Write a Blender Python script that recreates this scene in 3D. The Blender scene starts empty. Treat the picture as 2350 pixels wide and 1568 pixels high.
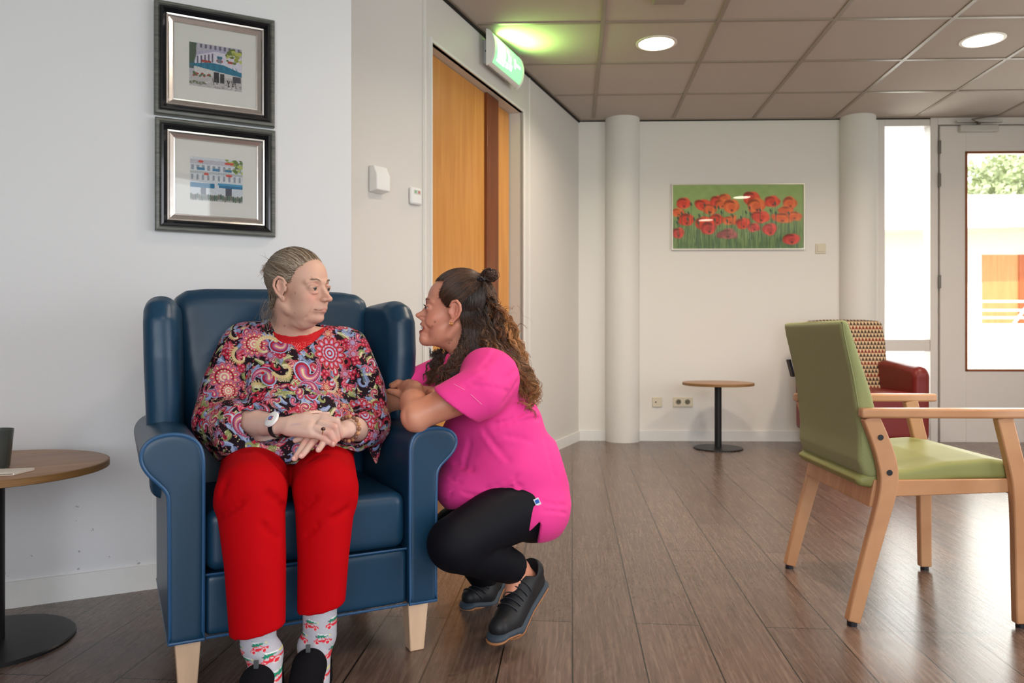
import bpy, bmesh, math, random
import numpy as np
from mathutils import Vector, Matrix, Euler
random.seed(7); RNG = np.random.RandomState(11)
C = bpy.context.scene.collection
SC = bpy.context.scene
PI = math.pi
# ------------------------------------------------------------------ camera
FPX = 1767.0; CZ = 0.853; HX, HY = 1175.0, 770.0
cam = bpy.data.cameras.new('camera'); camo = bpy.data.objects.new('camera', cam); C.objects.link(camo)
camo.location = (0, 0, CZ); camo.rotation_euler = (PI/2, 0, 0)
cam.sensor_width = 36.0; cam.lens = 36.0*FPX/2350.0; cam.shift_y = -(784.0-HY)/2350.0
cam.dof.use_dof = True; cam.dof.focus_distance = 2.15; cam.dof.aperture_fstop = 5.6
SC.camera = camo
SC.view_settings.view_transform = 'Standard'; SC.view_settings.look = 'None'
SC.view_settings.gamma = 1.0; SC.view_settings.use_curve_mapping = False
SC.view_settings.exposure = 0.36
# ------------------------------------------------------------------ world
w = bpy.data.worlds.new('world'); SC.world = w; w.use_nodes = True
nt = w.node_tree; bg = nt.nodes['Background']
bg.inputs[0].default_value = (0.93, 0.97, 1.0, 1); bg.inputs[1].default_value = 1.9
def light(name, kind, loc, energy, color, rot=(0, 0, 0), **kw):
    l = bpy.data.lights.new(name, kind); l.energy = energy; l.color = color
    for k, v in kw.items(): setattr(l, k, v)
    o = bpy.data.objects.new(name, l); C.objects.link(o); o.location = loc; o.rotation_euler = rot
    return o
light('sun', 'SUN', (0, 0, 9), 3.0, (1.0, 0.96, 0.88), (math.radians(38), 0, math.radians(-25)), angle=0.02)
# daylight entering by the big windows behind the camera and in the side wall
light('daylight_behind', 'AREA', (0.45, -2.62, 1.46), 66, (0.90, 0.93, 1.0), (-PI/2, 0, 0), shape='RECTANGLE', size=3.9, size_y=2.16).rotation_euler = (PI/2, 0, 0)
light('daylight_side', 'AREA', (4.42, 0.6, 1.35), 40, (0.93, 0.96, 1.0), (0, math.radians(90), 0), shape='RECTANGLE', size=1.9, size_y=3.4)
light('daylight_door', 'AREA', (3.75, 6.42, 1.45), 60, (1.0, 0.97, 0.92), (-PI/2, 0, 0), shape='RECTANGLE', size=1.9, size_y=2.2)

# ------------------------------------------------------------------ helpers
def P(px, py, d): return np.array([(px-HX)*d/FPX, d, CZ+(HY-py)*d/FPX])
def s2l(c):
    c = np.asarray(c, float); 
    return np.where(c <= 0.04045, c/12.92, ((c+0.055)/1.055)**2.4)
def rgb(r, g, b): return tuple(s2l(np.array([r, g, b])/255.0))
MATS = {}
def mat(name, col=(0.8, 0.8, 0.8), rough=0.5, metal=0.0, spec=0.5, var=0.0, vscale=8.0, bump=0.0, bscale=200.0, stretch=None,
        sss=0.0, sheen=0.0, coat=0.0, emit=None, estr=0.0, attr=False, alpha=None, trans=0.0, ior=1.45, bdist=0.001):
    if name in MATS: return MATS[name]
    m = bpy.data.materials.new(name); m.use_nodes = True; MATS[name] = m
    N = m.node_tree.nodes; L = m.node_tree.links; b = N['Principled BSDF']
    b.inputs['Base Color'].default_value = (*col, 1); b.inputs['Roughness'].default_value = rough
    b.inputs['Metallic'].default_value = metal; b.inputs['Specular IOR Level'].default_value = spec
    b.inputs['Coat Weight'].default_value = coat; b.inputs['Sheen Weight'].default_value = sheen
    b.inputs['Transmission Weight'].default_value = trans; b.inputs['IOR'].default_value = ior
    if sss: 
        b.inputs['Subsurface Weight'].default_value = sss; b.inputs['Subsurface Radius'].default_value = (1.0, 0.35, 0.2)
        b.inputs['Subsurface Scale'].default_value = 0.006
    if emit: b.inputs['Emission Color'].default_value = (*emit, 1); b.inputs['Emission Strength'].default_value = estr
    tc = N.new('ShaderNodeTexCoord'); src = tc.outputs['Object']
    if stretch:
        mp = N.new('ShaderNodeMapping'); mp.inputs['Scale'].default_value = stretch; L.new(src, mp.inputs[0]); src = mp.outputs[0]
    base = None
    if attr:
        a = N.new('ShaderNodeAttribute'); a.attribute_name = 'Col'; base = a.outputs['Color']; L.new(base, b.inputs['Base Color'])
    if var:
        n = N.new('ShaderNodeTexNoise'); n.inputs['Scale'].default_value = vscale; n.inputs['Detail'].default_value = 6; L.new(src, n.inputs[0])
        mr = N.new('ShaderNodeMapRange'); mr.inputs['From Min'].default_value = 0.25; mr.inputs['From Max'].default_value = 0.75
        mr.inputs['To Min'].default_value = 1-var; mr.inputs['To Max'].default_value = 1+var; L.new(n.outputs['Fac'], mr.inputs[0])
        mx = N.new('ShaderNodeVectorMath'); mx.operation = 'SCALE'
        if base is not None: L.new(base, mx.inputs[0])
        else: mx.inputs[0].default_value = col
        L.new(mr.outputs[0], mx.inputs['Scale']); L.new(mx.outputs[0], b.inputs['Base Color'])
    if bump:
        n2 = N.new('ShaderNodeTexNoise'); n2.inputs['Scale'].default_value = bscale; n2.inputs['Detail'].default_value = 4; L.new(src, n2.inputs[0])
        bp = N.new('ShaderNodeBump'); bp.inputs['Strength'].default_value = bump; bp.inputs['Distance'].default_value = bdist
        L.new(n2.outputs['Fac'], bp.inputs['Height']); L.new(bp.outputs[0], b.inputs['Normal'])
    return m
def glass_mat(name, tint=(1, 1, 1), ior=1.5, rough=0.0):
    if name in MATS: return MATS[name]
    m = bpy.data.materials.new(name); m.use_nodes = True; MATS[name] = m
    N = m.node_tree.nodes; L = m.node_tree.links; N.remove(N['Principled BSDF'])
    t = N.new('ShaderNodeBsdfTransparent'); t.inputs[0].default_value = (*tint, 1)
    g = N.new('ShaderNodeBsdfGlossy'); g.inputs['Roughness'].default_value = rough
    f = N.new('ShaderNodeFresnel'); f.inputs['IOR'].default_value = ior
    mx = N.new('ShaderNodeMixShader'); L.new(f.outputs[0], mx.inputs[0]); L.new(t.outputs[0], mx.inputs[1]); L.new(g.outputs[0], mx.inputs[2])
    L.new(mx.outputs[0], N['Material Output'].inputs[0])
    return m
def wood_mat(name, c1, c2, rough=0.45, scale=(1, 14, 14), ns=3.0, bump=0.08):
    if name in MATS: return MATS[name]
    m = mat(name, c1, rough); N = m.node_tree.nodes; L = m.node_tree.links; b = N['Principled BSDF']
    tc = N.new('ShaderNodeTexCoord'); mp = N.new('ShaderNodeMapping'); mp.inputs['Scale'].default_value = scale
    L.new(tc.outputs['Object'], mp.inputs[0])
    n = N.new('ShaderNodeTexNoise'); n.inputs['Scale'].default_value = ns; n.inputs['Detail'].default_value = 8; n.inputs['Distortion'].default_value = 0.6
    L.new(mp.outputs[0], n.inputs[0])
    r = N.new('ShaderNodeValToRGB'); r.color_ramp.elements[0].position = 0.3; r.color_ramp.elements[1].position = 0.7
    r.color_ramp.elements[0].color = (*c1, 1); r.color_ramp.elements[1].color = (*c2, 1)
    L.new(n.outputs['Fac'], r.inputs[0]); L.new(r.outputs[0], b.inputs['Base Color'])
    bp = N.new('ShaderNodeBump'); bp.inputs['Strength'].default_value = bump; bp.inputs['Distance'].default_value = 0.001
    L.new(n.outputs['Fac'], bp.inputs['Height']); L.new(bp.outputs[0], b.inputs['Normal'])
    return m

class MB:
    def __init__(s): s.v = []; s.f = []; s.n = 0
    def add(s, V, F, M=None):
        V = np.asarray(V, float).reshape(-1, 3)
        if M is not None: V = V@np.array(M.to_3x3()).T+np.array(M.translation)
        s.v.append(V); s.f += [tuple(i+s.n for i in f) for f in F]; s.n += len(V); return s
    def box(s, lo, hi, M=None):
        x0, y0, z0 = lo; x1, y1, z1 = hi
        V = [(x0,y0,z0),(x1,y0,z0),(x1,y1,z0),(x0,y1,z0),(x0,y0,z1),(x1,y0,z1),(x1,y1,z1),(x0,y1,z1)]
        return s.add(V, [(0,3,2,1),(4,5,6,7),(0,1,5,4),(1,2,6,5),(2,3,7,6),(3,0,4,7)], M)
    def hexa(s, V): return s.add(V, [(0,3,2,1),(4,5,6,7),(0,1,5,4),(1,2,6,5),(2,3,7,6),(3,0,4,7)])
    def lathe(s, prof, c=(0, 0, 0), n=48, M=None, caps=True):
        V = []; F = []; m = len(prof)
        for i in range(n):
            a = 2*PI*i/n
            for r, z in prof: V.append((c[0]+r*math.cos(a), c[1]+r*math.sin(a), c[2]+z))
        for i in range(n):
            j = (i+1) % n
            for k in range(m-1):
                F.append((i*m+k, j*m+k, j*m+k+1, i*m+k+1))
        if caps and prof[0][0] > 1e-6: F.append(tuple(i*m for i in range(n))[::-1])
        if caps and prof[-1][0] > 1e-6: F.append(tuple(i*m+m-1 for i in range(n)))
        return s.add(V, F, M)
    def tube(s, pts, r, n=8, closed=False, flat=1.0, caps=True):
        pts = np.asarray(pts, float); m = len(pts)
        rr = np.full(m, r) if np.isscalar(r) else np.asarray(r, float)
        T = np.gradient(pts, axis=0)
        if closed: T = np.roll(pts, -1, 0)-np.roll(pts, 1, 0)
        T /= np.maximum(np.linalg.norm(T, axis=1)[:, None], 1e-9)
        up = np.array([0, 0, 1.0]) if abs(T[0][2]) < 0.9 else np.array([1.0, 0, 0])
        u = np.cross(T[0], up); u /= np.linalg.norm(u); V = []
        for i in range(m):
            u = u-T[i]*u.dot(T[i]); u /= max(np.linalg.norm(u), 1e-9); v = np.cross(T[i], u)
            for k in range(n):
                a = 2*PI*k/n; V.append(pts[i]+rr[i]*(math.cos(a)*u+flat*math.sin(a)*v))
        F = []
        for i in range(m if closed else m-1):
            j = (i+1) % m
            for k in range(n):
                l = (k+1) % n; F.append((i*n+k, i*n+l, j*n+l, j*n+k))
        if caps and not closed: F.append(tuple(range(n))[::-1]); F.append(tuple(range((m-1)*n, m*n)))
        return s.add(V, F)
    def prism(s, poly, h0, h1, axes='xz', M=None):
        # poly in the two named axes, extruded along the third from h0 to h1
        n = len(poly); V = []
        for h in (h0, h1):
            for a, b in poly:
                if axes == 'xz': V.append((a, h, b))
                elif axes == 'yz': V.append((h, a, b))
                else: V.append((a, b, h))
        F = [tuple(range(n)), tuple(range(n, 2*n))[::-1]]
        for i in range(n): j = (i+1) % n; F.append((i, n+i, n+j, j))
        return s.add(V, F, M)
    def sphere(s, c, r, n=16, sc=(1, 1, 1), R=None):
        V = []; F = []; m = n//2
        for i in range(m+1):
            th = PI*i/m
            for k in range(n):
                a = 2*PI*k/n; p = np.array([r*sc[0]*math.sin(th)*math.cos(a), r*sc[1]*math.sin(th)*math.sin(a), r*sc[2]*math.cos(th)])
                if R is not None: p = np.asarray(R)@p
                V.append(p+np.asarray(c))
        for i in range(m):
            for k in range(n):
                l = (k+1) % n; F.append((i*n+k, (i+1)*n+k, (i+1)*n+l, i*n+l))
        return s.add(V, F)
def obj(name, mb, m, parent=None, bevel=0.0, seg=2, smooth=True, col=None, subsurf=0, label=None, fixn=False, loc=None, rotz=None):
    me = bpy.data.meshes.new(name)
    if isinstance(mb, MB): V = np.concatenate(mb.v) if mb.v else np.zeros((0, 3)); F = mb.f
    else: V, F = mb
    if isinstance(F, np.ndarray):
        k = F.shape[1]; nf = len(F)
        me.vertices.add(len(V)); me.vertices.foreach_set('co', np.ascontiguousarray(V, dtype=np.float32).ravel())
        me.loops.add(nf*k); me.loops.foreach_set('vertex_index', np.ascontiguousarray(F, dtype=np.int32).ravel())
        me.polygons.add(nf); me.polygons.foreach_set('loop_start', np.arange(0, nf*k, k, dtype=np.int32))
        me.update(calc_edges=True); me.validate()
    else:
        me.from_pydata([tuple(p) for p in V], [], F); me.update()
        if True:
            bm = bmesh.new(); bm.from_mesh(me); bmesh.ops.recalc_face_normals(bm, faces=bm.faces); bm.to_mesh(me); bm.free()
    if col is not None:
        at = me.color_attributes.new('Col', 'FLOAT_COLOR', 'POINT')
        c4 = np.ones((len(V), 4), np.float32); c4[:, :3] = np.clip(col, 0, 1); at.data.foreach_set('color', c4.ravel())
    if smooth:
        me.polygons.foreach_set('use_smooth', np.ones(len(me.polygons), bool))
        if bevel or not isinstance(F, np.ndarray):
            try: me.set_sharp_from_angle(angle=math.radians(38))
            except Exception: pass
    if m is not None: me.materials.append(m)
    o = bpy.data.objects.new(name, me); C.objects.link(o)
    if bevel:
        b = o.modifiers.new('bevel', 'BEVEL'); b.width = bevel; b.segments = seg; b.limit_method = 'ANGLE'; b.angle_limit = math.radians(35)
    if subsurf: q = o.modifiers.new('sub', 'SUBSURF'); q.levels = subsurf; q.render_levels = subsurf
    if parent is not None: o.parent = parent
    if loc is not None: o.location = loc
    if rotz is not None: o.rotation_euler = (0, 0, rotz)
    if label: o['label'] = label
    return o
def tag(o, label, cat, group=None, kind=None):
    o['label'] = label; o['category'] = cat
    if group: o['group'] = group
    if kind: o['kind'] = kind
    return o
def thing(name, label, cat, loc=(0, 0, 0), rotz=0, group=None):
    o = bpy.data.objects.new(name, None); C.objects.link(o); o.location = loc; o.rotation_euler = (0, 0, rotz); o.empty_display_size = 0.05
    return tag(o, label, cat, group)
def struct(o, label=None):
    o['kind'] = 'structure'
    if label: o['label'] = label
    return o
def dup(root, loc, rotz=None, label=None):
    r = root.copy(); C.objects.link(r); r.location = loc
    if rotz is not None: r.rotation_euler = (0, 0, rotz)
    if label: r['label'] = label
    for ch in list(root.children):
        c = ch.copy(); C.objects.link(c); c.parent = r
        for g in ch.children: d = g.copy(); C.objects.link(d); d.parent = c
    return r
# ---- a painter that colours any set of points from their 2-D coordinates
class Paint:
    def __init__(s, U, V, base):
        s.U = U; s.V = V; s.C = np.empty((len(U), 3)); s.C[:] = s2l(np.array(base)/255.0)
        # coarse buckets, so that a small mark looks only at the points near it
        s.b = max(np.ptp(U), np.ptp(V))/90+1e-9; s.nb = int(np.ptp(V)/s.b)+2; s.u0 = U.min(); s.v0 = V.min()
        key = ((U-s.u0)/s.b).astype(int)*s.nb+((V-s.v0)/s.b).astype(int); s.o = np.argsort(key, kind='stable'); s.k = key[s.o]
    def _put(s, idx, a, col): c = s2l(np.array(col)/255.0); a = np.clip(a, 0, 1)[:, None]; s.C[idx] = s.C[idx]*(1-a)+c*a
    def box(s, x0, x1, y0, y1):
        i0 = max(int((x0-s.u0)/s.b), 0); i1 = int((x1-s.u0)/s.b); j0 = min(max(int((y0-s.v0)/s.b), 0), s.nb-1); j1 = min(max(int((y1-s.v0)/s.b), 0), s.nb-1)
        if x1 < s.u0 or i1 < i0: return np.zeros(0, int)
        ii = np.arange(i0, min(i1, int(s.k[-1]//s.nb))+1); a = np.searchsorted(s.k, ii*s.nb+j0); b = np.searchsorted(s.k, ii*s.nb+j1, 'right')
        return np.concatenate([s.o[p:q] for p, q in zip(a, b)]) if len(ii) else np.zeros(0, int)
    def near(s, x, y, r):
        i = s.box(x-r, x+r, y-r, y+r); return i[(np.abs(s.U[i]-x) < r) & (np.abs(s.V[i]-y) < r)]
    def loc(s, x, y, r, rot):
        i = s.near(x, y, r); du = s.U[i]-x; dv = s.V[i]-y; c, n = math.cos(rot), math.sin(rot); return i, du*c+dv*n, -du*n+dv*c
    def ell(s, x, y, rx, ry, col, rot=0, soft=0.002):
        i, a, b = s.loc(x, y, max(rx, ry)*1.2+soft, rot); d = (1-np.sqrt((a/rx)**2+(b/ry)**2))*min(rx, ry); s._put(i, d/soft+0.5, col)
    def rect(s, x0, y0, x1, y1, col, soft=0.0015):
        d = np.minimum(np.minimum(s.U-x0, x1-s.U), np.minimum(s.V-y0, y1-s.V)); i = np.nonzero(d > -soft)[0]; s._put(i, d[i]/soft+0.5, col)
    def line(s, x0, y0, x1, y1, w, col, soft=0.001):
        dx, dy = x1-x0, y1-y0; L2 = dx*dx+dy*dy+1e-12; m = w/2+soft; i = s.box(min(x0, x1)-m, max(x0, x1)+m, min(y0, y1)-m, max(y0, y1)+m); u = s.U[i]; v = s.V[i]
        t = np.clip(((u-x0)*dx+(v-y0)*dy)/L2, 0, 1); d = w/2-np.hypot(u-x0-t*dx, v-y0-t*dy); k = d > -soft; s._put(i[k], d[k]/soft+0.5, col)
    def poly(s, pts, col):
        pts = np.array(pts); ix = s.box(pts[:, 0].min(), pts[:, 0].max(), pts[:, 1].min(), pts[:, 1].max()); U = s.U[ix]; V = s.V[ix]; ins = np.zeros(len(ix), bool); j = len(pts)-1
        for k in range(len(pts)):
            xi, yi = pts[k]; xj, yj = pts[j]
            c = ((yi > V) != (yj > V)); 
            with np.errstate(divide='ignore', invalid='ignore'): xx = (xj-xi)*(V-yi)/((yj-yi) if yj != yi else 1e-9)+xi
            ins ^= c & (U < xx); j = k
        i = ix[ins]; s._put(i, np.ones(len(i)), col)
    def noise(s, amt, seed, n=40, lo=0.01, hi=0.05):
        r = np.random.RandomState(seed); f = np.zeros(len(s.U))
        for _ in range(n):
            k = r.uniform(1/hi, 1/lo, 2)*r.choice([-1, 1], 2)*2*PI/3; f += np.sin(s.U*k[0]+s.V*k[1]+r.uniform(0, 6.3))
        s.C *= (1+amt*f/math.sqrt(n))[:, None]
def grid_mesh(w, h, nu, nv, flip=False):
    u = np.linspace(-w/2, w/2, nu); v = np.linspace(-h/2, h/2, nv); U, V = np.meshgrid(u, v, indexing='ij')
    U = U.ravel(); V = V.ravel(); Q = np.stack([U, np.zeros_like(U), V], 1)
    i, j = np.meshgrid(np.arange(nu-1), np.arange(nv-1), indexing='ij'); i = i.ravel(); j = j.ravel()
    F = np.stack([i*nv+j, (i+1)*nv+j, (i+1)*nv+j+1, i*nv+j+1], 1)
    return Q, F, U, V

# ------------------------------------------------------------------ signed-distance modelling
def _arr(x): return np.asarray(x, np.float32)
def rc(a, b, ra, rb=None, sq=None):
    """round cone from a to b; sq=(direction, factor) squeezes it along a direction"""
    a = _arr(a); b = _arr(b); rb = ra if rb is None else rb; R = max(ra, rb)
    lo = np.minimum(a, b)-R; hi = np.maximum(a, b)+R
    ba = b-a; l2 = float(ba@ba)+1e-12
    if sq is not None:
        n = _arr(sq[0]); n = n/np.linalg.norm(n); k = sq[1]
        if k > 1: lo = lo-R*(k-1)*np.abs(n); hi = hi+R*(k-1)*np.abs(n)
    def f(p):
        q = p-a
        if sq is None:
            t = np.clip((q@ba)/l2, 0, 1); return np.linalg.norm(q-t[:, None]*ba, axis=1)-(ra+(rb-ra)*t)
        t = np.clip((q@ba)/l2, 0, 1); e = q-t[:, None]*ba; c = e@n
        e = e+((c/k-c)[:, None])*n; r = ra+(rb-ra)*t
        return (np.linalg.norm(e, axis=1)-r)*min(k, 1.0)
    return f, lo, hi
def el(c, r, R=None):
    c = _arr(c); r = _arr(r); R = np.eye(3, dtype=np.float32) if R is None else _arr(R)
    ext = np.sqrt(((R*r[None, :])**2).sum(1))
    def f(p):
        q = (p-c)@R; k0 = np.linalg.norm(q/r, axis=1); k1 = np.linalg.norm(q/(r*r), axis=1)+1e-9
        return np.where(k0 < 1e-3, -float(r.min()), k0*(k0-1)/k1)
    return f, c-ext, c+ext
def bx(c, h, r, R=None):
    c = _arr(c); h = _arr(h); R = np.eye(3, dtype=np.float32) if R is None else _arr(R); ext = np.abs(R)@h
    def f(p):
        q = np.abs((p-c)@R)-(h-r); return np.linalg.norm(np.maximum(q, 0), axis=1)+np.minimum(q.max(1), 0)-r
    return f, c-ext, c+ext
def ch(pts, rs, sq=None):
    """chain of round cones"""
    out = []
    for i in range(len(pts)-1): out.append(rc(pts[i], pts[i+1], rs[i], rs[i+1], sq))
    def f(p):
        d = out[0][0](p)
        for o in out[1:]: d = np.minimum(d, o[0](p))
        return d
    return f, np.min([o[1] for o in out], 0), np.max([o[2] for o in out], 0)
def pr(poly, y0, y1, r, ax='xz', lean=None):
    """rounded extrusion of a polygon; lean(p)->p may warp space first"""
    poly = np.array(poly, np.float32); n = len(poly)
    i2 = {'xz': (0, 2, 1), 'yz': (1, 2, 0), 'xy': (0, 1, 2)}[ax]; mid = (y0+y1)/2; hh = abs(y1-y0)/2
    lo = np.zeros(3, np.float32); hi = np.zeros(3, np.float32)
    for k in (0, 1): lo[i2[k]] = poly[:, k].min(); hi[i2[k]] = poly[:, k].max()
    lo[i2[2]] = min(y0, y1); hi[i2[2]] = max(y0, y1)
    def f(p):
        if lean is not None: p = lean(p)
        x = p[:, i2[0]]; z = p[:, i2[1]]; d = np.full(len(x), 1e9, np.float32); s = np.ones(len(x), np.float32); j = n-1
        for i in range(n):
            ex, ez = poly[j]-poly[i]; wx = x-poly[i, 0]; wz = z-poly[i, 1]
            t = np.clip((wx*ex+wz*ez)/(ex*ex+ez*ez+1e-12), 0, 1); bx_ = wx-ex*t; bz_ = wz-ez*t; d = np.minimum(d, bx_*bx_+bz_*bz_)
            c1 = z >= poly[i, 1]; c2 = z < poly[j, 1]; c3 = ex*wz > ez*wx
            s = np.where((c1 & c2 & c3) | (~c1 & ~c2 & ~c3), -s, s); j = i
        d2 = s*np.sqrt(d)+r; dy = np.abs(p[:, i2[2]]-mid)-hh+r
        return np.minimum(np.maximum(d2, dy), 0)+np.hypot(np.maximum(d2, 0), np.maximum(dy, 0))-r
    pad = 0.05 if lean is not None else 0.0
    return f, lo-pad, hi+pad
def xf(prim, M):
    """prim given in a local frame, placed by the 4x4 matrix M (rotation + uniform scale)"""
    f, lo, hi = prim; M = np.array(M, np.float32); s = float(np.linalg.norm(M[:3, 0])); R = M[:3, :3]/s; t = M[:3, 3]
    cs = np.array([[(lo, hi)[i][0], (lo, hi)[j][1], (lo, hi)[k][2]] for i in (0, 1) for j in (0, 1) for k in (0, 1)])
    cw = cs@(R.T*s)+t
    return (lambda p: f(((p-t)@R)/s)*s), cw.min(0), cw.max(0)
def smin(a, b, k):
    if k <= 0: return np.minimum(a, b)
    h = np.maximum(k-np.abs(a-b), 0)/k; return np.minimum(a, b)-h*h*h*k/6
def sdf_mesh(items, lo, hi, vox, smooth=1, warp=None, post=None, folds=(), off=0.0):
    """items: (prim, op, k) with op '+', '-' or '&'; surface nets on a regular grid"""
    lo = np.array(lo, float); hi = np.array(hi, float); n = np.maximum(np.ceil((hi-lo)/vox).astype(int)+1, 4)
    ax = [lo[i]+vox*np.arange(n[i]) for i in range(3)]
    F = np.full(n, 1.0, np.float32)
    for prim, op, k in items:
        f, l, h = prim; mg = k+3*vox if op != '&' else 1e3
        i0 = np.maximum(np.floor((l-mg-lo)/vox).astype(int), 0) if op != '&' else np.zeros(3, int)
        i1 = np.minimum(np.ceil((h+mg-lo)/vox).astype(int)+1, n) if op != '&' else n
        if (i1 <= i0).any(): continue
        sl = tuple(slice(a, b) for a, b in zip(i0, i1))
        G = np.stack(np.meshgrid(ax[0][sl[0]], ax[1][sl[1]], ax[2][sl[2]], indexing='ij'), -1).astype(np.float32); sh = G.shape[:3]
        G = G.reshape(-1, 3); d = f(warp(G) if warp else G).reshape(sh).astype(np.float32); S = F[sl]
        if op == '+': F[sl] = smin(S, d, k)
        elif op == '-': F[sl] = -smin(-S, d, k)
        else: F[sl] = -smin(-S, -d, k)
    for fa, fb, fw, fd in folds:      # creases (depth > 0) and ridges (depth < 0) along segments
        fa = _arr(fa); fb = _arr(fb); l = np.minimum(fa, fb)-2.6*fw; h = np.maximum(fa, fb)+2.6*fw
        i0 = np.maximum(np.floor((l-lo)/vox).astype(int), 0); i1 = np.minimum(np.ceil((h-lo)/vox).astype(int)+1, n)
        if (i1 <= i0).any(): continue
        sl = tuple(slice(a, b) for a, b in zip(i0, i1)); G = np.stack(np.meshgrid(ax[0][sl[0]], ax[1][sl[1]], ax[2][sl[2]], indexing='ij'), -1).astype(np.float32)
        sh = G.shape[:3]; G = G.reshape(-1, 3); ba = fb-fa; l2 = float(ba@ba)+1e-12; t0 = ((G-fa)@ba)/l2; t = np.clip(t0, 0, 1)
        dd_ = ((G-fa-t[:, None]*ba)**2).sum(1); F[sl] += (fd*np.exp(-dd_/(fw*fw))*(0.25+0.75*np.sin(np.pi*t))).reshape(sh).astype(np.float32)
    if off: F -= off
    if post is not None:
        G = np.stack(np.meshgrid(*ax, indexing='ij'), -1).astype(np.float32).reshape(-1, 3); F = F+post(G).reshape(F.shape).astype(np.float32)
    F[0] = F[-1] = 1; F[:, 0] = F[:, -1] = 1; F[:, :, 0] = F[:, :, -1] = 1
    S = F < 0; cs = np.zeros(n-1, np.int8)
    offs = [(i, j, k) for i in (0, 1) for j in (0, 1) for k in (0, 1)]
    for o in offs: cs += S[o[0]:n[0]-1+o[0], o[1]:n[1]-1+o[1], o[2]:n[2]-1+o[2]]
    I = np.argwhere((cs > 0) & (cs < 8)); idx = np.full(n-1, -1, np.int64); idx[tuple(I.T)] = np.arange(len(I))
    cv = np.stack([F[I[:, 0]+o[0], I[:, 1]+o[1], I[:, 2]+o[2]] for o in offs], 1)
    acc = np.zeros((len(I), 3)); cnt = np.zeros(len(I)); of = np.array(offs, float)
    for a in range(8):
        for b in range(a+1, 8):
            if np.abs(of[a]-of[b]).sum() != 1: continue
            va = cv[:, a]; vb = cv[:, b]; c = (va < 0) != (vb < 0); t = np.where(c, va/np.where(c, va-vb, 1), 0)
            acc += np.where(c[:, None], of[a]+t[:, None]*(of[b]-of[a]), 0); cnt += c
    V = lo+(I+acc/cnt[:, None])*vox; Q = []
    for axx in range(3):
        o = [0, 0, 0]; o[axx] = 1; u = (axx+1) % 3; v = (axx+2) % 3
        A = S[tuple(slice(0, n[i]-o[i]) for i in range(3))]; B = S[tuple(slice(o[i], n[i]) for i in range(3))]
        E = np.argwhere(A != B); E = E[(E[:, u] > 0) & (E[:, v] > 0) & (E[:, u] < n[u]-1) & (E[:, v] < n[v]-1)]
        def cell(du, dv):
            q = E.copy(); q[:, u] -= du; q[:, v] -= dv; return idx[q[:, 0], q[:, 1], q[:, 2]]
        f4 = np.stack([cell(1, 1), cell(0, 1), cell(0, 0), cell(1, 0)], 1); s = A[tuple(E.T)]
        f4[~s] = f4[~s][:, ::-1]; Q.append(f4[(f4 >= 0).all(1)])
    Q = np.concatenate(Q)
    if smooth: V = lap(V, Q, smooth)
    return V, Q
def lap(V, Q, it, lam=0.5):
    e = np.concatenate([Q[:, [i, (i+1) % Q.shape[1]]] for i in range(Q.shape[1])]); 
    for _ in range(it):
        acc = np.zeros_like(V); c = np.bincount(e[:, 0], minlength=len(V))+np.bincount(e[:, 1], minlength=len(V))
        for d in range(3): acc[:, d] = np.bincount(e[:, 0], V[e[:, 1], d], len(V))+np.bincount(e[:, 1], V[e[:, 0], d], len(V))
        V = V*(1-lam)+lam*acc/np.maximum(c, 1)[:, None]
    return V
def subdiv(V, Q):
    """split every quad in four, keeping the surface"""
    e = np.concatenate([Q[:, [i, (i+1) % 4]] for i in range(4)]); es = np.sort(e, 1); key = es[:, 0]*len(V)+es[:, 1]; uq, first, inv = np.unique(key, return_index=True, return_inverse=True)
    M = (V[es[first, 0]]+V[es[first, 1]])/2; Cn = V[Q].mean(1); n = len(V); m = n+len(M); nq = len(Q); E = (inv.ravel()+n).reshape(4, nq); c = m+np.arange(nq)
    F = np.concatenate([np.stack([Q[:, i], E[i], c, E[(i+3) % 4]], 1) for i in range(4)]); return np.concatenate([V, M, Cn]), F
def vnormals(V, Q):
    nrm = np.cross(V[Q[:, 2]]-V[Q[:, 0]], V[Q[:, 3]]-V[Q[:, 1]]); N = np.zeros_like(V)
    for k in range(4):
        for d in range(3): N[:, d] += np.bincount(Q[:, k], nrm[:, d], len(V))
    return N/np.maximum(np.linalg.norm(N, axis=1)[:, None], 1e-12)
def bounds(items, pad=0.01):
    l = np.min([i[0][1] for i in items if i[1] == '+'], 0)-pad; h = np.max([i[0][2] for i in items if i[1] == '+'], 0)+pad; return l, h
def soft(name, items, vox, m, parent=None, smooth=2, **kw):
    l, h = bounds(items); V, Q = sdf_mesh(items, l, h, vox, smooth); return obj(name, (V, Q), m, parent, **kw)
# ------------------------------------------------------------------ the room
ZC = 2.60
W0 = np.array([-1.596, 2.400]); WU = np.array([0.889, 0.458]); WU = WU/np.linalg.norm(WU); WN = np.array([WU[1], -WU[0]])  # room side
PA = W0+WU*1.112; PE = np.array([-0.812, 3.272]); PB = np.array([-0.428, 3.784]); PC = np.array([0.541, 6.25]); PR = np.array([4.60, 6.135])
TU = (PC-PB)/np.linalg.norm(PC-PB); TN = np.array([TU[1], -TU[0]])      # corridor wall direction, room side normal
BU = (PR-PC)/np.linalg.norm(PR-PC)
def on(a, u, t, n=None, off=0.0, z=0.0):
    q = a+u*t+(n*off if n is not None else 0); return np.array([q[0], q[1], z])
m_wall = mat('wall_paint', rgb(226, 226, 226), 0.55, spec=0.3, bump=0.25, bscale=260, bdist=0.0015)
m_wall2 = mat('wall_panel_paint', rgb(228, 225, 220), 0.5, spec=0.35, bump=0.05, bscale=60)
m_trim = mat('trim_paint', rgb(228, 228, 226), 0.4, spec=0.4, var=0.02, vscale=30)
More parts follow.
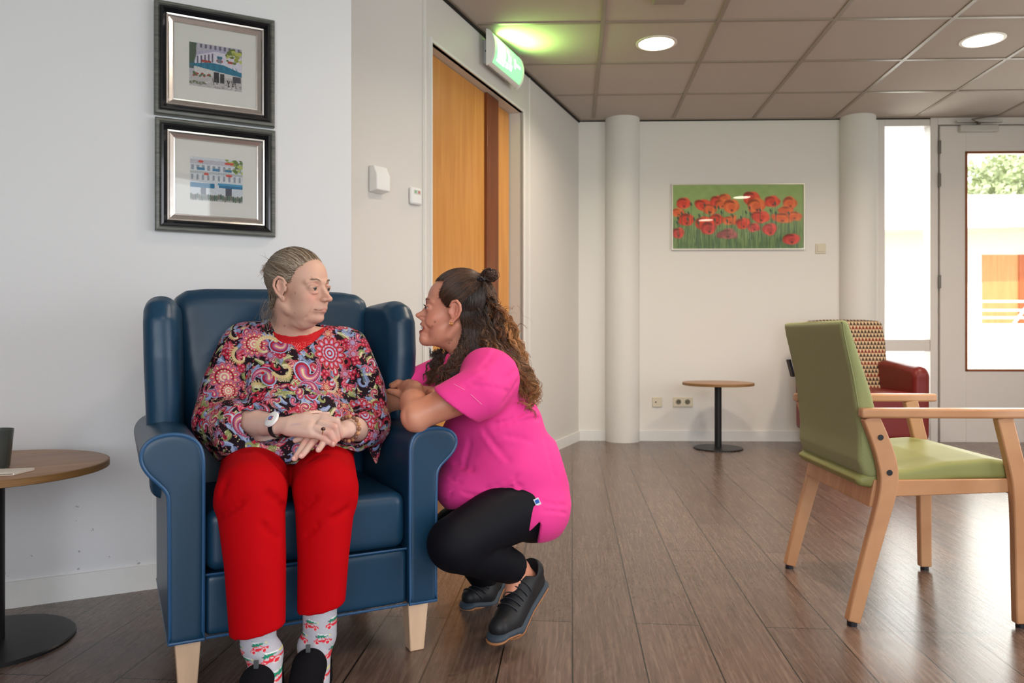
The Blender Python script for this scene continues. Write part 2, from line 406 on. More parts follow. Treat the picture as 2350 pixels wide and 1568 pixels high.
m_dark = mat('black_and_gap_shade', (0.012, 0.011, 0.01), 0.8)  # matte black for small parts and the painted shade at the ceiling edge
# left wall: woven wall covering with a few specks and scuffs low down
def left_wall_mat():
    m = mat('left_wall_covering', rgb(218, 219, 222), 0.6, spec=0.25); N = m.node_tree.nodes; L = m.node_tree.links; b = N['Principled BSDF']
    tc = N.new('ShaderNodeTexCoord'); g = N.new('ShaderNodeNewGeometry')
    wv = N.new('ShaderNodeTexWave'); wv.inputs['Scale'].default_value = 90; wv.inputs['Distortion'].default_value = 1.5; wv.bands_direction = 'DIAGONAL'
    n1 = N.new('ShaderNodeTexNoise'); n1.inputs['Scale'].default_value = 220
    L.new(g.outputs['Position'], wv.inputs[0]); L.new(g.outputs['Position'], n1.inputs[0])
    ad = N.new('ShaderNodeMath'); ad.operation = 'ADD'; L.new(wv.outputs['Fac'], ad.inputs[0]); L.new(n1.outputs['Fac'], ad.inputs[1])
    bp = N.new('ShaderNodeBump'); bp.inputs['Strength'].default_value = 0.12; bp.inputs['Distance'].default_value = 0.0008; L.new(ad.outputs[0], bp.inputs['Height']); L.new(bp.outputs[0], b.inputs['Normal'])
    n2 = N.new('ShaderNodeTexNoise'); n2.inputs['Scale'].default_value = 38; n2.inputs['Detail'].default_value = 3; L.new(g.outputs['Position'], n2.inputs[0])
    sp = N.new('ShaderNodeSeparateXYZ'); L.new(g.outputs['Position'], sp.inputs[0])
    mz = N.new('ShaderNodeMapRange'); mz.inputs['From Min'].default_value = 0.08; mz.inputs['From Max'].default_value = 0.55; mz.inputs['To Min'].default_value = 0.665; mz.inputs['To Max'].default_value = 0.86; L.new(sp.outputs['Z'], mz.inputs[0])
    gt = N.new('ShaderNodeMath'); gt.operation = 'GREATER_THAN'; L.new(n2.outputs['Fac'], gt.inputs[0]); L.new(mz.outputs[0], gt.inputs[1])
    mx = N.new('ShaderNodeMix'); mx.data_type = 'RGBA'; mx.inputs[6].default_value = (*rgb(218, 219, 222), 1); mx.inputs[7].default_value = (*rgb(128, 126, 122), 1)
    ml = N.new('ShaderNodeMath'); ml.operation = 'MULTIPLY'; ml.inputs[1].default_value = 0.6; L.new(gt.outputs[0], ml.inputs[0]); L.new(ml.outputs[0], mx.inputs[0]); L.new(mx.outputs[2], b.inputs['Base Color'])
    return m
m_left = left_wall_mat()
def wall_between(name, a, b, n, z0, z1, m, th=0.12, label=None):
    """vertical slab whose room face runs a->b, thickness away from the room"""
    q = [a, b, b-n*th, a-n*th]; V = [(p[0], p[1], z0) for p in q]+[(p[0], p[1], z1) for p in q]
    return struct(obj(name, MB().hexa(V), m, smooth=False), label)
WL = W0-WU*5.2
wall_between('wall_left', WL, PA, WN, 0, ZC, m_left, 0.10)
eN = np.array([0.889, 0.458])
struct(obj('wall_return', MB().hexa([(p[0], p[1], z) for z in (0, ZC) for p in (PA-WN*0.10-WU*0.05, PA-WN*0.10, PE-WU*0.0, PE-WU*0.1)]), m_wall, smooth=False))
BN = np.array([(PB-PE)[1], -(PB-PE)[0]]); BN = BN/np.linalg.norm(BN)
m_wall3 = mat('wall_panel_paint_dimmed', rgb(214, 211, 207), 0.5, spec=0.35, bump=0.05, bscale=60)  # panel paint again, darkened to tone down the lamplight on these walls
wall_between('wall_niche', PE, PB, BN, 0, ZC, m_wall3, 0.10)
# corridor wall with the sliding-door opening (left edge, right edge along TU from PB)
def tcor(px):
    r = (px-HX)/FPX; s = (0.541-6.25*r)/(0.393-r); return (6.25-s-3.784)*math.hypot(0.393, 1)
tA, tB, tEnd = tcor(988), tcor(1200), float(np.linalg.norm(PC-PB)); ZD = 2.318
def cor(t0, t1, z0, z1, off0, off1):
    q = [(t0, off0), (t1, off0), (t1, off1), (t0, off1)]
    return [tuple(on(PB, TU, t, TN, o, z)) for z in (z0, z1) for t, o in q]
mbw = MB(); mbw.hexa(cor(-0.02, tA, 0, ZC, 0, -0.14)); mbw.hexa(cor(tB, tEnd, 0, ZC, 0, -0.14)); mbw.hexa(cor(tA, tB, ZD, ZC, 0, -0.14))
struct(obj('wall_corridor', mbw, m_wall3, smooth=False))
# back wall
backend = 2.905
def bk(t0, t1, z0, z1, off0, off1):
    bn = np.array([BU[1], -BU[0]]); q = [(t0, off0), (t1, off0), (t1, off1), (t0, off1)]
    return [tuple(on(PC, BU, t, bn, o, z)) for z in (z0, z1) for t, o in q]
BNR = np.array([BU[1], -BU[0]])
def tback(px): r = (px-HX)/FPX; return (r*PC[1]-PC[0])/(BU[0]-r*BU[1])
tW = tback(2016)
mbk = MB(); mbk.hexa(bk(-0.1, tW, 0, ZC, 0, -0.2)); struct(obj('wall_back', mbk, m_wall2, smooth=False))
# far side, side wall and rear wall (behind the camera) with their window openings
mbs = MB()
mbs.box((4.50, -2.7, 0), (4.62, -1.2, ZC)); mbs.box((4.50, 2.4, 0), (4.62, 6.4, ZC)); mbs.box((4.50, -1.2, 0), (4.62, 2.4, 0.35)); mbs.box((4.50, -1.2, 2.4), (4.62, 2.4, ZC))
struct(obj('wall_right', mbs, m_wall, smooth=False))
mbr = MB()
mbr.box((-6.3, -2.8, 0), (-1.55, -2.68, ZC)); mbr.box((2.5, -2.8, 0), (4.62, -2.68, ZC)); mbr.box((-1.55, -2.8, 0), (2.5, -2.68, 0.35)); mbr.box((-1.55, -2.8, 2.56), (2.5, -2.68, ZC))
mbr.box((-6.4, -2.8, 0), (-6.28, 0.8, ZC))
struct(obj('wall_rear', mbr, m_wall, smooth=False))
def bars(name, boxes, m=None, par=None):
    b = MB(); [b.box(*q) for q in boxes]; return obj(name, b, m or m_trim, par, smooth=False)
wr = struct(bars('window_1', [((x, -2.72, 0.35), (x+0.06, -2.66, 2.56)) for x in (-1.55, -0.2, 1.15, 2.44)]+[((-1.55, -2.72, 0.35), (2.5, -2.66, 0.41)), ((-1.55, -2.72, 2.50), (2.5, -2.66, 2.56))]))
struct(bars('window_2', [((4.49, y, 0.35), (4.55, y+0.06, 2.4)) for y in (-1.2, 0.0, 1.2, 2.34)]+[((4.49, -1.2, 0.35), (4.55, 2.4, 0.41)), ((4.49, -1.2, 2.34), (4.55, 2.4, 2.4))]))
# floor: diagonal run of dark oak-look planks
def floor_mat():
    m = mat('floor_planks', (0.1, 0.07, 0.05), 0.36, spec=0.65); N = m.node_tree.nodes; L = m.node_tree.links; b = N['Principled BSDF']
    g = N.new('ShaderNodeNewGeometry'); mp = N.new('ShaderNodeMapping'); mp.vector_type = 'POINT'
    # rotate so local x runs along the planks
    mp.inputs['Rotation'].default_value = (0, 0, -(PI/2-math.atan(0.0778))); L.new(g.outputs['Position'], mp.inputs[0])
    mp2 = N.new('ShaderNodeMapping'); L.new(mp.outputs[0], mp2.inputs[0])
    br = N.new('ShaderNodeTexBrick'); br.offset = 0.37; br.offset_frequency = 2; br.inputs['Scale'].default_value = 1.0
    br.inputs['Brick Width'].default_value = 1.26; br.inputs['Row Height'].default_value = 0.1875; br.inputs['Mortar Size'].default_value = 0.0022; br.inputs['Mortar Smooth'].default_value = 0.1
    br.inputs['Color1'].default_value = (0, 0, 0, 1); br.inputs['Color2'].default_value = (1, 1, 1, 1); br.inputs['Bias'].default_value = 0
    # seam through (0.1486, 1.889)
    ang = PI/2-math.atan(0.0778); yy = -math.sin(ang)*0.1486+math.cos(ang)*1.889
    mp2.inputs['Location'].default_value = (0.22, -(yy % 0.1875)+0.1875*8, 0); L.new(mp2.outputs[0], br.inputs[0])
    st = N.new('ShaderNodeMapping'); st.inputs['Scale'].default_value = (1.6, 11, 1); L.new(mp2.outputs[0], st.inputs[0])
    # per-plank shift of the grain
    sh = N.new('ShaderNodeVectorMath'); sh.operation = 'MULTIPLY_ADD'; L.new(br.outputs['Color'], sh.inputs[0]); sh.inputs[1].default_value = (9, 17, 5); L.new(st.outputs[0], sh.inputs[2])
    n1 = N.new('ShaderNodeTexNoise'); n1.inputs['Scale'].default_value = 1.1; n1.inputs['Detail'].default_value = 3; n1.inputs['Distortion'].default_value = 1.1; L.new(sh.outputs[0], n1.inputs[0])
    # cathedral rings from a folded noise
    m1 = N.new('ShaderNodeMath'); m1.operation = 'MULTIPLY'; m1.inputs[1].default_value = 17; L.new(n1.outputs['Fac'], m1.inputs[0])
    m2 = N.new('ShaderNodeMath'); m2.operation = 'PINGPONG'; m2.inputs[1].default_value = 0.5; L.new(m1.outputs[0], m2.inputs[0])
    fs = N.new('ShaderNodeMapping'); fs.inputs['Scale'].default_value = (4, 110, 1); L.new(mp2.outputs[0], fs.inputs[0])
    n2 = N.new('ShaderNodeTexNoise'); n2.inputs['Scale'].default_value = 1.0; n2.inputs['Detail'].default_value = 5; L.new(fs.outputs[0], n2.inputs[0])
    mm = N.new('ShaderNodeMath'); mm.operation = 'MULTIPLY_ADD'; mm.inputs[1].default_value = 0.42; L.new(m2.outputs[0], mm.inputs[0]); L.new(n2.outputs['Fac'], mm.inputs[2])
    cr = N.new('ShaderNodeValToRGB'); cr.color_ramp.elements[0].position = 0.38; cr.color_ramp.elements[0].color = (*rgb(84, 67, 60), 1)
    cr.color_ramp.elements[1].position = 0.95; cr.color_ramp.elements[1].color = (*rgb(126, 106, 95), 1); e = cr.color_ramp.elements.new(0.62); e.color = (*rgb(104, 84, 74), 1)
    L.new(mm.outputs[0], cr.inputs[0])
    mr = N.new('ShaderNodeMapRange'); mr.inputs['To Min'].default_value = 0.84; mr.inputs['To Max'].default_value = 1.16; L.new(br.outputs['Color'], mr.inputs[0])
    sc = N.new('ShaderNodeVectorMath'); sc.operation = 'SCALE'; L.new(cr.outputs[0], sc.inputs[0]); L.new(mr.outputs[0], sc.inputs['Scale'])
    mx = N.new('ShaderNodeMix'); mx.data_type = 'RGBA'; L.new(br.outputs['Fac'], mx.inputs[0]); L.new(sc.outputs[0], mx.inputs[6]); mx.inputs[7].default_value = (0.012, 0.009, 0.007, 1)
    L.new(mx.outputs[2], b.inputs['Base Color'])
    rr = N.new('ShaderNodeMapRange'); rr.inputs['To Min'].default_value = 0.20; rr.inputs['To Max'].default_value = 0.33; L.new(n2.outputs['Fac'], rr.inputs[0]); L.new(rr.outputs[0], b.inputs['Roughness'])
    bp = N.new('ShaderNodeBump'); bp.inputs['Strength'].default_value = 0.2; bp.inputs['Distance'].default_value = 0.0006
    iv = N.new('ShaderNodeMath'); iv.operation = 'SUBTRACT'; L.new(mm.outputs[0], iv.inputs[0]); L.new(br.outputs['Fac'], iv.inputs[1]); L.new(iv.outputs[0], bp.inputs['Height']); L.new(bp.outputs[0], b.inputs['Normal'])
    return m
struct(obj('floor', MB().box((-6.6, -2.9, -0.08), (4.7, 6.42, 0)), floor_mat(), smooth=False))
# ceiling: mineral tiles, then the T grid standing a little proud
m_ctile = mat('ceiling_tile', rgb(190, 180, 172), 0.9, spec=0.1, var=0.03, vscale=120, bump=0.2, bscale=500)
m_cbar = mat('ceiling_grid_metal', rgb(150, 137, 125), 0.45, spec=0.4)
ceil = struct(obj('ceiling', MB().box((-6.6, -2.9, ZC), (4.7, 6.5, ZC+0.15)), m_ctile, smooth=False))
gb = MB(); GD = np.array([0.08, 1.0])/math.hypot(0.08, 1); GX = np.array([1.0, -0.034])/math.hypot(1, .034)
def bar(mb, a, b, w, z0, z1):
    a = np.array(a[:2], float); b = np.array(b[:2], float); u = (b-a)/np.linalg.norm(b-a); n = np.array([u[1], -u[0]])*w/2
    mb.hexa([(p[0], p[1], z) for z in (z0, z1) for p in (a-n, b-n, b+n, a+n)][:8])
def clip_corridor(p, q):
    # keep the part of segment p->q on the room side of both oblique walls
    p = np.array(p, float); q = np.array(q, float)
    for a, n in ((PB, TN), (W0, WN)):
        dp = (p-a)@n; dq = (q-a)@n
        if n is WN and max(p[1], q[1]) > 3.0 and min(p[0], q[0]) > -0.6: continue
        if dp < 0 and dq < 0: return None
        if dp < 0: p = p+(q-p)*(dp/(dp-dq))
        elif dq < 0: q = q+(p-q)*(dq/(dq-dp))
    return p, q
for k in range(-8, 7):
    x = 0.655+0.642*k; p = np.array([x, 6.17]); q = p-GD*8.8; r = clip_corridor(q, p)
    if r is not None: bar(gb, r[0], r[1], 0.024, ZC-0.006, ZC+0.004)
for k in range(0, 14):
    y = 5.56-0.648*(k-0)+0.034*0.66
    p = np.array([0.66, y])+GX*3.9; q = np.array([0.66, y])-GX*6.0; r = clip_corridor(q, p)
    if r is not None: bar(gb, r[0], r[1], 0.024, ZC-0.0055, ZC+0.004)
struct(obj('trim_1', gb, m_cbar, smooth=False), 'ceiling grid bars between the tiles')
eb = MB(); bar(eb, PB+TN*0.012-TU*3.4*0, PC+TN*0.012, 0.024, ZC-0.006, ZC+0.004); bar(eb, PC+BNR*0.014, PR+BNR*0.014, 0.028, ZC-0.007, ZC+0.004)
struct(obj('trim_2', eb, m_cbar, smooth=False), 'wall angle along the ceiling edge')
gp = MB(); bar(gp, PB+TN*0.004, PC+TN*0.004, 0.01, ZC-0.02, ZC-0.006); bar(gp, PE+BN*0.004, PB+BN*0.004, 0.01, ZC-0.02, ZC-0.006); bar(gp, PC+BNR*0.004, PR+BNR*0.004, 0.008, ZC-0.014, ZC-0.007)  # thin black strips paint in the shadow line below the ceiling
struct(obj('trim_3', gp, m_dark, smooth=False), 'black strip standing in for the shadow line under the ceiling edge')
# skirting
def skirt(name, a, b, n, h=0.082, t=0.012):
    V = [(p[0], p[1], z) for z in (0.0, h) for p in (a, b, b+n*t, a+n*t)]; return struct(obj(name, MB().hexa(V), m_trim, smooth=False))
skirt('baseboard_left', WL, PA, WN); skirt('baseboard_back', PC, PC+BU*tW, BNR)
skirt('baseboard_corridor', PB+TU*(tB+0.04), PC, TN, 0.075)
skirt('baseboard_niche', PE, PB+(PE-PB)*0.02, BN, 0.075)
# door frame / seams on the corridor wall
tf = MB()
for px in (975, 1215):
    t = tcor(px); tf.hexa(cor(t-0.006, t+0.006, 0, ZC-0.02, 0.004, -0.01))
tf.hexa(cor(tA-0.012, tA, 0, ZD+0.02, 0.012, -0.02)); tf.hexa(cor(tB, tB+0.03, 0, ZD+0.02, 0.006, -0.02)); tf.hexa(cor(tA, tB, ZD, ZD+0.014, 0.008, -0.02))
struct(obj('trim_4', tf, m_trim, smooth=False), 'white door surround and panel seams')
# sliding timber door in its opening
m_door = wood_mat('door_veneer', rgb(196, 132, 62), rgb(214, 152, 80), 0.35, (9, 9, 0.7), 2.2)
m_door_d = wood_mat('door_edge_dark', rgb(104, 52, 20), rgb(128, 68, 30), 0.4, (10, 10, 0.6), 2.0)
dl = MB(); tS = tcor(1133)
dl.hexa(cor(tA-0.05, tS+0.04, 0.012, ZD-0.003, -0.07, -0.11)); door = struct(obj('door_1', dl, m_door, smooth=False), 'sliding timber door leaf')
ds = MB(); ds.hexa(cor(tS+0.02, tS+0.2, 0.0, ZD-0.001, -0.05, -0.115)); obj('door_stile', ds, m_door_d, door, bevel=0.004)
dr = MB(); dr.hexa(cor(tS+0.2, tB-0.01, 0.012, ZD-0.003, -0.095, -0.13)); obj('door_panel', dr, m_door, door, smooth=False)
rv = MB(); rv.hexa(cor(tA-0.1, tB+0.1, 0, ZC, -0.14, -0.18)); struct(obj('wall_cavity', rv, m_wall2, smooth=False))
# columns
m_col = mat('column_plaster', rgb(222, 220, 216), 0.6, spec=0.25, bump=0.15, bscale=160)
for i, px in enumerate((1428, 1966)):
    t = tback(px); c = on(PC, BU, t, BNR, 0.0); c2 = c[:2]+BNR*0.01
    tr = struct(obj('trim_%d' % (5+i), MB().lathe([(0.138, 0), (0.138, ZC)], (c2[0], c2[1], 0), 64), m_col), 'round plastered column against the back wall')
# ---- glazed front: frame, side light, door
m_frame = mat('joinery_paint', rgb(222, 216, 212), 0.35, spec=0.45)
m_glass = glass_mat('clear_glass', (0.97, 0.99, 0.98))
m_bead = wood_mat('door_bead_wood', rgb(120, 62, 28), rgb(148, 82, 42), 0.4)
def tb(px): return tback(px)
zt = lambda y, d: CZ+(HY-y)*d/FPX
DB = 6.18
ff = MB()
def F_(x0, x1, y0, y1, o0=0.0, o1=-0.105): ff.hexa(bk(tb(x0), tb(x1), zt(y1, DB), zt(y0, DB), o0, o1))
zb = 1014
F_(2016, 2031, 268, zb+3); F_(2134, 2151, 268, zb+3, 0.01, -0.105); F_(2031, 2134, 268, 290); F_(2031, 2134, 780, 806); F_(2031, 2134, 972, zb+3)
F_(2151, 2560, 268, 288, 0.012, -0.07); F_(2149, 2160, 284, zb+3, -0.032, -0.07); F_(2149, 2560, 284, 297, -0.032, -0.07); F_(2550, 2575, 268, zb+3); F_(2575, 2700, 268, 288); F_(2575, 2700, 972, zb+3)
w3 = struct(obj('window_3', ff, m_frame, bevel=0.003), 'white side light frame beside the door')
gl = MB(); gl.hexa(bk(tb(2031), tb(2134), zt(972, DB), zt(290, DB), -0.088, -0.094)); obj('pane', gl, m_glass, w3, smooth=False)
gl = MB(); gl.hexa(bk(tb(2575), tb(2700), zt(972, DB), zt(288, DB), -0.035, -0.041)); obj('pane', gl, m_glass, w3, smooth=False)
dd = MB()
def D_(x0, x1, y0, y1, o0, o1, mb=dd): mb.hexa(bk(tb(x0), tb(x1), zt(y1, DB), zt(y0, DB), o0, o1))
D_(2155, 2214, 292, zb, 0.018, -0.03); D_(2500, 2547, 292, zb, 0.018, -0.03); D_(2214, 2500, 292, 352, 0.018, -0.03); D_(2214, 2500, 851, zb, 0.018, -0.03)
door2 = struct(obj('door_2', dd, m_frame, bevel=0.002), 'white glazed outside door')
be = MB()
for q in ((2212, 2217, 350, 852), (2497, 2502, 350, 852), (2212, 2502, 350, 355), (2212, 2502, 847, 852)): D_(*q, 0.022, -0.034, be)
obj('glazing_bead', be, m_bead, door2, smooth=False, label='brown wooden glazing bead')
gl = MB(); D_(2215, 2500, 352, 851, -0.004, -0.01, gl); obj('pane', gl, m_glass, door2, smooth=False)
m_grey = mat('hinge_metal', rgb(120, 116, 110), 0.4, metal=0.7)
for y0, y1 in ((325, 355), (400, 430), (632, 662)):
    h = MB(); D_(2150.5, 2156, y0, y1, 0.028, 0.012, h); obj('hinge', h, m_grey, door2, bevel=0.002)
# door closer
dc = thing('door_closer', 'silver overhead door closer with folding arm at top of white door', 'door closer', tuple(on(PC, BU, tb(2235), BNR, 0.02, zt(300, DB))), math.atan2(BU[1], BU[0]))
m_alu = mat('closer_silver', rgb(205, 202, 198), 0.35, metal=0.3)
obj('body', MB().box((-0.135, -0.045, -0.026), (0.16, 0.0, 0.026)), m_alu, dc, bevel=0.006)
obj('arm', MB().box((-0.012, -0.060, 0.03), (0.012, -0.036, 0.044)).tube([(0.0, -0.05, 0.04), (-0.08, -0.09, 0.055), (0.10, -0.13, 0.075)], 0.006, 6), m_grey, dc)
obj('track', MB().box((-0.16, -0.03, 0.05), (0.20, 0.0, 0.068)), m_alu, dc, bevel=0.002)
# ------------------------------------------------------------------ outside the glass
ext_m = mat('exterior_render', rgb(240, 234, 222), 0.8, var=0.03)
struct(obj('trim_7', MB().box((0.5, 6.42, -0.5), (40, 60, -0.05)), mat('paving', rgb(190, 186, 178), 0.8, var=0.05), smooth=False), 'pale outdoor paving')
o = obj('balcony_wall', MB().box((0.6, 9.4, -0.3), (12, 9.55, 1.0)), ext_m, bevel=0.01); tag(o, 'white solid balcony wall outside the glass door', 'balcony wall')
rl = thing('balcony_railing', 'white horizontal tube railing on top of the balcony wall', 'railing', (0, 9.45, 0))
m_rail = mat('railing_paint', rgb(235, 232, 226), 0.4)
for z in (1.07, 1.16, 1.27): obj('rail', MB().tube([(0.7, 0, z), (12, 0, z)], 0.018, 8), m_rail, rl)
for x in (1.2, 3.3, 5.4, 7.5): obj('post', MB().tube([(x, 0.03, 0.96), (x, 0.03, 1.27)], 0.015, 8), m_rail, rl)
obj('brace', MB().tube([(6.12, -0.04, 0.98), (6.3, -0.02, 1.2)], 0.02, 6), m_rail, rl)
bl = thing('neighbour_building', 'pale building with orange timber doors beyond the balcony', 'building', (0, 15, 0))
b = MB(); b.box((-4, 0, 0), (9.16, 0.5, 3.6)); b.box((9.16, 0, 2.42), (14.5, 0.5, 3.6)); b.box((14.5, 0, 0), (22, 0.5, 3.6)); b.box((9.0, 0.5, 0), (14.6, 0.8, 2.6))
obj('wall', b, ext_m, bl, smooth=False)
b = MB(); b.hexa([(-4, -0.7, 2.62), (22, -0.7, 3.1), (22, 0.5, 3.1), (-4, 0.5, 2.62), (-4, -0.7, 2.86), (22, -0.7, 3.5), (22, 0.5, 3.5), (-4, 0.5, 2.86)]); obj('roof_fascia', b, ext_m, bl, smooth=False)
m_or = wood_mat('orange_door', rgb(214, 146, 84), rgb(226, 160, 98), 0.5, (6, 6, .5)); m_or2 = mat('orange_door_dark', rgb(190, 92, 36), 0.5)
for x0, x1 in ((9.16, 9.85), (10.05, 11.3), (11.5, 13.0)): obj('door', MB().box((x0, -0.02, 0.0), (x1, 0.06, 2.42)), m_or, bl, smooth=False)
for x0, x1 in ((9.85, 10.05), (11.3, 11.5)): obj('door_post', MB().box((x0, -0.05, 0.0), (x1, 0.06, 2.42)), m_or2, bl, smooth=False)
# trees
def tree(name, label, base, h, rx, rz, seed, leafcol):
    t = thing(name, label, 'tree', base); r = np.random.RandomState(seed)
    obj('trunk', MB().tube([(0, 0, 0), (0.1, 0, h*0.5), (-0.05, 0, h)], [0.22, 0.16, 0.08], 8), mat('bark', rgb(120, 104, 86), 0.9, var=0.2), t)
    V = []; n = 5000
    d = r.normal(size=(n, 3)); d /= np.linalg.norm(d, axis=1)[:, None]; c = d*(0.55+0.45*r.rand(n, 1)**0.5)*np.array([rx, rx, rz])*(1+0.18*np.sin(d[:, :1]*7+d[:, 2:]*9))+np.array([0, 0, h])
    a = r.normal(size=(n, 3)); a /= np.linalg.norm(a, axis=1)[:, None]; bb = np.cross(a, r.normal(size=(n, 3))); bb /= np.linalg.norm(bb, axis=1)[:, None]
    s = 0.07+0.05*r.rand(n, 1); V = np.stack([c-a*s, c+bb*s*0.6, c+a*s, c-bb*s*0.6], 1).reshape(-1, 3); Fq = np.arange(4*n).reshape(-1, 4)
    obj('foliage', (V, Fq), mat('leaves_'+name, leafcol, 0.6, var=0.25, vscale=2), t, smooth=False)
tree('garden_tree', 'round pale green tree rising behind the neighbour building roof', (13.1, 20, -0.3), 4.6, 1.45, 1.3, 4, rgb(196, 204, 158))
t = thing('bare_tree', 'curved bare tree trunk seen at top of the door glass', 'tree', (17.2, 26, -0.3))
obj('trunk', MB().tube([(0.6, 0, 0), (0.55, 0, 3.2), (0.1, 0, 5.0), (-0.25, 0, 6.0), (-0.4, 0, 7.4), (-0.3, 0, 9.4)], [0.35, 0.32, 0.26, 0.22, 0.2, 0.15], 10), mat('bark', rgb(120, 104, 86), 0.9), t)
# a clipped hedge and lawn beyond the rear window (it shows in the picture glass)
struct(obj('trim_8', MB().box((-12, -30, -0.3), (12, -2.9, -0.06)), mat('lawn', rgb(120, 150, 70), 0.9, var=0.15, vscale=3), smooth=False), 'lawn outside the rear window')
# ------------------------------------------------------------------ fittings on ceiling and walls
m_ring = mat('lamp_ring', rgb(232, 226, 214), 0.4)
m_lamp = mat('lamp_diffuser', (1, 1, 1), 0.5, emit=(1.0, 0.86, 0.66), estr=14)
dl_ = None; spots = [(0.862, 4.60), (2.778, 4.546), (0.80, 2.66), (2.70, 2.62), (0.75, 0.72), (2.62, 0.7)]
lbl = ['round recessed ceiling light nearest the green exit sign', 'round recessed ceiling light above the glazed door side of the room',
       'round recessed ceiling light over the open floor', 'round recessed ceiling light over the green chair', 'round recessed ceiling light above the camera side',
       'round recessed ceiling light by the side window', 'round recessed ceiling light by the rear left window']
for i, (x, y) in enumerate(spots):
    if i == 0:
        dl_ = thing('ceiling_light', lbl[0], 'ceiling light', (x, y, ZC), 0, 'round recessed ceiling lights')
        obj('ring', MB().lathe([(0.104, 0.004), (0.104, -0.006), (0.122, -0.004), (0.122, 0.004)], n=48), m_ring, dl_)
        obj('diffuser', MB().lathe([(0.0, -0.004), (0.103, -0.003)], n=48), m_lamp, dl_)
    else: dup(dl_, (x, y, ZC), label=lbl[i])
    light('downlight_glow', 'AREA', (x, y, ZC-0.012), 13.0 if y > 2 else 7.0, (1.0, 0.84, 0.66), (0, 0, 0), shape='DISK', size=0.2, spread=math.radians(150))
o = obj('smoke_detector', MB().box((-0.085, -0.09, -0.02), (0.085, 0.09, 0.0)), mat('detector_plastic', rgb(150, 138, 126), 0.5), bevel=0.008, loc=(0.815, 3.93, ZC-0.004))
tag(o, 'small square beige ceiling grille cut off by the picture top', 'ceiling grille')
# exit sign
tX0, tX1 = tcor(1103), tcor(1163)
ex0 = on(PB, TU, (tX0+tX1)/2, TN, 0.0, 2.49)
ex = thing('exit_sign', 'lit green emergency exit sign mounted above the timber door', 'exit sign', tuple(ex0), math.atan2(TU[1], TU[0])-0)
# local x runs along the wall (away from camera), local -y is the room side
m_sg = mat('sign_grey', rgb(196, 196, 200), 0.4); m_sw = mat('sign_white', rgb(235, 235, 232), 0.35)
wS = (tX1-tX0)/2+0.03; hS = 0.098
obj('mount', MB().box((-wS*0.72, -0.052, -0.068), (wS*0.72, 0.0, 0.072)), m_sg, ex, bevel=0.005)
arc = [(-0.052-0.048*math.cos(a)*1.0, hS*math.sin(a)) for a in np.linspace(-PI/2, PI/2, 17)]
b = MB(); b.prism([(y, z) for y, z in arc], -wS, wS, 'yz'); obj('housing', b, m_sw, ex, bevel=0.003)
for sx in (-1, 1):
    e = MB(); e.prism([(-0.048-0.056*math.cos(a), (hS+0.006)*math.sin(a)) for a in np.linspace(-PI/2, PI/2, 17)], sx*wS-0.006, sx*wS+0.006, 'yz'); obj('end_cap', e, m_sw, ex, bevel=0.002)
def arcpt(a, e): return (-0.052-(0.048+e)*math.cos(a), (hS+e)*math.sin(a))
def patch(x0, x1, a0, a1, e, n=14):
    V = []; F = []
    for i, a in enumerate(np.linspace(a0, a1, n)):
        y, z = arcpt(a, e); V += [(x0, y, z), (x1, y, z)]
        if i: F.append((2*i-2, 2*i-1, 2*i+1, 2*i))
    return V, F
g = MB(); g.add(*patch(-wS+0.018, wS-0.018, -1.0, 1.0, 0.0012)); obj('green_face', g, mat('sign_green_lit', rgb(120, 220, 130), 0.4, emit=(0.30, 1.0, 0.40), estr=0.9), ex)
g = MB(); W_ = wS-0.018
for x0, x1, a0, a1 in ((-W_*.86, -W_*.30, -.72, .72), (-W_*.16, -W_*.02, .25, .5), (-W_*.12, W_*.1, -.2, .2), (W_*.0, W_*.2, -.62, -.25), (-W_*.24, -W_*.06, -.66, -.3), (W_*.34, W_*.8, -.08, .08), (W_*.34, W_*.46, -.28, .28)): g.add(*patch(x0, x1, a0, a1, 0.002, 5))
obj('pictogram', g, mat('sign_white_lit', (1, 1, 1), 0.4, emit=(0.86, 1.0, 0.88), estr=1.4), ex, label='white running figure, door and arrow')
for x, y, z in ((-wS*0.72-0.001, -0.022, 0.004),): obj('screw', MB().lathe([(0.0, -0.002), (0.008, -0.002), (0.008, 0.003)], n=16, M=Matrix.Translation((x, y, z))@Matrix.Rotation(PI/2, 4, 'Y')), m_dark, ex)
lg = light('exit_sign_glow', 'AREA', tuple(on(PB, TU, (tX0+tX1)/2, TN, 0.13, 2.52)), 2.6, (0.50, 1.0, 0.22), (0, 0, 0), shape='RECTANGLE', size=0.08, size_y=0.3, spread=math.radians(160))
lg.rotation_euler = (Vector((TN[0]*0.85, TN[1]*0.85, 0.75))).to_track_quat('-Z', 'Z').to_euler()
# wall devices beside the door
def nic(px, d0=None):
    r = (px-HX)/FPX; s = (PE[0]-r*PE[1])/(r*(PB-PE)[1]-(PB-PE)[0]); q = PE+(PB-PE)*s; return q
q = nic(862); ang = math.atan2((PB-PE)[1], (PB-PE)[0])
o = obj('wall_sensor', MB().prism([(0.0, -0.058), (-0.052, -0.050), (-0.052, 0.02), (-0.03, 0.062), (0.0, 0.062)], -0.042, 0.042, 'yz'), mat('device_white', rgb(232, 232, 232), 0.35), bevel=0.004, loc=(q[0]+BN[0]*0.001, q[1]+BN[1]*0.001, zt(415, q[1])), rotz=ang)
tag(o, 'white wedge shaped sensor box on the wall beside the pictures', 'sensor')
q = nic(950); th_ = thing('wall_thermostat', 'small white control unit with red and green marks by the door frame', 'wall control', (q[0], q[1], zt(451, q[1])), ang)
obj('body', MB().box((-0.038, -0.022, -0.042), (0.038, 0.0, 0.042)), mat('device_white', rgb(232, 232, 232), 0.35), th_, bevel=0.01)
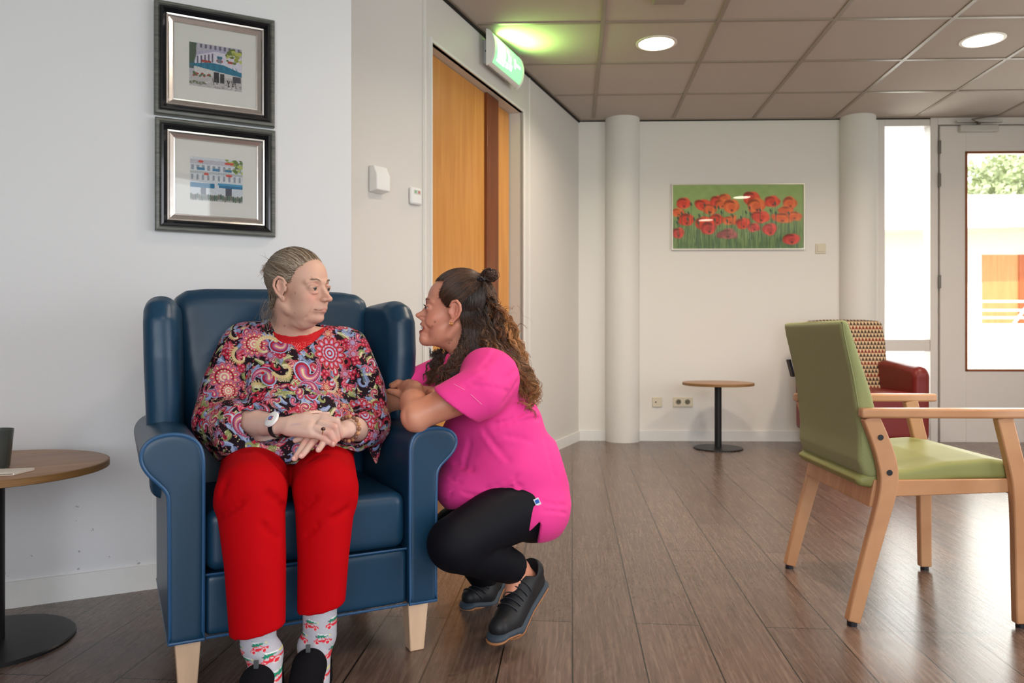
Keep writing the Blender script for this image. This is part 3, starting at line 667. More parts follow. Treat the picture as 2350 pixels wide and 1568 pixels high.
obj('display', MB().box((-0.022, -0.0235, 0.008), (0.024, -0.0215, 0.028)), mat('display_grey', rgb(200, 205, 196), 0.3), th_)
obj('button', MB().box((-0.017, -0.0245, 0.012), (-0.007, -0.0225, 0.024)), mat('mark_green', rgb(120, 176, 134), 0.4), th_, label='green key')
obj('button', MB().box((0.006, -0.0245, 0.012), (0.017, -0.0225, 0.024)), mat('mark_red', rgb(206, 110, 108), 0.4), th_, label='red key')
# back wall: switch and sockets
m_bei = mat('socket_beige', rgb(214, 206, 184), 0.4); angb = math.atan2(BU[1], BU[0])
def backpt(px, py, off=0.0): t = tback(px); q = on(PC, BU, t, BNR, off); return (q[0], q[1], zt(py, q[1]))
sw = thing('light_switch', 'beige square light switch right of the poppy picture', 'light switch', backpt(1883, 571), angb)
obj('plate', MB().box((-0.041, -0.008, -0.041), (0.041, 0, 0.041)), m_bei, sw, bevel=0.004); obj('rocker', MB().box((-0.028, -0.013, -0.026), (0.028, -0.006, 0.028)), m_bei, sw, bevel=0.003)
s1 = thing('aerial_socket', 'beige single socket plate low on the back wall', 'socket', backpt(1508, 923), angb)
obj('plate', MB().box((-0.04, -0.009, -0.04), (0.04, 0, 0.04)), m_bei, s1, bevel=0.004); obj('jack', MB().lathe([(0, -0.002), (0.006, -0.002), (0.006, 0.002)], n=14, M=Matrix.Translation((-0.012, -0.0095, 0.0))@Matrix.Rotation(PI/2, 4, 'X')), m_dark, s1)
s2 = thing('double_power_socket', 'beige double power socket left of the far round table', 'socket', backpt(1567, 923), angb)
obj('plate', MB().box((-0.08, -0.009, -0.04), (0.08, 0, 0.04)), m_bei, s2, bevel=0.004)
for sx in (-0.036, 0.036):
    o = obj('outlet', MB().lathe([(0.0, 0.004), (0.017, 0.004), (0.019, -0.001), (0.022, -0.001), (0.022, 0.004)], n=24, M=Matrix.Translation((sx, -0.0065, 0.002))@Matrix.Rotation(-PI/2, 4, 'X')@Matrix.Scale(-1, 4, (0, 0, 1))), mat('socket_shade', rgb(150, 142, 124), 0.5), s2)
    for dx in (-0.009, 0.009): obj('pin_hole', MB().lathe([(0, -0.001), (0.0028, -0.001), (0.0028, 0.001)], n=10, M=Matrix.Translation((sx+dx, -0.0115, 0.002))@Matrix.Rotation(PI/2, 4, 'X')), m_dark, o)

# ------------------------------------------------------------------ framed pictures
m_fo = wood_mat('frame_dark_silver', rgb(70, 74, 72), rgb(112, 112, 104), 0.32, (3, 3, 60), 4); m_fb = mat('frame_black', (0.008, 0.009, 0.012), 0.18, spec=0.6, coat=0.3)
m_fs = mat('frame_silver', rgb(214, 208, 204), 0.22, metal=0.85, var=0.06, vscale=40); m_mat = mat('passepartout', rgb(214, 211, 206), 0.8)
m_pg = glass_mat('picture_glass', (1, 1, 1), 1.45, 0.01)
m_paint = mat('painted_print', attr=True, rough=0.7)
def frame_ring(w, h, prof):
    """mitred frame: profile (inset from the outer edge, depth towards the viewer)"""
    V = []; F = []; m = len(prof)
    for sx, sz in ((-1, -1), (1, -1), (1, 1), (-1, 1)):
        for i_, dp in prof: V.append((sx*(w/2-i_), -dp, sz*(h/2-i_)))
    for k in range(4):
        j = (k+1) % 4
        for i in range(m-1): F.append((k*m+i, j*m+i, j*m+i+1, k*m+i+1))
    return V, F
def cafe(U, V, w, h, kind):
    p = Paint(U/w, V/h, (172, 168, 178)); s = 0.012
    r = np.random.RandomState(3+kind)
    if kind == 0:
        p.poly([(-.5, .5), (-.5, -.1), (-.42, -.1), (-.36, .5)], (66, 92, 92)); p.ell(-.46, .3, .09, .25, (74, 88, 70))
        p.poly([(-.4, .04), (-.36, .22), (.0, .36), (.5, .30), (.5, -.2), (-.4, -.2)], (204, 198, 210)); p.poly([(-.38, .22), (-.35, .3), (0.05, .44), (.5, .36), (.5, .30), (0., .36)], (168, 160, 184))
        for k in range(9): p.rect(-.30+.09*k, .40, -.26+.09*k, .49, (96, 90, 110), .01)
        for k in range(5): p.rect(-.36+.07*k, .02+.02*k, -.33+.07*k, .2+.025*k, (92, 86, 104), .01)
        for x in (-.24, -.18, -.12, .04, .10, .26, .3): p.ell(x, .10 if x < 0 else .15, .035, .03, (160, 62, 50))
        p.rect(.02, .2, .12, .26, (40, 104, 124)); p.rect(.03, .1, .11, .2, (110, 116, 130))
        for k in range(26): p.ell(r.uniform(.2, .5), r.uniform(.12, .46), r.uniform(.02, .06), r.uniform(.02, .05), [(140, 146, 60), (96, 112, 50), (176, 176, 92)][k % 3])
        p.rect(-.5, -.5, .5, -.22, (178, 172, 172)); p.rect(-.4, -.22, .5, -.04, (196, 192, 190))
        p.poly([(-.5, .0), (-.1, .09), (.14, .07), (.5, -.06), (.5, -.16), (.0, -.10), (-.5, -.02)], (22, 108, 136)); 
        for k in range(14): p.line(-.4+.06*k, .03, -.42+.065*k, -.06, .012, (40, 136, 160) if k % 2 else (14, 86, 112))
        p.rect(-.04, -.36, .06, -.12, (40, 38, 44)); p.rect(.08, -.36, .16, -.14, (46, 44, 50)); p.rect(.32, -.3, .48, -.16, (66, 66, 76))
        for k in range(16): p.ell(r.uniform(-.44, -.1), r.uniform(-.26, -.18), .025, .02, [(150, 56, 48), (70, 98, 60)][k % 2])
        for k in range(14): x = r.uniform(-.15, .4); p.line(x, -.42, x+r.uniform(-.05, .05), -.28, .012, (56, 52, 58))
        for k in range(9): p.ell(-.46+.03*k, -.42+.01*(k % 3), .04, .03, [(92, 104, 62), (150, 150, 150)][k % 2])
        for k in range(30): p.ell(r.uniform(-.45, .5), r.uniform(-.49, -.36), .03, .01, [(206, 202, 200), (150, 144, 142), (130, 120, 118)][k % 3])
    else:
        p.rect(-.5, -.5, .5, .5, (196, 200, 206)); p.rect(-.5, -.02, .5, .04, (206, 204, 206)); p.rect(-.5, .12, .5, .18, (168, 172, 176)); p.rect(-.5, .34, .5, .44, (176, 172, 182))
        for k in range(10): p.rect(-.48+.1*k, -.02, -.44+.1*k, .1, (140, 146, 156)); p.rect(-.48+.1*k, .2, -.43+.1*k, .32, (132, 138, 150))
        for k in range(30): p.ell(r.uniform(.18, .5), r.uniform(.2, .5), r.uniform(.02, .05), .035, [(126, 142, 60), (84, 108, 48), (168, 174, 92)][k % 3])
        for x, y in ((.22, .12), (.25, .12), (.2, .40), (.28, .4), (-.2, .12), (-.3, .4)): p.ell(x, y, .05, .03, (190, 60, 50))
        for x in (-.3, -.02, .22): p.rect(x-.06, .2, x+.07, .26, (34, 110, 150))
        p.rect(.04, -.18, .5, -.07, (26, 104, 146)); p.rect(-.5, -.2, -.04, -.09, (40, 116, 156)); p.rect(.02, -.12, .5, -.07, (60, 140, 176))
        p.rect(.17, -.36, .29, -.18, (66, 68, 84)); p.rect(-.3, -.4, -.2, -.2, (80, 84, 100))
        p.rect(-.5, -.5, .5, -.36, (170, 168, 166))
        for k in range(26): x = -.48+.04*k; p.ell(x, -.42+r.uniform(-.02, .03), .022, .07, [(84, 104, 86), (110, 106, 96), (64, 84, 78)][k % 3])
    p.noise(0.05, 5, 30, .02, .1); return p.C
def big_frame(name, label, t0, t1, z0, z1, kind, group):
    w = t1-t0; h = z1-z0; c = on(W0, WU, (t0+t1)/2, WN, 0.002, (z0+z1)/2)
    T = thing(name, label, 'framed picture', tuple(c), math.atan2(WU[1], WU[0]), group)
    f = obj('frame', MB().add(*frame_ring(w, h, [(0, 0), (0, 0.020), (0.004, 0.026), (0.012, 0.027), (0.017, 0.022)])), m_fo, T, smooth=False)
    obj('black_rebate', MB().add(*frame_ring(w, h, [(0.017, 0.022), (0.019, 0.030), (0.026, 0.032), (0.034, 0.022), (0.036, 0.016)])), m_fb, T, smooth=False, label='glossy black inner moulding')
    obj('silver_slip', MB().add(*frame_ring(w, h, [(0.036, 0.016), (0.038, 0.021), (0.043, 0.020), (0.047, 0.014), (0.058, 0.008), (0.062, 0.009), (0.062, 0.004)])), m_fs, T, smooth=False, label='silver inner moulding')
    iw, ih = w-0.12, h-0.12
    obj('passepartout', MB().add(*frame_ring(iw, ih, [(0, 0.0), (0, 0.005), (iw*0.5-0.105*w/0.39, 0.005), (iw*0.5-0.104*w/0.39, 0.002)])) if False else MB().box((-iw/2, -0.004, -ih/2), (iw/2, 0.0, ih/2)), m_mat, T, smooth=False)
    pw, ph = 0.172, 0.150
    Q, F, U, Vv = grid_mesh(pw, ph, 150, 130); Q[:, 1] = -0.0046; pc = obj('print', (Q+np.array([0.0, 0, -0.002]), F), m_paint, T, smooth=False, col=cafe(U, Vv, pw, ph, kind))
    obj('glass', MB().box((-iw/2, -0.0085, -ih/2), (iw/2, -0.0070, ih/2)), m_pg, T, smooth=False)
    obj('backing', MB().box((-w/2+0.006, -0.001, -h/2+0.006), (w/2-0.006, 0.001, h/2-0.006)), m_fb, T, smooth=False)
    return T
big_frame('framed_picture', 'upper framed picture of a street cafe under a blue awning', 0.435, 0.8275, 1.598, 1.982, 0, 'two framed cafe pictures hung one above the other')
big_frame('framed_picture', 'lower framed picture with window light reflected in its glass', 0.438, 0.830, 1.206, 1.587, 1, 'two framed cafe pictures hung one above the other')
# poppy picture
def poppies(U, V, w, h):
    p = Paint(U/w*2, V/h, (150, 174, 104)); r = np.random.RandomState(8)
    p.C *= (0.95+0.35*np.clip((V/h+0.5), 0, 1))[:, None]
    lowmask = np.clip(0.15-(V/h), 0, .6)[:, None]; p.C = p.C*(1-lowmask)+s2l(np.array([86, 118, 84])/255)*lowmask
    for k in range(260): x = r.uniform(-1, 1); y = r.uniform(-.5, .0); p.line(x, y-.2, x+r.uniform(-.04, .04), y+.12, .008, [(132, 160, 100), (92, 126, 90), (156, 180, 120), (84, 116, 92)][k % 4], .006)
    # flowers read off the print: x, y in picture fractions (0..1, from top-left), size
    fl = [(.09,.29,.055,.08,0),(.05,.43,.05,.06,1),(.11,.54,.06,.09,0),(.05,.74,.045,.08,2),(.24,.32,.07,.08,0),(.29,.38,.05,.08,1),(.34,.27,.05,.09,0),(.40,.22,.045,.07,1),(.38,.30,.05,.07,1),(.45,.34,.06,.1,1),
          (.25,.60,.07,.1,0),(.28,.67,.06,.09,2),(.34,.54,.055,.08,0),(.44,.55,.06,.06,1),(.54,.60,.055,.08,0),(.62,.66,.05,.06,2),(.42,.76,.08,.07,3),(.60,.22,.065,.1,0),(.64,.33,.07,.11,1),(.67,.50,.07,.09,0),
          (.76,.27,.06,.08,0),(.89,.29,.055,.09,1),(.86,.41,.06,.06,1),(.83,.52,.08,.07,1),(.92,.49,.06,.06,1),(.74,.69,.055,.09,2),(.90,.84,.065,.08,2)]
    cols = [(226, 72, 44), (238, 108, 50), (206, 72, 62), (168, 96, 90)]
    for fx, fy, rx, ry, c in fl:
        x = fx*2-1; y = 0.5-fy; 
        p.line(x, y-.05, x+r.uniform(-.03, .03), y-.35, .008, (84, 110, 64), .006)
    for fx, fy, rx, ry, c in fl:
        x = fx*2-1; y = 0.5-fy; col = cols[c]; dk = tuple(int(v*0.72) for v in col); lt = tuple(min(255, int(v*1.14+12)) for v in col); rx *= 2*1.0; ry *= 1.02
        for k in range(5): a = r.uniform(-.5, .5)+k*1.25; p.ell(x+.35*rx*math.cos(a), y+.3*ry*math.sin(a), rx*.7, ry*.75, [col, lt, dk, col, lt][k], r.uniform(-.6, .6), .02)
        p.ell(x, y-.1*ry, rx*.45, ry*.5, col, 0, .03); p.ell(x+.01, y-ry*.62, rx*.14, ry*.16, (96, 44, 44), 0, .02)
    for k in range(26): x = r.uniform(-.95, .95); y = r.uniform(-.1, .2); p.ell(x, y, .014, .03, (66, 88, 70), .3, .01); p.line(x, y-.03, x+.01, y-.3, .006, (74, 100, 64), .005)
    p.noise(0.04, 3, 20, .05, .3); return p.C
pp = thing('poppy_picture', 'wide framed picture of red poppies in green field on back wall', 'framed picture', backpt(1692.5, 498, 0.004), angb)
wP, hP = 1.062, 0.532
Q, F, U, Vv = grid_mesh(wP-0.014, hP-0.014, 420, 210); Q[:, 1] = -0.008; obj('print', (Q, F), m_paint, pp, smooth=False, col=poppies(U, Vv, wP, hP))
obj('frame', MB().add(*frame_ring(wP, hP, [(0, 0), (0, 0.018), (0.009, 0.018), (0.009, 0.004)])), mat('thin_frame_alu', rgb(214, 206, 190), 0.3, metal=0.5), pp, smooth=False)
obj('backing', MB().box((-wP/2+.003, -0.006, -hP/2+.003), (wP/2-.003, 0, hP/2-.003)), m_mat, pp, smooth=False)
obj('glass', MB().box((-wP/2+.008, -0.013, -hP/2+.008), (wP/2-.008, -0.0115, hP/2-.008)), m_pg, pp, smooth=False)

# ------------------------------------------------------------------ round tables
m_top = wood_mat('table_oak', rgb(150, 112, 82), rgb(176, 136, 102), 0.4, (1.2, 14, 14), 2.0); m_blk = mat('black_metal', (0.010, 0.010, 0.012), 0.4, spec=0.4)
m_edge = wood_mat('table_edge', rgb(118, 84, 48), rgb(148, 110, 66), 0.5, (3, 3, 90), 3)
def round_table(label, loc, zt_, r, rb, rp, rot=0):
    T = thing('round_table', label, 'side table', loc, rot)
    obj('table_top', MB().lathe([(0.0, zt_-0.02), (r-0.002, zt_-0.02), (r-0.002, zt_-0.001), (r-0.004, zt_), (0, zt_)], n=96), m_top, T)
    obj('edge_band', MB().lathe([(r-0.003, zt_-0.0205), (r, zt_-0.019), (r, zt_-0.002), (r-0.003, zt_-0.0003)], n=96), m_edge, T)
    obj('pole', MB().lathe([(rp, 0.006), (rp, zt_-0.02)], n=32), m_blk, T)
    obj('base', MB().lathe([(0, 0), (rb, 0), (rb, 0.006), (rb-0.004, 0.010), (0, 0.012)], n=72), m_blk, T)
    obj('top_plate', MB().lathe([(0.0, zt_-0.026), (0.07, zt_-0.026), (0.07, zt_-0.02), (0, zt_-0.02)], n=32), m_blk, T)
    return T
round_table('small round oak table with black pedestal at the left edge', (-1.44, 2.13, 0), 0.495, 0.290, 0.205, 0.032, 0.6)
round_table('small round oak table standing by the back wall sockets', (1.552, 5.80, 0), 0.499, 0.263, 0.184, 0.026, 0.2)
# tumbler and folded napkin
cup = thing('tumbler', 'dark grey plastic tumbler on the left round table', 'cup', (-1.395, 2.075, 0.4955))
m_cup = mat('smoky_plastic', rgb(96, 100, 96), 0.2, trans=0.45, spec=0.5, ior=1.4)
obj('cup_wall', MB().lathe([(0.0, 0.0), (0.033, 0.0), (0.036, 0.004), (0.0455, 0.104), (0.0440, 0.104), (0.0340, 0.007), (0.0, 0.006)], n=48), m_cup, cup)
c2 = MB().lathe([(0.0, 0.0065), (0.0325, 0.0065), (0.0365, 0.045), (0.0, 0.045)], n=40)
obj('drink', c2, mat('blue_liquid', rgb(30, 74, 100), 0.1, trans=0.3, ior=1.33), cup)
nk = MB()
nk.add([(-.11, -.035, 0), (.055, -.035, 0), (.075, .035, 0), (-.09, .035, 0), (-.11, -.035, .0022), (.055, -.035, .0022), (.075, .035, .0022), (-.09, .035, .0022)], [(0,3,2,1),(4,5,6,7),(0,1,5,4),(1,2,6,5),(2,3,7,6),(3,0,4,7)])
nk.add([(-.11, -.030, .0030), (.057, -.033, .0042), (.0765, .0345, .0058), (-.09, .037, .0045), (-.11, -.030, .0045), (.055, -.031, .0060), (.073, .033, .0078), (-.09, .035, .0065)], [(0,3,2,1),(4,5,6,7),(0,1,5,4),(1,2,6,5),(2,3,7,6),(3,0,4,7)])
nk.add([(.055, -.035, 0), (.075, .035, 0), (.075, .035, .0076), (.0555, -.032, .0058), (.0585, -.034, .0), (.0785, .0355, 0), (.0785, .0355, .0068), (.0592, -.033, .0052)], [(0,1,2,3),(4,7,6,5),(0,4,5,1),(3,2,6,7),(0,3,7,4),(1,5,6,2)])
o = obj('paper_napkin', nk, mat('napkin_paper', rgb(232, 222, 210), 0.8), bevel=0.0006, loc=(-1.335, 1.99, 0.4956), rotz=0.16); tag(o, 'folded cream paper napkin in front of the tumbler', 'napkin')
# ------------------------------------------------------------------ blue wing chair
m_blue = mat('blue_leather', rgb(22, 58, 84), 0.36, spec=0.5, var=0.08, vscale=5, bump=0.12, bscale=420, bdist=0.0008)
m_pipe = mat('blue_piping', rgb(40, 82, 122), 0.35, spec=0.5)
m_leg = wood_mat('beech_leg', rgb(212, 178, 148), rgb(224, 192, 160), 0.4, (14, 14, 1.5), 2)
CHA = math.radians(27.26); CHO = np.array([-0.495, 1.92, 0.0])
CU = np.array([math.cos(CHA), math.sin(CHA), 0]); CB = np.array([-math.sin(CHA), math.cos(CHA), 0])
def CL(x, y, z): return CHO+CU*x+CB*y+np.array([0, 0, z])      # chair-local to world
wc = thing('wing_armchair', 'blue leather wing back armchair with scroll arms and pale legs', 'armchair', tuple(CHO), CHA)
armp = [(.252, .136), (.332, .136), (.333, .47), (.338, .492), (.356, .512), (.378, .535), (.392, .562), (.392, .588), (.380, .610), (.358, .624), (.325, .630), (.290, .624), (.264, .606), (.253, .580), (.250, .54)]
def chaikin(p, n=2):
    for _ in range(n):
        q = [p[0]]
        for a, b in zip(p[:-1], p[1:]): q += [(a[0]*.75+b[0]*.25, a[1]*.75+b[1]*.25), (a[0]*.25+b[0]*.75, a[1]*.25+b[1]*.75)]
        p = q+[p[-1]]
    return p
armp = [armp[0]]+chaikin(armp[1:]+[armp[0]])[:-1]
for sx in (-1, 1):
    if sx > 0: armp = [(x, z if z < .5 else .5+(z-.5)*.84) for x, z in armp]      # pressed down by the elbows resting on it
    pl = [(sx*x, z) for x, z in armp]
    a = soft('arm', [(pr(pl, 0.0, 0.56, 0.012), '+', 0.0)], 0.0055, m_blue, wc, 2)
    a2 = MB(); ac = np.array(armp); cn_ = np.array([.292, .45]); nx_ = np.roll(ac, -1, 0)-np.roll(ac, 1, 0); nx_ = np.stack([-nx_[:, 1], nx_[:, 0]], 1); nx_ /= np.linalg.norm(nx_, axis=1)[:, None]; ac = ac+nx_*.0045
    a2.tube([(sx*x, 0.004, z) for x, z in ac], 0.0046, 8, closed=True); obj('piping', a2, m_pipe, a)
    a3 = MB(); a3.tube([(sx*.330, .012, .140), (sx*.330, .55, .140)], 0.0035, 6); obj('piping', a3, m_pipe, a)
soft('seat_cushion', [(bx((0, .26, .362), (.249, .245, .074), .028), '+', 0), (el((0, .25, .40), (.22, .22, .052)), '+', .03)], 0.0055, m_blue, wc, 2)
soft('front_rail', [(bx((0, .05, .212), (.251, .035, .073), .012), '+', 0), (bx((0, .3, .20), (.251, .28, .055), .012), '+', 0)], 0.006, m_blue, wc, 2)
b = MB(); b.tube([(-.25, .017, .286), (0, .015, .286), (.25, .017, .286)], 0.0030, 6); b.tube([(-.25, .012, .139), (.25, .012, .139)], 0.0035, 6); obj('piping', b, m_pipe, wc)
def lean(p):
    q = p.copy(); q[:, 1] = q[:, 1]-np.clip(p[:, 2]-.40, 0, 1)*0.13; return q
bp_ = [(-.255, .36), (.255, .36), (.262, .60), (.286, .86), (.292, .93), (.282, .965), (.255, .985), (.20, .992), (0, .996), (-.20, .992), (-.255, .985), (-.282, .965), (-.292, .93), (-.286, .86), (-.262, .60)]
soft('backrest', [(pr(bp_, .40, .56, .045, lean=lean), '+', 0), (el((0, .455, .66), (.21, .05, .24)), '+', .06)], 0.0065, m_blue, wc, 3)
for sx in (-1, 1):
    def wl(p, sx=sx):
        q = p.copy(); q[:, 0] = q[:, 0]-sx*(.298+.030*np.clip((.50-p[:, 1])/.22, 0, 1)+.030*(p[:, 2]-.62)); return q
    wp_ = [(.56, .36), (.30, .42), (.262, .62), (.255, .80), (.268, .90), (.300, .945), (.345, .960), (.43, .955), (.50, .95), (.56, .93)]
    f_, l_, h_ = pr(wp_, -.043, .043, .040, ax='yz', lean=wl); l_ = l_+np.array([sx*.31-.05, 0, 0]); h_ = h_+np.array([sx*.31+.05, 0, 0])
    wg = soft('wing', [((f_, l_, h_), '+', 0)], 0.006, m_blue, wc, 3)
    b = MB(); b.tube([(sx*(.298+.030*(.50-.325)/.22+.030*(z-.62)+.0415), .325, z) for z in np.linspace(.56, .90, 9)], 0.0028, 6); obj('piping', b, m_pipe, wg)
soft('back_panel', [(bx((0, .58, .42), (.275, .03, .30), .02), '+', 0)], .01, m_blue, wc, 1)
for x, y in ((-.287, .055), (.287, .055), (-.27, .53), (.27, .53)):
    a, b_ = .029, .020; V = [(x-b_, y-b_, 0), (x+b_, y-b_, 0), (x+b_, y+b_, 0), (x-b_, y+b_, 0), (x-a, y-a, .138), (x+a, y-a, .138), (x+a, y+a, .138), (x-a, y+a, .138)]
    obj('leg', MB().hexa(V), m_leg, wc, bevel=0.003)

# ------------------------------------------------------------------ green visitor chair
m_green = mat('green_upholstery', rgb(142, 148, 100), 0.8, spec=0.25, var=0.07, vscale=260, bump=0.35, bscale=900, sheen=0.15, bdist=0.0008)
m_gseat = mat('green_seat_vinyl', rgb(140, 142, 86), 0.5, spec=0.4, var=0.04, vscale=12, bump=0.2, bscale=700, bdist=0.0006)
m_beech = wood_mat('beech_frame', rgb(178, 128, 90), rgb(200, 152, 112), 0.34, (2, 14, 2), 2.5)
m_foot = mat('glide_black', (0.01, 0.01, 0.015), 0.5)
gc = thing('visitor_armchair', 'green upholstered beech armchair facing right with wooden armrests', 'armchair', (1.01, 2.25, 0), math.radians(-1.6))
# local: x forward (to the right in the photo), y away from the camera, z up; near side y=0, far side y=0.585
def curve_slab(cent, wid, y0, y1):
    """side profile as a centre line (x,z) with widths, slab between y0 and y1"""
    c = np.array(cent, float); T = np.gradient(c, axis=0); T /= np.linalg.norm(T, axis=1)[:, None]; N = np.stack([-T[:, 1], T[:, 0]], 1)
    w_ = np.array(wid)/2; L = c+N*w_[:, None]; R = c-N*w_[:, None]; n = len(c); V = []; F = []
    for y in (y0, y1):
        V += [(p[0], y, p[1]) for p in L]+[(p[0], y, p[1]) for p in R]
    m2 = 2*n
    for i in range(n-1):
        F += [(i, i+1, n+i+1, n+i), (m2+i, m2+n+i, m2+n+i+1, m2+i+1), (i, m2+i, m2+i+1, i+1), (n+i, n+i+1, m2+n+i+1, m2+n+i)]
    F += [(0, n, m2+n, m2), (n-1, m2+n-1, m2+2*n-1, 2*n-1)]
    return MB().add(V, F)
def spl(pts, n=18):
    pts = np.array(pts, float); t = np.arange(len(pts)); tt = np.linspace(0, len(pts)-1, n); out = []
    for x in tt:
        i = min(int(x), len(pts)-2); f = x-i; p0 = pts[max(i-1, 0)]; p1 = pts[i]; p2 = pts[i+1]; p3 = pts[min(i+2, len(pts)-1)]
        out.append(0.5*((2*p1)+(-p0+p2)*f+(2*p0-5*p1+4*p2-p3)*f*f+(-p0+3*p1-3*p2+p3)*f**3))
    return np.array(out)
rear = spl([(-.010, .012), (.030, .17), (.074, .33), (.092, .41), (.090, .47), (.070, .54), (.040, .615)]); front = spl([(.478, .012), (.476, .17), (.474, .33), (.468, .43), (.448, .52), (.425, .615)])
for y in (0.0, 0.555):
    ym = y+0.030
    l = obj('leg', curve_slab(rear, np.interp(np.arange(18), [0, 9, 12, 17], [.038, .052, .056, .048]), y, ym), m_beech, gc, bevel=0.004)
    obj('glide', MB().lathe([(0.0, 0), (0.014, 0), (0.014, .014), (0, .014)], (-.010, y+.015, 0), 20), m_foot, l)
    l = obj('leg', curve_slab(front, np.interp(np.arange(18), [0, 9, 17], [.040, .048, .046]), y, ym), m_beech, gc, bevel=0.004)
    obj('glide', MB().lathe([(0.0, 0), (0.014, 0), (0.014, .014), (0, .014)], (.478, y+.015, 0), 20), m_foot, l)
    # armrest: flat rail, slightly wider to the front
    yo = y-0.012 if y == 0 else y; A = [(.008, yo), (.30, yo-(0.004 if y == 0 else 0)), (.50, yo), (.520, yo+.01), (.525, yo+.022), (.515, yo+.036), (.49, yo+.045), (.30, yo+.046), (.02, yo+.040), (.008, yo+.03)]
    obj('armrest', MB().prism(A, .612, .640, 'xy'), m_beech, gc, bevel=0.007, seg=3)
    s = obj('side_rail', MB().hexa([(.075, ym-.006, .375), (.465, ym-.006, .392), (.465, ym+.016, .392), (.075, ym+.016, .375), (.075, ym-.006, .425), (.465, ym-.006, .432), (.465, ym+.016, .432), (.075, ym+.016, .425)]) if y == 0 else MB().hexa([(.075, y-.010, .375), (.465, y-.010, .392), (.465, y+.010, .392), (.075, y+.010, .375), (.075, y-.010, .425), (.465, y-.010, .432), (.465, y+.010, .432), (.075, y+.010, .425)]), m_beech, gc, bevel=0.003)
for z, x in ((.555, .066), (.452, .092)):
    o = obj('bolt', MB().lathe([(0, -.003), (.0075, -.003), (.0085, .001)], n=18, M=Matrix.Translation((x, -.0008, z))@Matrix.Rotation(-PI/2, 4, 'X')@Matrix.Scale(-1, 4, (0, 0, 1))), m_foot, gc)
# the part of the near rear leg that carries the bolts lies flush
obj('rear_rail', MB().hexa([(.045, .028, .345), (.070, .028, .345), (.070, .557, .345), (.045, .557, .345), (.060, .028, .425), (.085, .028, .425), (.085, .557, .425), (.060, .557, .425)]), m_beech, gc, bevel=0.003)
obj('front_rail', MB().box((.455, .028, .385), (.475, .557, .425)), m_beech, gc, bevel=0.003)
# seat: padded, front a little higher, tail curls under the back
st = [(.060, .398), (.10, .405), (.30, .425), (.462, .428), (.488, .440), (.490, .458), (.470, .478), (.40, .488), (.28, .478), (.16, .455), (.08, .448), (.03, .440), (.010, .425), (.020, .405)]
soft('seat', [(pr(st, .034, .551, .016, ax='xz'), '+', 0)], 0.006, m_gseat, gc, 2)
bk_ = [(.080, .432), (.102, .47), (.088, .56), (.058, .68), (.020, .80), (-.010, .893), (-.022, .901), (-.038, .893), (-.034, .86), (-.006, .74), (.012, .62), (.018, .54), (.016, .48), (.030, .440), (.050, .425)]
bkr = soft('backrest', [(pr(bk_, .030, .555, .018, ax='xz'), '+', 0)], 0.006, m_green, gc, 2)
b = MB(); seam = [(x, .034, z) for x, z in ((.028, .50), (.024, .60), (.002, .73), (-.024, .85), (-.030, .893))]; b.tube(seam, 0.0022, 6); b.tube([(x, .551, z) for x, _, z in seam], 0.0022, 6); b.tube([(-.030, .034, .893), (-.033, .30, .895), (-.030, .551, .893)], 0.0022, 6); obj('seam', b, m_green, bkr)
obj('strap_label', MB().box((-.008, .0, -.032), (.0, .03, .032)), m_foot, bkr, loc=(-.004, .548, .735), label='small black fabric tag').rotation_euler = (0, -.25, 0)

# ------------------------------------------------------------------ red tub chair behind
m_red = mat('red_leather', rgb(120, 34, 30), 0.4, spec=0.5, bump=0.1, bscale=200)
def pattern_mat():
    m = mat('woven_zigzag', (0.5, 0.4, 0.3), 0.85, spec=0.2); N = m.node_tree.nodes; L = m.node_tree.links; b = N['Principled BSDF']
    tc = N.new('ShaderNodeTexCoord'); sp = N.new('ShaderNodeSeparateXYZ'); L.new(tc.outputs['Object'], sp.inputs[0])
    def M(op, a, b_=None, c=None):
        n = N.new('ShaderNodeMath'); n.operation = op
        for i, v in enumerate((a, b_, c)):
            if v is None: continue
            if isinstance(v, (int, float)): n.inputs[i].default_value = v
            else: L.new(v, n.inputs[i])
        return n.outputs[0]
    px, pz = 0.026, 0.030
    zz = M('DIVIDE', sp.outputs['Z'], pz); row = M('FLOOR', zz); fz = M('SUBTRACT', zz, row)
    xx = M('ADD', M('DIVIDE', sp.outputs['X'], px), M('MULTIPLY', row, 0.5)); tx = M('PINGPONG', xx, 0.5)
    up = M('LESS_THAN', tx, M('MULTIPLY', fz, 0.5)); r3 = M('FRACT', M('DIVIDE', row, 3.0)); isr = M('LESS_THAN', r3, 0.3)
    mx = N.new('ShaderNodeMix'); mx.data_type = 'RGBA'; L.new(isr, mx.inputs[0]); mx.inputs[6].default_value = (*rgb(74, 58, 50), 1); mx.inputs[7].default_value = (*rgb(128, 52, 38), 1)
    m2 = N.new('ShaderNodeMix'); m2.data_type = 'RGBA'; L.new(up, m2.inputs[0]); L.new(mx.outputs[2], m2.inputs[6]); m2.inputs[7].default_value = (*rgb(214, 186, 150), 1)
    L.new(m2.outputs[2], b.inputs['Base Color']); return m
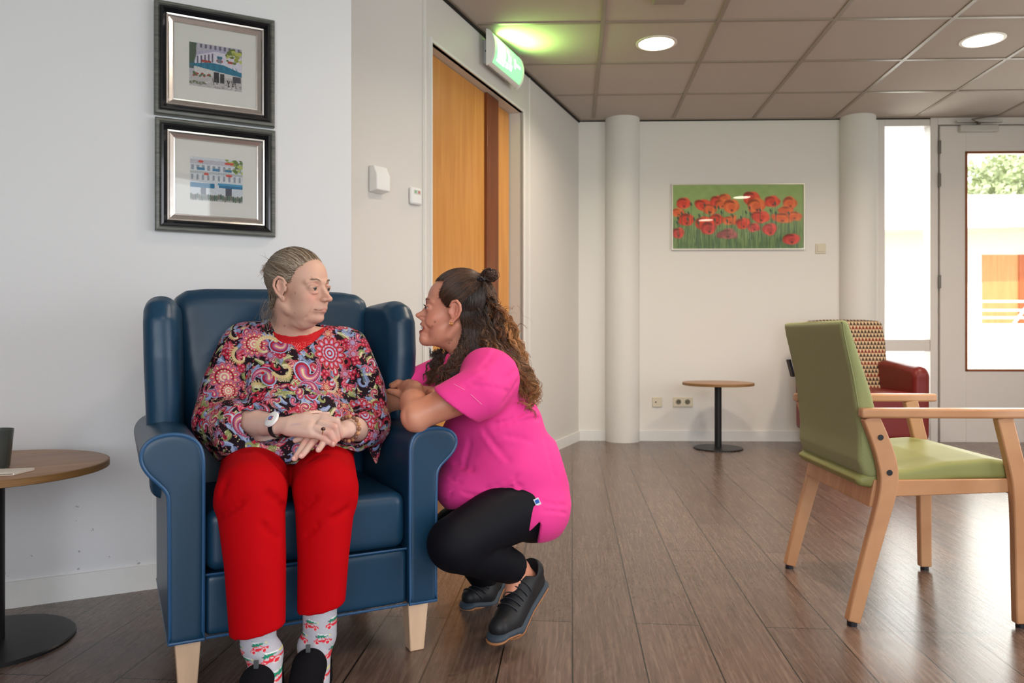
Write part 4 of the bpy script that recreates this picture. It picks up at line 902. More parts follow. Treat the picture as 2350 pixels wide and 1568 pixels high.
# local: x right, y away; faces the camera and turned a little to the right
rcx = (2000-HX)*5.55/FPX
rt = thing('tub_armchair', 'red leather tub armchair with zigzag patterned back behind the green chair', 'armchair', (2.545, 5.30, 0), 0.0)
soft('base', [(bx((0, .35, .23), (.32, .33, .10), .03), '+', 0)], .012, m_red, rt)
soft('seat', [(bx((0, .30, .39), (.245, .30, .07), .04), '+', 0)], .012, m_red, rt)
for sx in (-1, 1):
    ap = [(0.0, .13), (.70, .13), (.72, .60), (.60, .66), (.30, .655), (.05, .615), (-.005, .58)]
    x0, x1 = (.225, .340) if sx > 0 else (-.340, -.225)
    soft('arm', [(pr(ap, x0, x1, .035, ax='yz'), '+', 0), (rc(((x0+x1)/2, .05, .58), ((x0+x1)/2, .5, .61), .058), '+', .02)], .011, m_red, rt)
def lean2(p):
    q = p.copy(); q[:, 1] = q[:, 1]-np.clip(p[:, 2]-.40, 0, 1)*0.22; return q
bb_ = [(-.26, .40), (.30, .40), (.315, .80), (.305, .94), (.285, .965), (.16, .975), (-.14, .975), (-.26, .965), (-.28, .94), (-.285, .80)]
soft('backrest', [(pr(bb_, .48, .62, .04, lean=lean2), '+', 0)], .012, pattern_mat(), rt)
for x, y in ((-.29, .06), (.29, .06), (-.28, .64), (.28, .64)):
    obj('leg', MB().hexa([(x-.02, y-.02, 0), (x+.02, y-.02, 0), (x+.02, y+.02, 0), (x-.02, y+.02, 0), (x-.028, y-.028, .14), (x+.028, y-.028, .14), (x+.028, y+.028, .14), (x-.028, y+.028, .14)]), m_leg, rt, bevel=0.003)
# ------------------------------------------------------------------ people: shared shapes
m_skin_old = mat('skin_pale', attr=True, rough=0.5, spec=0.4, sss=0.12, bump=0.12, bscale=500, bdist=0.0005)
m_skin_tan = mat('skin_tanned', attr=True, rough=0.42, spec=0.45, sss=0.12, bump=0.06, bscale=600, bdist=0.0004)
def frame(o, fwd, up, s=1.0):
    """4x4 for a local frame: x forward, y left, z up"""
    f = np.array(fwd, float); f /= np.linalg.norm(f); u = np.array(up, float); u -= f*u.dot(f); u /= np.linalg.norm(u); l = np.cross(u, f)
    M = np.eye(4); M[:3, 0] = f*s; M[:3, 1] = l*s; M[:3, 2] = u*s; M[:3, 3] = o; return M
def toW(M, p): return M[:3, :3]@np.array(p, float)+M[:3, 3]
def toL(M, V): return (V-M[:3, 3])@np.linalg.inv(M[:3, :3]).T
def head_items(M, old=False, smile=False):
    it = []; sc_ = float(np.linalg.norm(M[:3, 0]))
    def A(p, k, op='+'): it.append((xf(p, M), op, k*sc_))
    A(el((-.012, 0, .036), (.086, .073, .079)), 0); A(el((.032, 0, .036), (.057, .061, .058)), .02); A(el((.038, 0, -.018), (.046, .057, .056)), .025)
    cz = .012 if old else 0.0
    A(el((.030, 0, -.060+cz*.7), (.044, .050, .042-cz*.3)), .025)
    for s in (-1, 1):
        A(ch([(-.014, s*.056, -.040), (.006, s*.050, -.070+cz*.5), (.060, s*.016, -.097+cz)], [.012, .012, .010]), .03)
        A(el((.056, s*.036, -.026), (.023, .021, .020)), .022)
        A(ch([(.086, s*.006, .018), (.084, s*.025, .023), (.067, s*.046, .018)], [.006, .0065, .006]), .014)
    A(el((.072 if old else .077, 0, -.098+cz), (.017, .019, .014)), .02)
    A(el((.078 if old else .081, 0, -.055), (.018, .029, .022)), .016)
    T_ = np.eye(4); T_[0, 3] = .007 if old else .002
    def B(p, k, op='+'): A(xf(p, T_), k, op)
    if old:
        for s in (-1, 1): A(el((.040, s*.031, -.050), (.036, .024, .036)), .022)
        A(el((.016, 0, -.086), (.036, .034, .020)), .03)
    for s in (-1, 1): A(el((.104, s*.033, .001), (.0155, .019, .010)), .012, '-')
    for s in (-1, 1):
        A(el((.0740, s*.031, .0005), (.0146, .0165, .0130)), .009)
        A(el((.0900, s*.0318, .0002) if old else (.0862, s*.0372, .0002), (.0080 if old else .0072, .0098 if old else .0130, .0012 if old else .0030), np.array(Matrix.Rotation(s*(.30 if old else .60), 3, 'Z')@Matrix.Rotation(-s*.10, 3, 'X'))), .0010, '-')
        if old: A(ch([(.0850, s*.020, -.0125), (.0835, s*.032, -.0145), (.078, s*.041, -.012)], [.0030, .0036, .003]), .006); A(ch([(.0890, s*.020, .0078), (.0882, s*.034, .0078), (.079, s*.046, .0025)], [.0026, .0034, .0028]), .003)
        else: A(ch([(.0900, s*.020, .0052), (.0898, s*.032, .0068), (.082, s*.045, .0020)], [.0015, .0018, .0015]), .002)
    if old:
        A(pr([(.066, .020), (.087, .019), (.094, .006), (.104, -.010), (.1165, -.024), (.1195, -.031), (.1150, -.0365), (.102, -.0385), (.086, -.042), (.066, -.042)], -.0075, .0075, .0055, 'xz'), .012); A(el((.1120, 0, -.0300), (.0092, .0092, .0080)), .006)
    else:
        A(pr([(.066, .020), (.088, .018), (.0930, .004), (.1010, -.010), (.1120, -.0195), (.1165, -.0255), (.1130, -.0310), (.102, -.0370), (.088, -.042), (.066, -.042)], -.0068, .0068, .0052, 'xz'), .012); A(el((.1095, 0, -.0255), (.0080, .0084, .0070)), .006)
    nx = .001 if old else -.003
    for s in (-1, 1):
        A(el((.0985+nx, s*.0112, -.0325), (.0105, .0060, .0062)), .009)
        A(el((.1050+nx, s*.0066, -.0395), (.0060, .0030, .0042)), .002, '-')
    if smile:
        for s in (-1, 1):
            A(ch([(.0965, 0, -.0510), (.0920, s*.013, -.0525), (.0840, s*.0245, -.0555)], [.0042, .0038, .0020]), .005)
            A(ch([(.0940, 0, -.0730), (.0900, s*.012, -.0705), (.0835, s*.0240, -.0580)], [.0054, .0048, .0022]), .006)
            A(el((.062, s*.042, -.040), (.018, .012, .015)), .014)
        A(el((.083, 0, -.088), (.014, .022, .017)), .014)
        A(el((.0950, 0, -.0602), (.0150, .0290, .0070)), .0010, '-')
    else:
        for s in (-1, 1):
            A(ch([(.0950, 0, -.0595), (.090, s*.013, -.0605), (.078, s*.028, -.0615)], [.0022, .0020, .0014]), .004)
            A(ch([(.0945, 0, -.0672), (.0900, s*.012, -.0668), (.079, s*.026, -.0625)], [.0032, .0027, .0014]), .004)
    for s in (-1, 1):
        e = [(.010, s*.0745, .012), (.004, s*.082, .026), (-.008, s*.0870, .030), (-.019, s*.089, .020), (-.023, s*.088, .004), (-.017, s*.083, -.014), (-.004, s*.077, -.029)]
        B(el((-.006, s*.0785, .002), (.0155, .0045, .0265)), .003); B(ch(e, [.0034, .0038, .0042, .0044, .0042, .0042, .0050]), .002)
        B(el((.000, s*.0765, -.032), (.0078, .0042, .0090)), .004)
        B(el((-.002, s*.0850, .002), (.0085, .0050, .0150)), .0025, '-'); B(ch([(-.009, s*.0850, .020), (-.0135, s*.086, .006), (-.010, s*.083, -.010)], [.0022, .0026, .0024]), .002)
        B(rc((.010, s*.077, .002), (.009, s*.077, -.008), .0036), .003)
    return it
def surf_x(items, M, y, z, x0=.135):
    """local x at which the face surface is met at (y, z)"""
    xs = np.linspace(x0, x0-.1, 160); pts = np.array([toW(M, (x, y, z)) for x in xs], np.float32); F = np.full(len(xs), 1.0, np.float32)
    for p, o, k in items:
        d = p[0](pts).astype(np.float32); F = smin(F, d, k) if o == '+' else -smin(-F, d, k)
    return xs[np.argmax(F < 0)]
def blob(L, c, r, soft_=0.5):
    d = np.sqrt((((L-np.array(c))/np.array(r))**2).sum(1)); return np.clip((1-d)/soft_+0.5, 0, 1) if soft_ < 1 else np.exp(-d*d)
def mixc(Cc, w, col):
    w = np.clip(w, 0, 1)[:, None]; return Cc*(1-w)+s2l(np.array(col)/255.0)*w
def segd(L, a, b):
    a = np.array(a, float); b = np.array(b, float); ba = b-a; t = np.clip((L-a)@ba/(ba@ba), 0, 1); return np.linalg.norm(L-a-t[:, None]*ba, axis=1)
def finger(pts, r0, r1):
    n = len(pts); return (ch(pts, list(np.linspace(r0, r1, n))), '+', .004)
def eyes(M, parent, iris, look=(1, 0, 0)):
    for s in (-1, 1):
        c = np.array([.0765, s*.031, .0004]); mb = MB(); mb.sphere((0, 0, 0), 0.0123, 28); V = np.concatenate(mb.v); F = mb.f
        lk = np.array(look, float); lk /= np.linalg.norm(lk); cs = (V/0.0123)@lk; col = np.empty((len(V), 3)); col[:] = s2l(np.array((196, 182, 176))/255)
        col[cs > 0.87] = s2l(np.array(iris)/255); col[cs > 0.972] = (0.004, 0.004, 0.004)
        b = MB(); b.v = [np.array([toW(M, c+v) for v in V])]; b.f = F; b.n = len(V)
        obj('eye', b, mat('eye_surface', attr=True, rough=0.08, spec=0.6), parent, col=col)
def region_mesh(items, boxes, vox, folds=(), smooth=1, coarse=None, off=0.0):
    """one body from one field: fine regions plus a coarser rest, overlapping by a little"""
    Vs = []; Qs = []; n = 0
    for (lo, hi), v in boxes:
        V, Q = sdf_mesh(items, lo, hi, v, 0, folds=folds, off=off)
        lo = np.array(lo); hi = np.array(hi); keep = ((V > lo+v*1.6) & (V < hi-v*1.6)).all(1); Q = Q[keep[Q].all(1)]
        V = lap(V, Q, smooth) if smooth else V
        used = np.unique(Q); mp = np.full(len(V), -1); mp[used] = np.arange(len(used)); Vs.append(V[used]); Qs.append(mp[Q]+n); n += len(used)
    if coarse:
        (lo, hi), v = coarse; V, Q = sdf_mesh(items, lo, hi, v, 1, off=off-.0015)
        ins = np.zeros(len(V), bool)
        for (l, h), _ in boxes: ins |= ((V > np.array(l)+.012) & (V < np.array(h)-.012)).all(1)
        Q = Q[~ins[Q].all(1)]; used = np.unique(Q); mp = np.full(len(V), -1); mp[used] = np.arange(len(used)); Vs.append(V[used]); Qs.append(mp[Q]+n)
    return np.concatenate(Vs), np.concatenate(Qs)
def cutpoly(pts, d, y0, y1, r=0.004):
    """prism whose outline (given by sight-line points at distance d) runs along the depth axis"""
    w_ = [P(x, y, d) for x, y in pts]; return pr([(q[0], q[2]) for q in w_], y0, y1, r, 'xz')

def surf_y(items, px, py, d0, off=0.0):
    """distance along the sight line where the field is met"""
    ds = np.linspace(d0-.25, d0+.25, 200); pts = np.array([P(px, py, d) for d in ds], np.float32); F = np.full(len(ds), 1.0, np.float32)
    for p, o, k in items:
        dd_ = p[0](pts).astype(np.float32); F = smin(F, dd_, k) if o == '+' else (-smin(-F, dd_, k) if o == '-' else np.maximum(F, dd_))
    F -= off; i = np.argmax(F < 0); return ds[i] if (F < 0).any() else d0
def cloth_folds(items, spec, d0, off=0.0):
    """creases given where they are seen on the cloth: (x0, y0, x1, y1, width, depth), bent along the surface, with a raised lip beside each"""
    out = []
    for x0, y0, x1, y1, w_, dp in spec:
        n = max(2, int(math.hypot(x1-x0, y1-y0)/22)+1); pts = []
        for t in np.linspace(0, 1, n+1):
            x = x0+(x1-x0)*t; y = y0+(y1-y0)*t+4*math.sin(PI*t)*(1 if (x0+y1) % 2 < 1 else -1); pts.append(P(x, y, surf_y(items, x, y, d0, off)))
        nn = np.array([-(y1-y0), 0, -(x1-x0)], float); nn /= np.linalg.norm(nn)+1e-9
        for a, b in zip(pts[:-1], pts[1:]):
            out.append((a, b, w_, dp)); out.append((a+nn*w_*1.5, b+nn*w_*1.5, w_*.9, -dp*.6))
    return out
def hemplane(a, up):
    a = _arr(a); up = _arr(up); up = up/np.linalg.norm(up); return (lambda p: (a-p)@up), np.full(3, -9.), np.full(3, 9.)
# ------------------------------------------------------------------ seated elderly woman
SE = .935
AZE = math.radians(67)
ME = frame(P(684, 662, 2.13), (math.sin(AZE), -math.cos(AZE), -.03), (-.02, -.02, 1), SE)
RB = np.stack([CU, CB, [0, 0, 1]], 1)
EF = -CB
def E(px, py, d): return P(px, py, d)
eh = head_items(ME, old=True)
# neck, shoulders and upper chest
torso = [(el(E(672, 845, 2.20), (.155, .085, .085), RB), '+', .03), (rc(E(580, 790, 2.17), E(775, 795, 2.27), .052, .050), '+', .05),
         (el(E(675, 900, 2.16), (.150, .105, .11), RB), '+', .05), (el(E(672, 975, 2.10), (.165, .13, .11), RB), '+', .05), (el(E(655, 1040, 2.14), (.175, .13, .09), RB), '+', .04)]
neck = [(ch([toW(ME, (-.030, 0, -.050)), E(668, 735, 2.165), E(668, 790, 2.20)], [.052, .050, .058]), '+', .025),
        (rc(E(640, 755, 2.175), E(592, 785, 2.17), .030, .040), '+', .03), (rc(E(700, 765, 2.20), E(760, 790, 2.25), .026, .038), '+', .03),
        (rc(toW(ME, (-.022, -.046, -.055)), E(690, 785, 2.175), .010, .012), '+', .03), (el(toW(ME, (.020, 0, -.100)), (.034, .034, .020)), '+', .03)]
# right arm (left in the photo)
rsh, rel, rwr = E(566, 800, 2.17), E(507, 968, 2.06), E(634, 977, 1.925)
armR = [(ch([rsh, rel], [.045, .038]), '+', .02), (ch([rel, (rel+rwr)/2, rwr], [.038, .034, .0235]), '+', .02)]
lsh, lel, lwr = E(795, 805, 2.26), E(842, 985, 2.17), E(796, 985, 2.01)
armL = [(ch([lsh, lel], [.045, .038]), '+', .02), (ch([lel, (lel+lwr)/2, lwr], [.038, .034, .0235]), '+', .02)]
# right hand lying over the left
handR = [(ch([rwr, E(672, 978, 1.905), E(712, 980, 1.895)], [.0235, .0225, .020], ((0.2, -.6, .75), .72)), '+', .012),
         (ch([E(655, 975, 1.915), E(700, 960, 1.915), E(745, 962, 1.915)], [.018, .017, .0125]), '+', .012), (ch([E(665, 985, 1.905), E(716, 995, 1.888)], [.018, .012]), '+', .012),
         finger([E(714, 993, 1.888), E(744, 1006, 1.885), E(764, 1020, 1.892)], .0098, .0072), finger([E(726, 984, 1.888), E(756, 994, 1.882), E(768, 1014, 1.893)], .0102, .0074),
         finger([E(736, 972, 1.895), E(768, 980, 1.888), E(775, 1008, 1.902)], .0102, .0074), finger([E(742, 960, 1.91), E(773, 966, 1.905), E(782, 1000, 1.92)], .0100, .0072),
         (ch([E(690, 958, 1.92), E(722, 946, 1.945), E(750, 950, 1.96)], [.013, .0105, .0085]), '+', .006)]
handL = [(ch([lwr, E(768, 995, 1.975), E(735, 1000, 1.945)], [.0235, .024, .021], ((0, -.5, .86), .72)), '+', .012), (ch([E(770, 985, 1.985), E(715, 996, 1.94)], [.016, .013]), '+', .01),
         finger([E(712, 998, 1.935), E(696, 1006, 1.925), E(678, 1011, 1.915)], .0098, .0074), finger([E(716, 1000, 1.925), E(700, 1016, 1.895), E(688, 1036, 1.872), E(676, 1053, 1.86)], .0102, .0072),
         finger([E(728, 1004, 1.92), E(715, 1018, 1.890), E(703, 1034, 1.868), E(692, 1047, 1.858)], .0102, .0072), finger([E(748, 1008, 1.92), E(741, 1018, 1.888), E(731, 1033, 1.868)], .0094, .0072)]
rkn, lkn = E(577, 1132, 1.815), E(748, 1120, 1.895)
rhp, lhp = CL(-.085, .30, .515), CL(.085, .30, .515)
rank, lank = E(608, 1500, 1.745), E(722, 1482, 1.83)
legs = [(rc(rhp, rkn, .080, .068), '+', .03), (rc(lhp, lkn, .080, .068), '+', .03), (ch([rkn, rank], [.055, .028]), '+', .03), (ch([lkn, lank], [.055, .028]), '+', .03),
        (el(CL(0, .32, .52), (.165, .12, .085), RB), '+', .03)]
rtoe, ltoe = E(612, 1640, 1.66), E(722, 1622, 1.74)
feet = [(ch([rank, rank+(rtoe-rank)*.45], [.028, .024]), '+', .015), (ch([lank, lank+(ltoe-lank)*.45], [.028, .024]), '+', .015)]
ebody = torso+neck+armR+armL+handR+handL+legs+feet+eh
def lf(M, a, b, w_, d): return (toW(M, a), toW(M, b), w_, d)
efolds = [lf(ME, (.093, -.019, -.036), (.077, -.034, -.060), .0024, .0036), lf(ME, (.077, -.034, -.060), (.066, -.036, -.080), .0026, .0034), lf(ME, (.066, -.036, -.080), (.050, -.034, -.088), .0030, .0030), lf(ME, (.088, -.030, -.028), (.072, -.043, -.050), .006, -.0018), lf(ME, (.093, .015, -.037), (.080, .030, -.060), .0030, .0022),
          lf(ME, (.099, 0, -.0640), (.093, -.014, -.0638), .0013, .0022), lf(ME, (.093, -.012, -.0638), (.078, -.032, -.0612), .0014, .0024), lf(ME, (.099, 0, -.0640), (.078, .032, -.0615), .0013, .0022),
          lf(ME, (.088, -.012, -.077), (.090, .012, -.077), .0035, .0012), lf(ME, (.070, -.034, -.066), (.058, -.034, -.082), .0026, .0016),
          lf(ME, (.078, -.050, .004), (.064, -.058, .010), .0014, .0010), lf(ME, (.078, -.050, .000), (.062, -.058, -.002), .0014, .0010), lf(ME, (.076, -.049, -.004), (.062, -.056, -.012), .0014, .0010),
          lf(ME, (.085, -.030, -.020), (.074, -.042, -.020), .002, .0012), lf(ME, (.10, -.004, .010), (.099, -.004, .024), .0015, .0008), lf(ME, (.10, .004, .010), (.099, .004, .024), .0015, .0008),
          lf(ME, (.092, -.02, .052), (.096, .01, .054), .0016, .0005), lf(ME, (.092, -.02, .064), (.094, .01, .066), .0016, .0005),
          (toW(ME, (.02, -.045, -.100)), E(700, 765, 2.10), .006, .0035), (toW(ME, (.045, -.03, -.112)), E(722, 755, 2.10), .005, .003), (E(672, 745, 2.11), E(690, 770, 2.12), .005, .003),
          (E(685, 985, 1.88), E(715, 990, 1.87), .003, .0012), (E(690, 972, 1.88), E(728, 976, 1.87), .003, .0014), (E(700, 962, 1.89), E(738, 964, 1.88), .003, .0014)]
hb = (toW(ME, (0, 0, 0))-np.array([.145, .14, .155]), toW(ME, (0, 0, 0))+np.array([.145, .14, .14]))
nb = (E(668, 790, 2.2)-np.array([.15, .17, .10]), E(668, 790, 2.2)+np.array([.19, .12, .12]))
hz = (np.minimum(E(560, 1065, 1.84), E(860, 930, 1.84)), np.maximum(E(560, 1065, 2.10), E(860, 930, 2.10)))
nb = ((nb[0][0], nb[0][1], nb[0][2]), (nb[1][0], nb[1][1], hb[0][2]+.012))
l_, h_ = bounds(ebody, .02)
V, Q = region_mesh(ebody, [(hb, .0021), (nb, .0034), (hz, .0022)], None, efolds, 1, ((l_, h_), .010))
L = toL(ME, V); inh = (np.linalg.norm(L-np.array([0, 0, -.01]), axis=1) < .16)
col = np.empty((len(V), 3)); col[:] = s2l(np.array((206, 164, 145))/255)
col = mixc(col, (~inh)*0.9*(V[:, 2] < .72), (218, 182, 168))
def pl(w_, c): 
    global col
    col = mixc(col, w_*inh, c)
r_ = np.random.RandomState(2)
for s in (-1, 1):
    pl(.45*blob(L, (.075, s*.036, -.026), (.022, .02, .018), 9), (214, 132, 118)); pl(.3*blob(L, (.085, s*.030, -.013), (.012, .015, .006), 9), (190, 132, 116))
    pl(.30*blob(L, (.084, s*.032, .010), (.012, .018, .008), 9), (196, 140, 124)); pl(.35*blob(L, (-.008, s*.085, 0), (.018, .02, .03), 9), (222, 150, 134))
    pl(.55*np.exp(-(segd(L, (.090, s*.014, .019), (.086, s*.036, .0245))/.0035)**2), (150, 128, 108)); pl(.5*np.exp(-(segd(L, (.089, s*.020, .003), (.082, s*.043, .001))/.0016)**2), (110, 78, 66))
pl(.4*blob(L, (.112, 0, -.028), (.012, .014, .012), 9), (212, 132, 118)); pl(.35*blob(L, (.08, -.015, -.095), (.02, .03, .02), 9), (206, 150, 134))
pl(.35*blob(L, (.09, 0, .05), (.03, .05, .03), 9), (222, 176, 152))
lipd = np.minimum(np.minimum(segd(L, (.0965, 0, -.0600), (.081, -.026, -.0612)), segd(L, (.0965, 0, -.0600), (.081, .026, -.0612))), np.minimum(segd(L, (.0970, 0, -.0675), (.083, -.021, -.0640)), segd(L, (.0970, 0, -.0675), (.083, .021, -.0640))))
pl(.6*np.clip((.0042-lipd)/.002+.3, 0, 1), (176, 112, 104)); pl(.85*np.exp(-(np.minimum(segd(L, (.101, 0, -.0638), (.080, -.031, -.0618)), segd(L, (.101, 0, -.0638), (.080, .031, -.0618)))/.0013)**2), (96, 52, 48))
for k in range(26):
    c = np.array([r_.uniform(-.02, .09), r_.choice([-1, -1, 1])*r_.uniform(.02, .07), r_.uniform(-.09, .06)]); w_ = (np.linalg.norm((L-c), axis=1) < .02); pl(.25*blob(L, c, (.006, .006, .004), 9), (170, 118, 96))
for px, py, d, rr in ((652, 748, 2.11, .0022), (678, 719, 2.08, .0018), (678, 673, 2.07, .0022), (711, 635, 2.05, .0012)): col = mixc(col, np.exp(-((np.hypot(V[:, 0]-P(px, py, d)[0], V[:, 2]-P(px, py, d)[2]))/rr)**2)*.7*(V[:, 1] < 2.2), (120, 78, 62))
# hands: cooler skin, reddish knuckles and nails
for q in ((764, 1020, 1.885), (768, 1014, 1.885), (775, 1008, 1.895), (782, 1000, 1.915), (676, 1053, 1.855), (692, 1047, 1.852), (731, 1033, 1.862), (744, 1006, 1.876), (756, 994, 1.874), (700, 1016, 1.89), (715, 1018, 1.885), (768, 980, 1.88)):
    col = mixc(col, .5*np.exp(-(np.linalg.norm(V-P(*q), axis=1)/.011)**2), (214, 140, 126))
for a, b in (((668, 976, 1.885), (700, 966, 1.885)), ((700, 966, 1.885), (716, 960, 1.89)), ((672, 972, 1.885), (690, 975, 1.885)), ((640, 985, 1.9), (668, 990, 1.89))): col = mixc(col, .28*np.exp(-(segd(V, P(*a), P(*b))/.0028)**2), (150, 130, 168))
elder = obj('person', (V, Q), m_skin_old, None, col=col)
tag(elder, 'elderly woman in paisley blouse and red trousers seated in the blue armchair, head turned', 'person')
eyes(ME, elder, (64, 62, 56), (1, -.22, -.03))
for q, dr in (((676, 1054, 1.853), (-.5, -.6, .35)), ((692, 1048, 1.851), (-.5, -.6, .35)), ((731, 1034, 1.861), (-.4, -.6, .4)), ((764, 1020, 1.884), (.2, -.8, .4))):
    obj('fingernail', MB().sphere(P(*q)+np.array(dr)*.004, .0052, 12, (.9, .35, 1.1)), mat('nail', rgb(226, 176, 164), 0.3), elder)
# --- red vest and paisley blouse
m_vest = mat('red_vest', rgb(190, 6, 18), 0.8, var=0.05, vscale=40, bump=0.15, bscale=900, bdist=0.0004)
dV = surf_y(torso+neck, 690, 795, 2.12)
ncut = [(cutpoly([(570, 600), (590, 728), (606, 742), (642, 768), (676, 774), (705, 770), (722, 760), (740, 742), (748, 725), (770, 600)], dV+.01, 1.9, 2.45, .003), '-', .002)]
tv = torso+neck
l_, h_ = bounds(torso, .03); h_[2] += .05
def drop(V, Q, bad):
    Q = Q[~bad[Q].any(1)]; used = np.unique(Q); mp = np.full(len(V), -1); mp[used] = np.arange(len(used)); return V[used], mp[Q]
def inpoly(U, W_, pts):
    ins = np.zeros(len(U), bool); j = len(pts)-1
    for k in range(len(pts)):
        xi, yi = pts[k]; xj, yj = pts[j]; c = ((yi > W_) != (yj > W_)); ins ^= c & (U < (xj-xi)*(W_-yi)/((yj-yi) if yj != yi else 1e-9)+xi); j = k
    return ins
def proj(V): return HX+V[:, 0]*FPX/V[:, 1], HY-(V[:, 2]-CZ)*FPX/V[:, 1]
V, Q = sdf_mesh(tv+ncut+[(hemplane(E(680, 880, 2.1), (0, 0, 1)), '&', .002)], l_, h_, .0036, 1, off=.0022)
vest = obj('vest', (V, Q), m_vest, elder)
mb = MB(); rr = np.random.RandomState(5)
rc_f = [p for p in tv]
beads = []
for k in range(230):
    x = 668+rr.uniform(0, 62); t = (x-668)/62; ylo = 800-18*abs(t-.45)*2+8; y = rr.uniform(784+6*abs(t-.5), 806) if rr.rand() < .7 else 0
    if y: beads.append((x, y))
for k in range(22): t = k/21; beads.append((733+12*t, 800-46*t)); 
for x, y in beads: d = surf_y(tv, x, y, 2.12, .003); mb.sphere(P(x, y, d), .0008, 6)
obj('rhinestones', mb, mat('stone', rgb(240, 214, 210), 0.2, spec=0.8), vest)['kind'] = 'stuff'
# blouse
cufR, cufL = E(570, 977, 1.985), E(822, 985, 2.10)
sl = [(ch([E(560, 795, 2.17), E(522, 890, 2.12), E(505, 965, 2.07)], [.058, .062, .062]), '+', .03), (ch([E(505, 968, 2.06), E(548, 975, 1.998)], [.062, .054]), '+', .015),
      (ch([E(800, 800, 2.27), E(832, 890, 2.22), E(842, 970, 2.18)], [.052, .056, .058]), '+', .03), (ch([E(842, 975, 2.18), E(825, 985, 2.12)], [.058, .050]), '+', .015),
      (ch([E(842, 990, 2.20), E(850, 1040, 2.18), E(853, 1068, 2.16)], [.040, .020, .008]), '+', .02), (ch([E(505, 1000, 2.08), E(520, 1030, 2.05)], [.045, .03]), '+', .02)]
lapp = [(el(E(668, 1010, 2.04), (.185, .10, .065), RB), '+', .04), (rc(E(560, 1030, 2.02), E(770, 1035, 2.08), .05, .05), '+', .03), (rc(E(610, 1040, 1.96), E(700, 1042, 1.98), .03, .03), '+', .02)]
openR = (rc(cufR+(cufR-rel)*0.0, cufR+(rwr-rel)*.5, .046, .05), '-', .003); openL = (rc(E(818, 987, 2.09), E(790, 988, 2.0), .043, .05), '-', .003)
vcut = (cutpoly([(575, 690), (612, 735), (640, 770), (691, 812), (697, 812), (728, 782), (748, 752), (756, 690)], dV+.01, 1.9, 2.24, .003), '-', .003)
ucut = (cutpoly([(440, 600), (440, 1000), (466, 1010), (492, 1040), (506, 1052), (560, 1028), (610, 1032), (640, 1040), (700, 1046), (742, 1036), (800, 1022), (836, 1046), (850, 1076), (870, 1078), (900, 900), (900, 600)], 2.05, 1.5, 2.7, .003), '&', .006)
bl_items = [(p, o, k) for p, o, k in torso+[(neck[1][0], '+', .03), (neck[2][0], '+', .03)]]+sl+lapp
bfold_s = [(562, 830, 560, 950, .010, .012), (600, 840, 590, 960, .014, .005), (560, 930, 520, 980, .008, .007), (500, 960, 545, 1000, .008, .006), (810, 850, 812, 960, .010, .010), (770, 860, 790, 940, .012, .005), (660, 860, 655, 950, .018, -.004), (700, 830, 770, 880, .014, .004), (640, 820, 580, 870, .014, .004), (620, 1000, 700, 1010, .010, .005), (580, 1015, 640, 1025, .009, .006), (700, 1020, 780, 1010, .009, .006), (530, 800, 560, 790, .012, .003), (800, 1010, 850, 1030, .008, .005), (640, 930, 740, 945, .012, .004), (500, 1000, 560, 1020, .008, .006)]
l_, h_ = bounds(bl_items, .02)
V, Q = sdf_mesh(bl_items+[openR, openL, vcut, ucut], l_, h_, .0030, 2, folds=cloth_folds(bl_items, [q[:5]+(q[5]*.7,) for q in bfold_s], 2.05, .0075), off=.0075)
V, Q = subdiv(V, Q); V = lap(V, Q, 1)
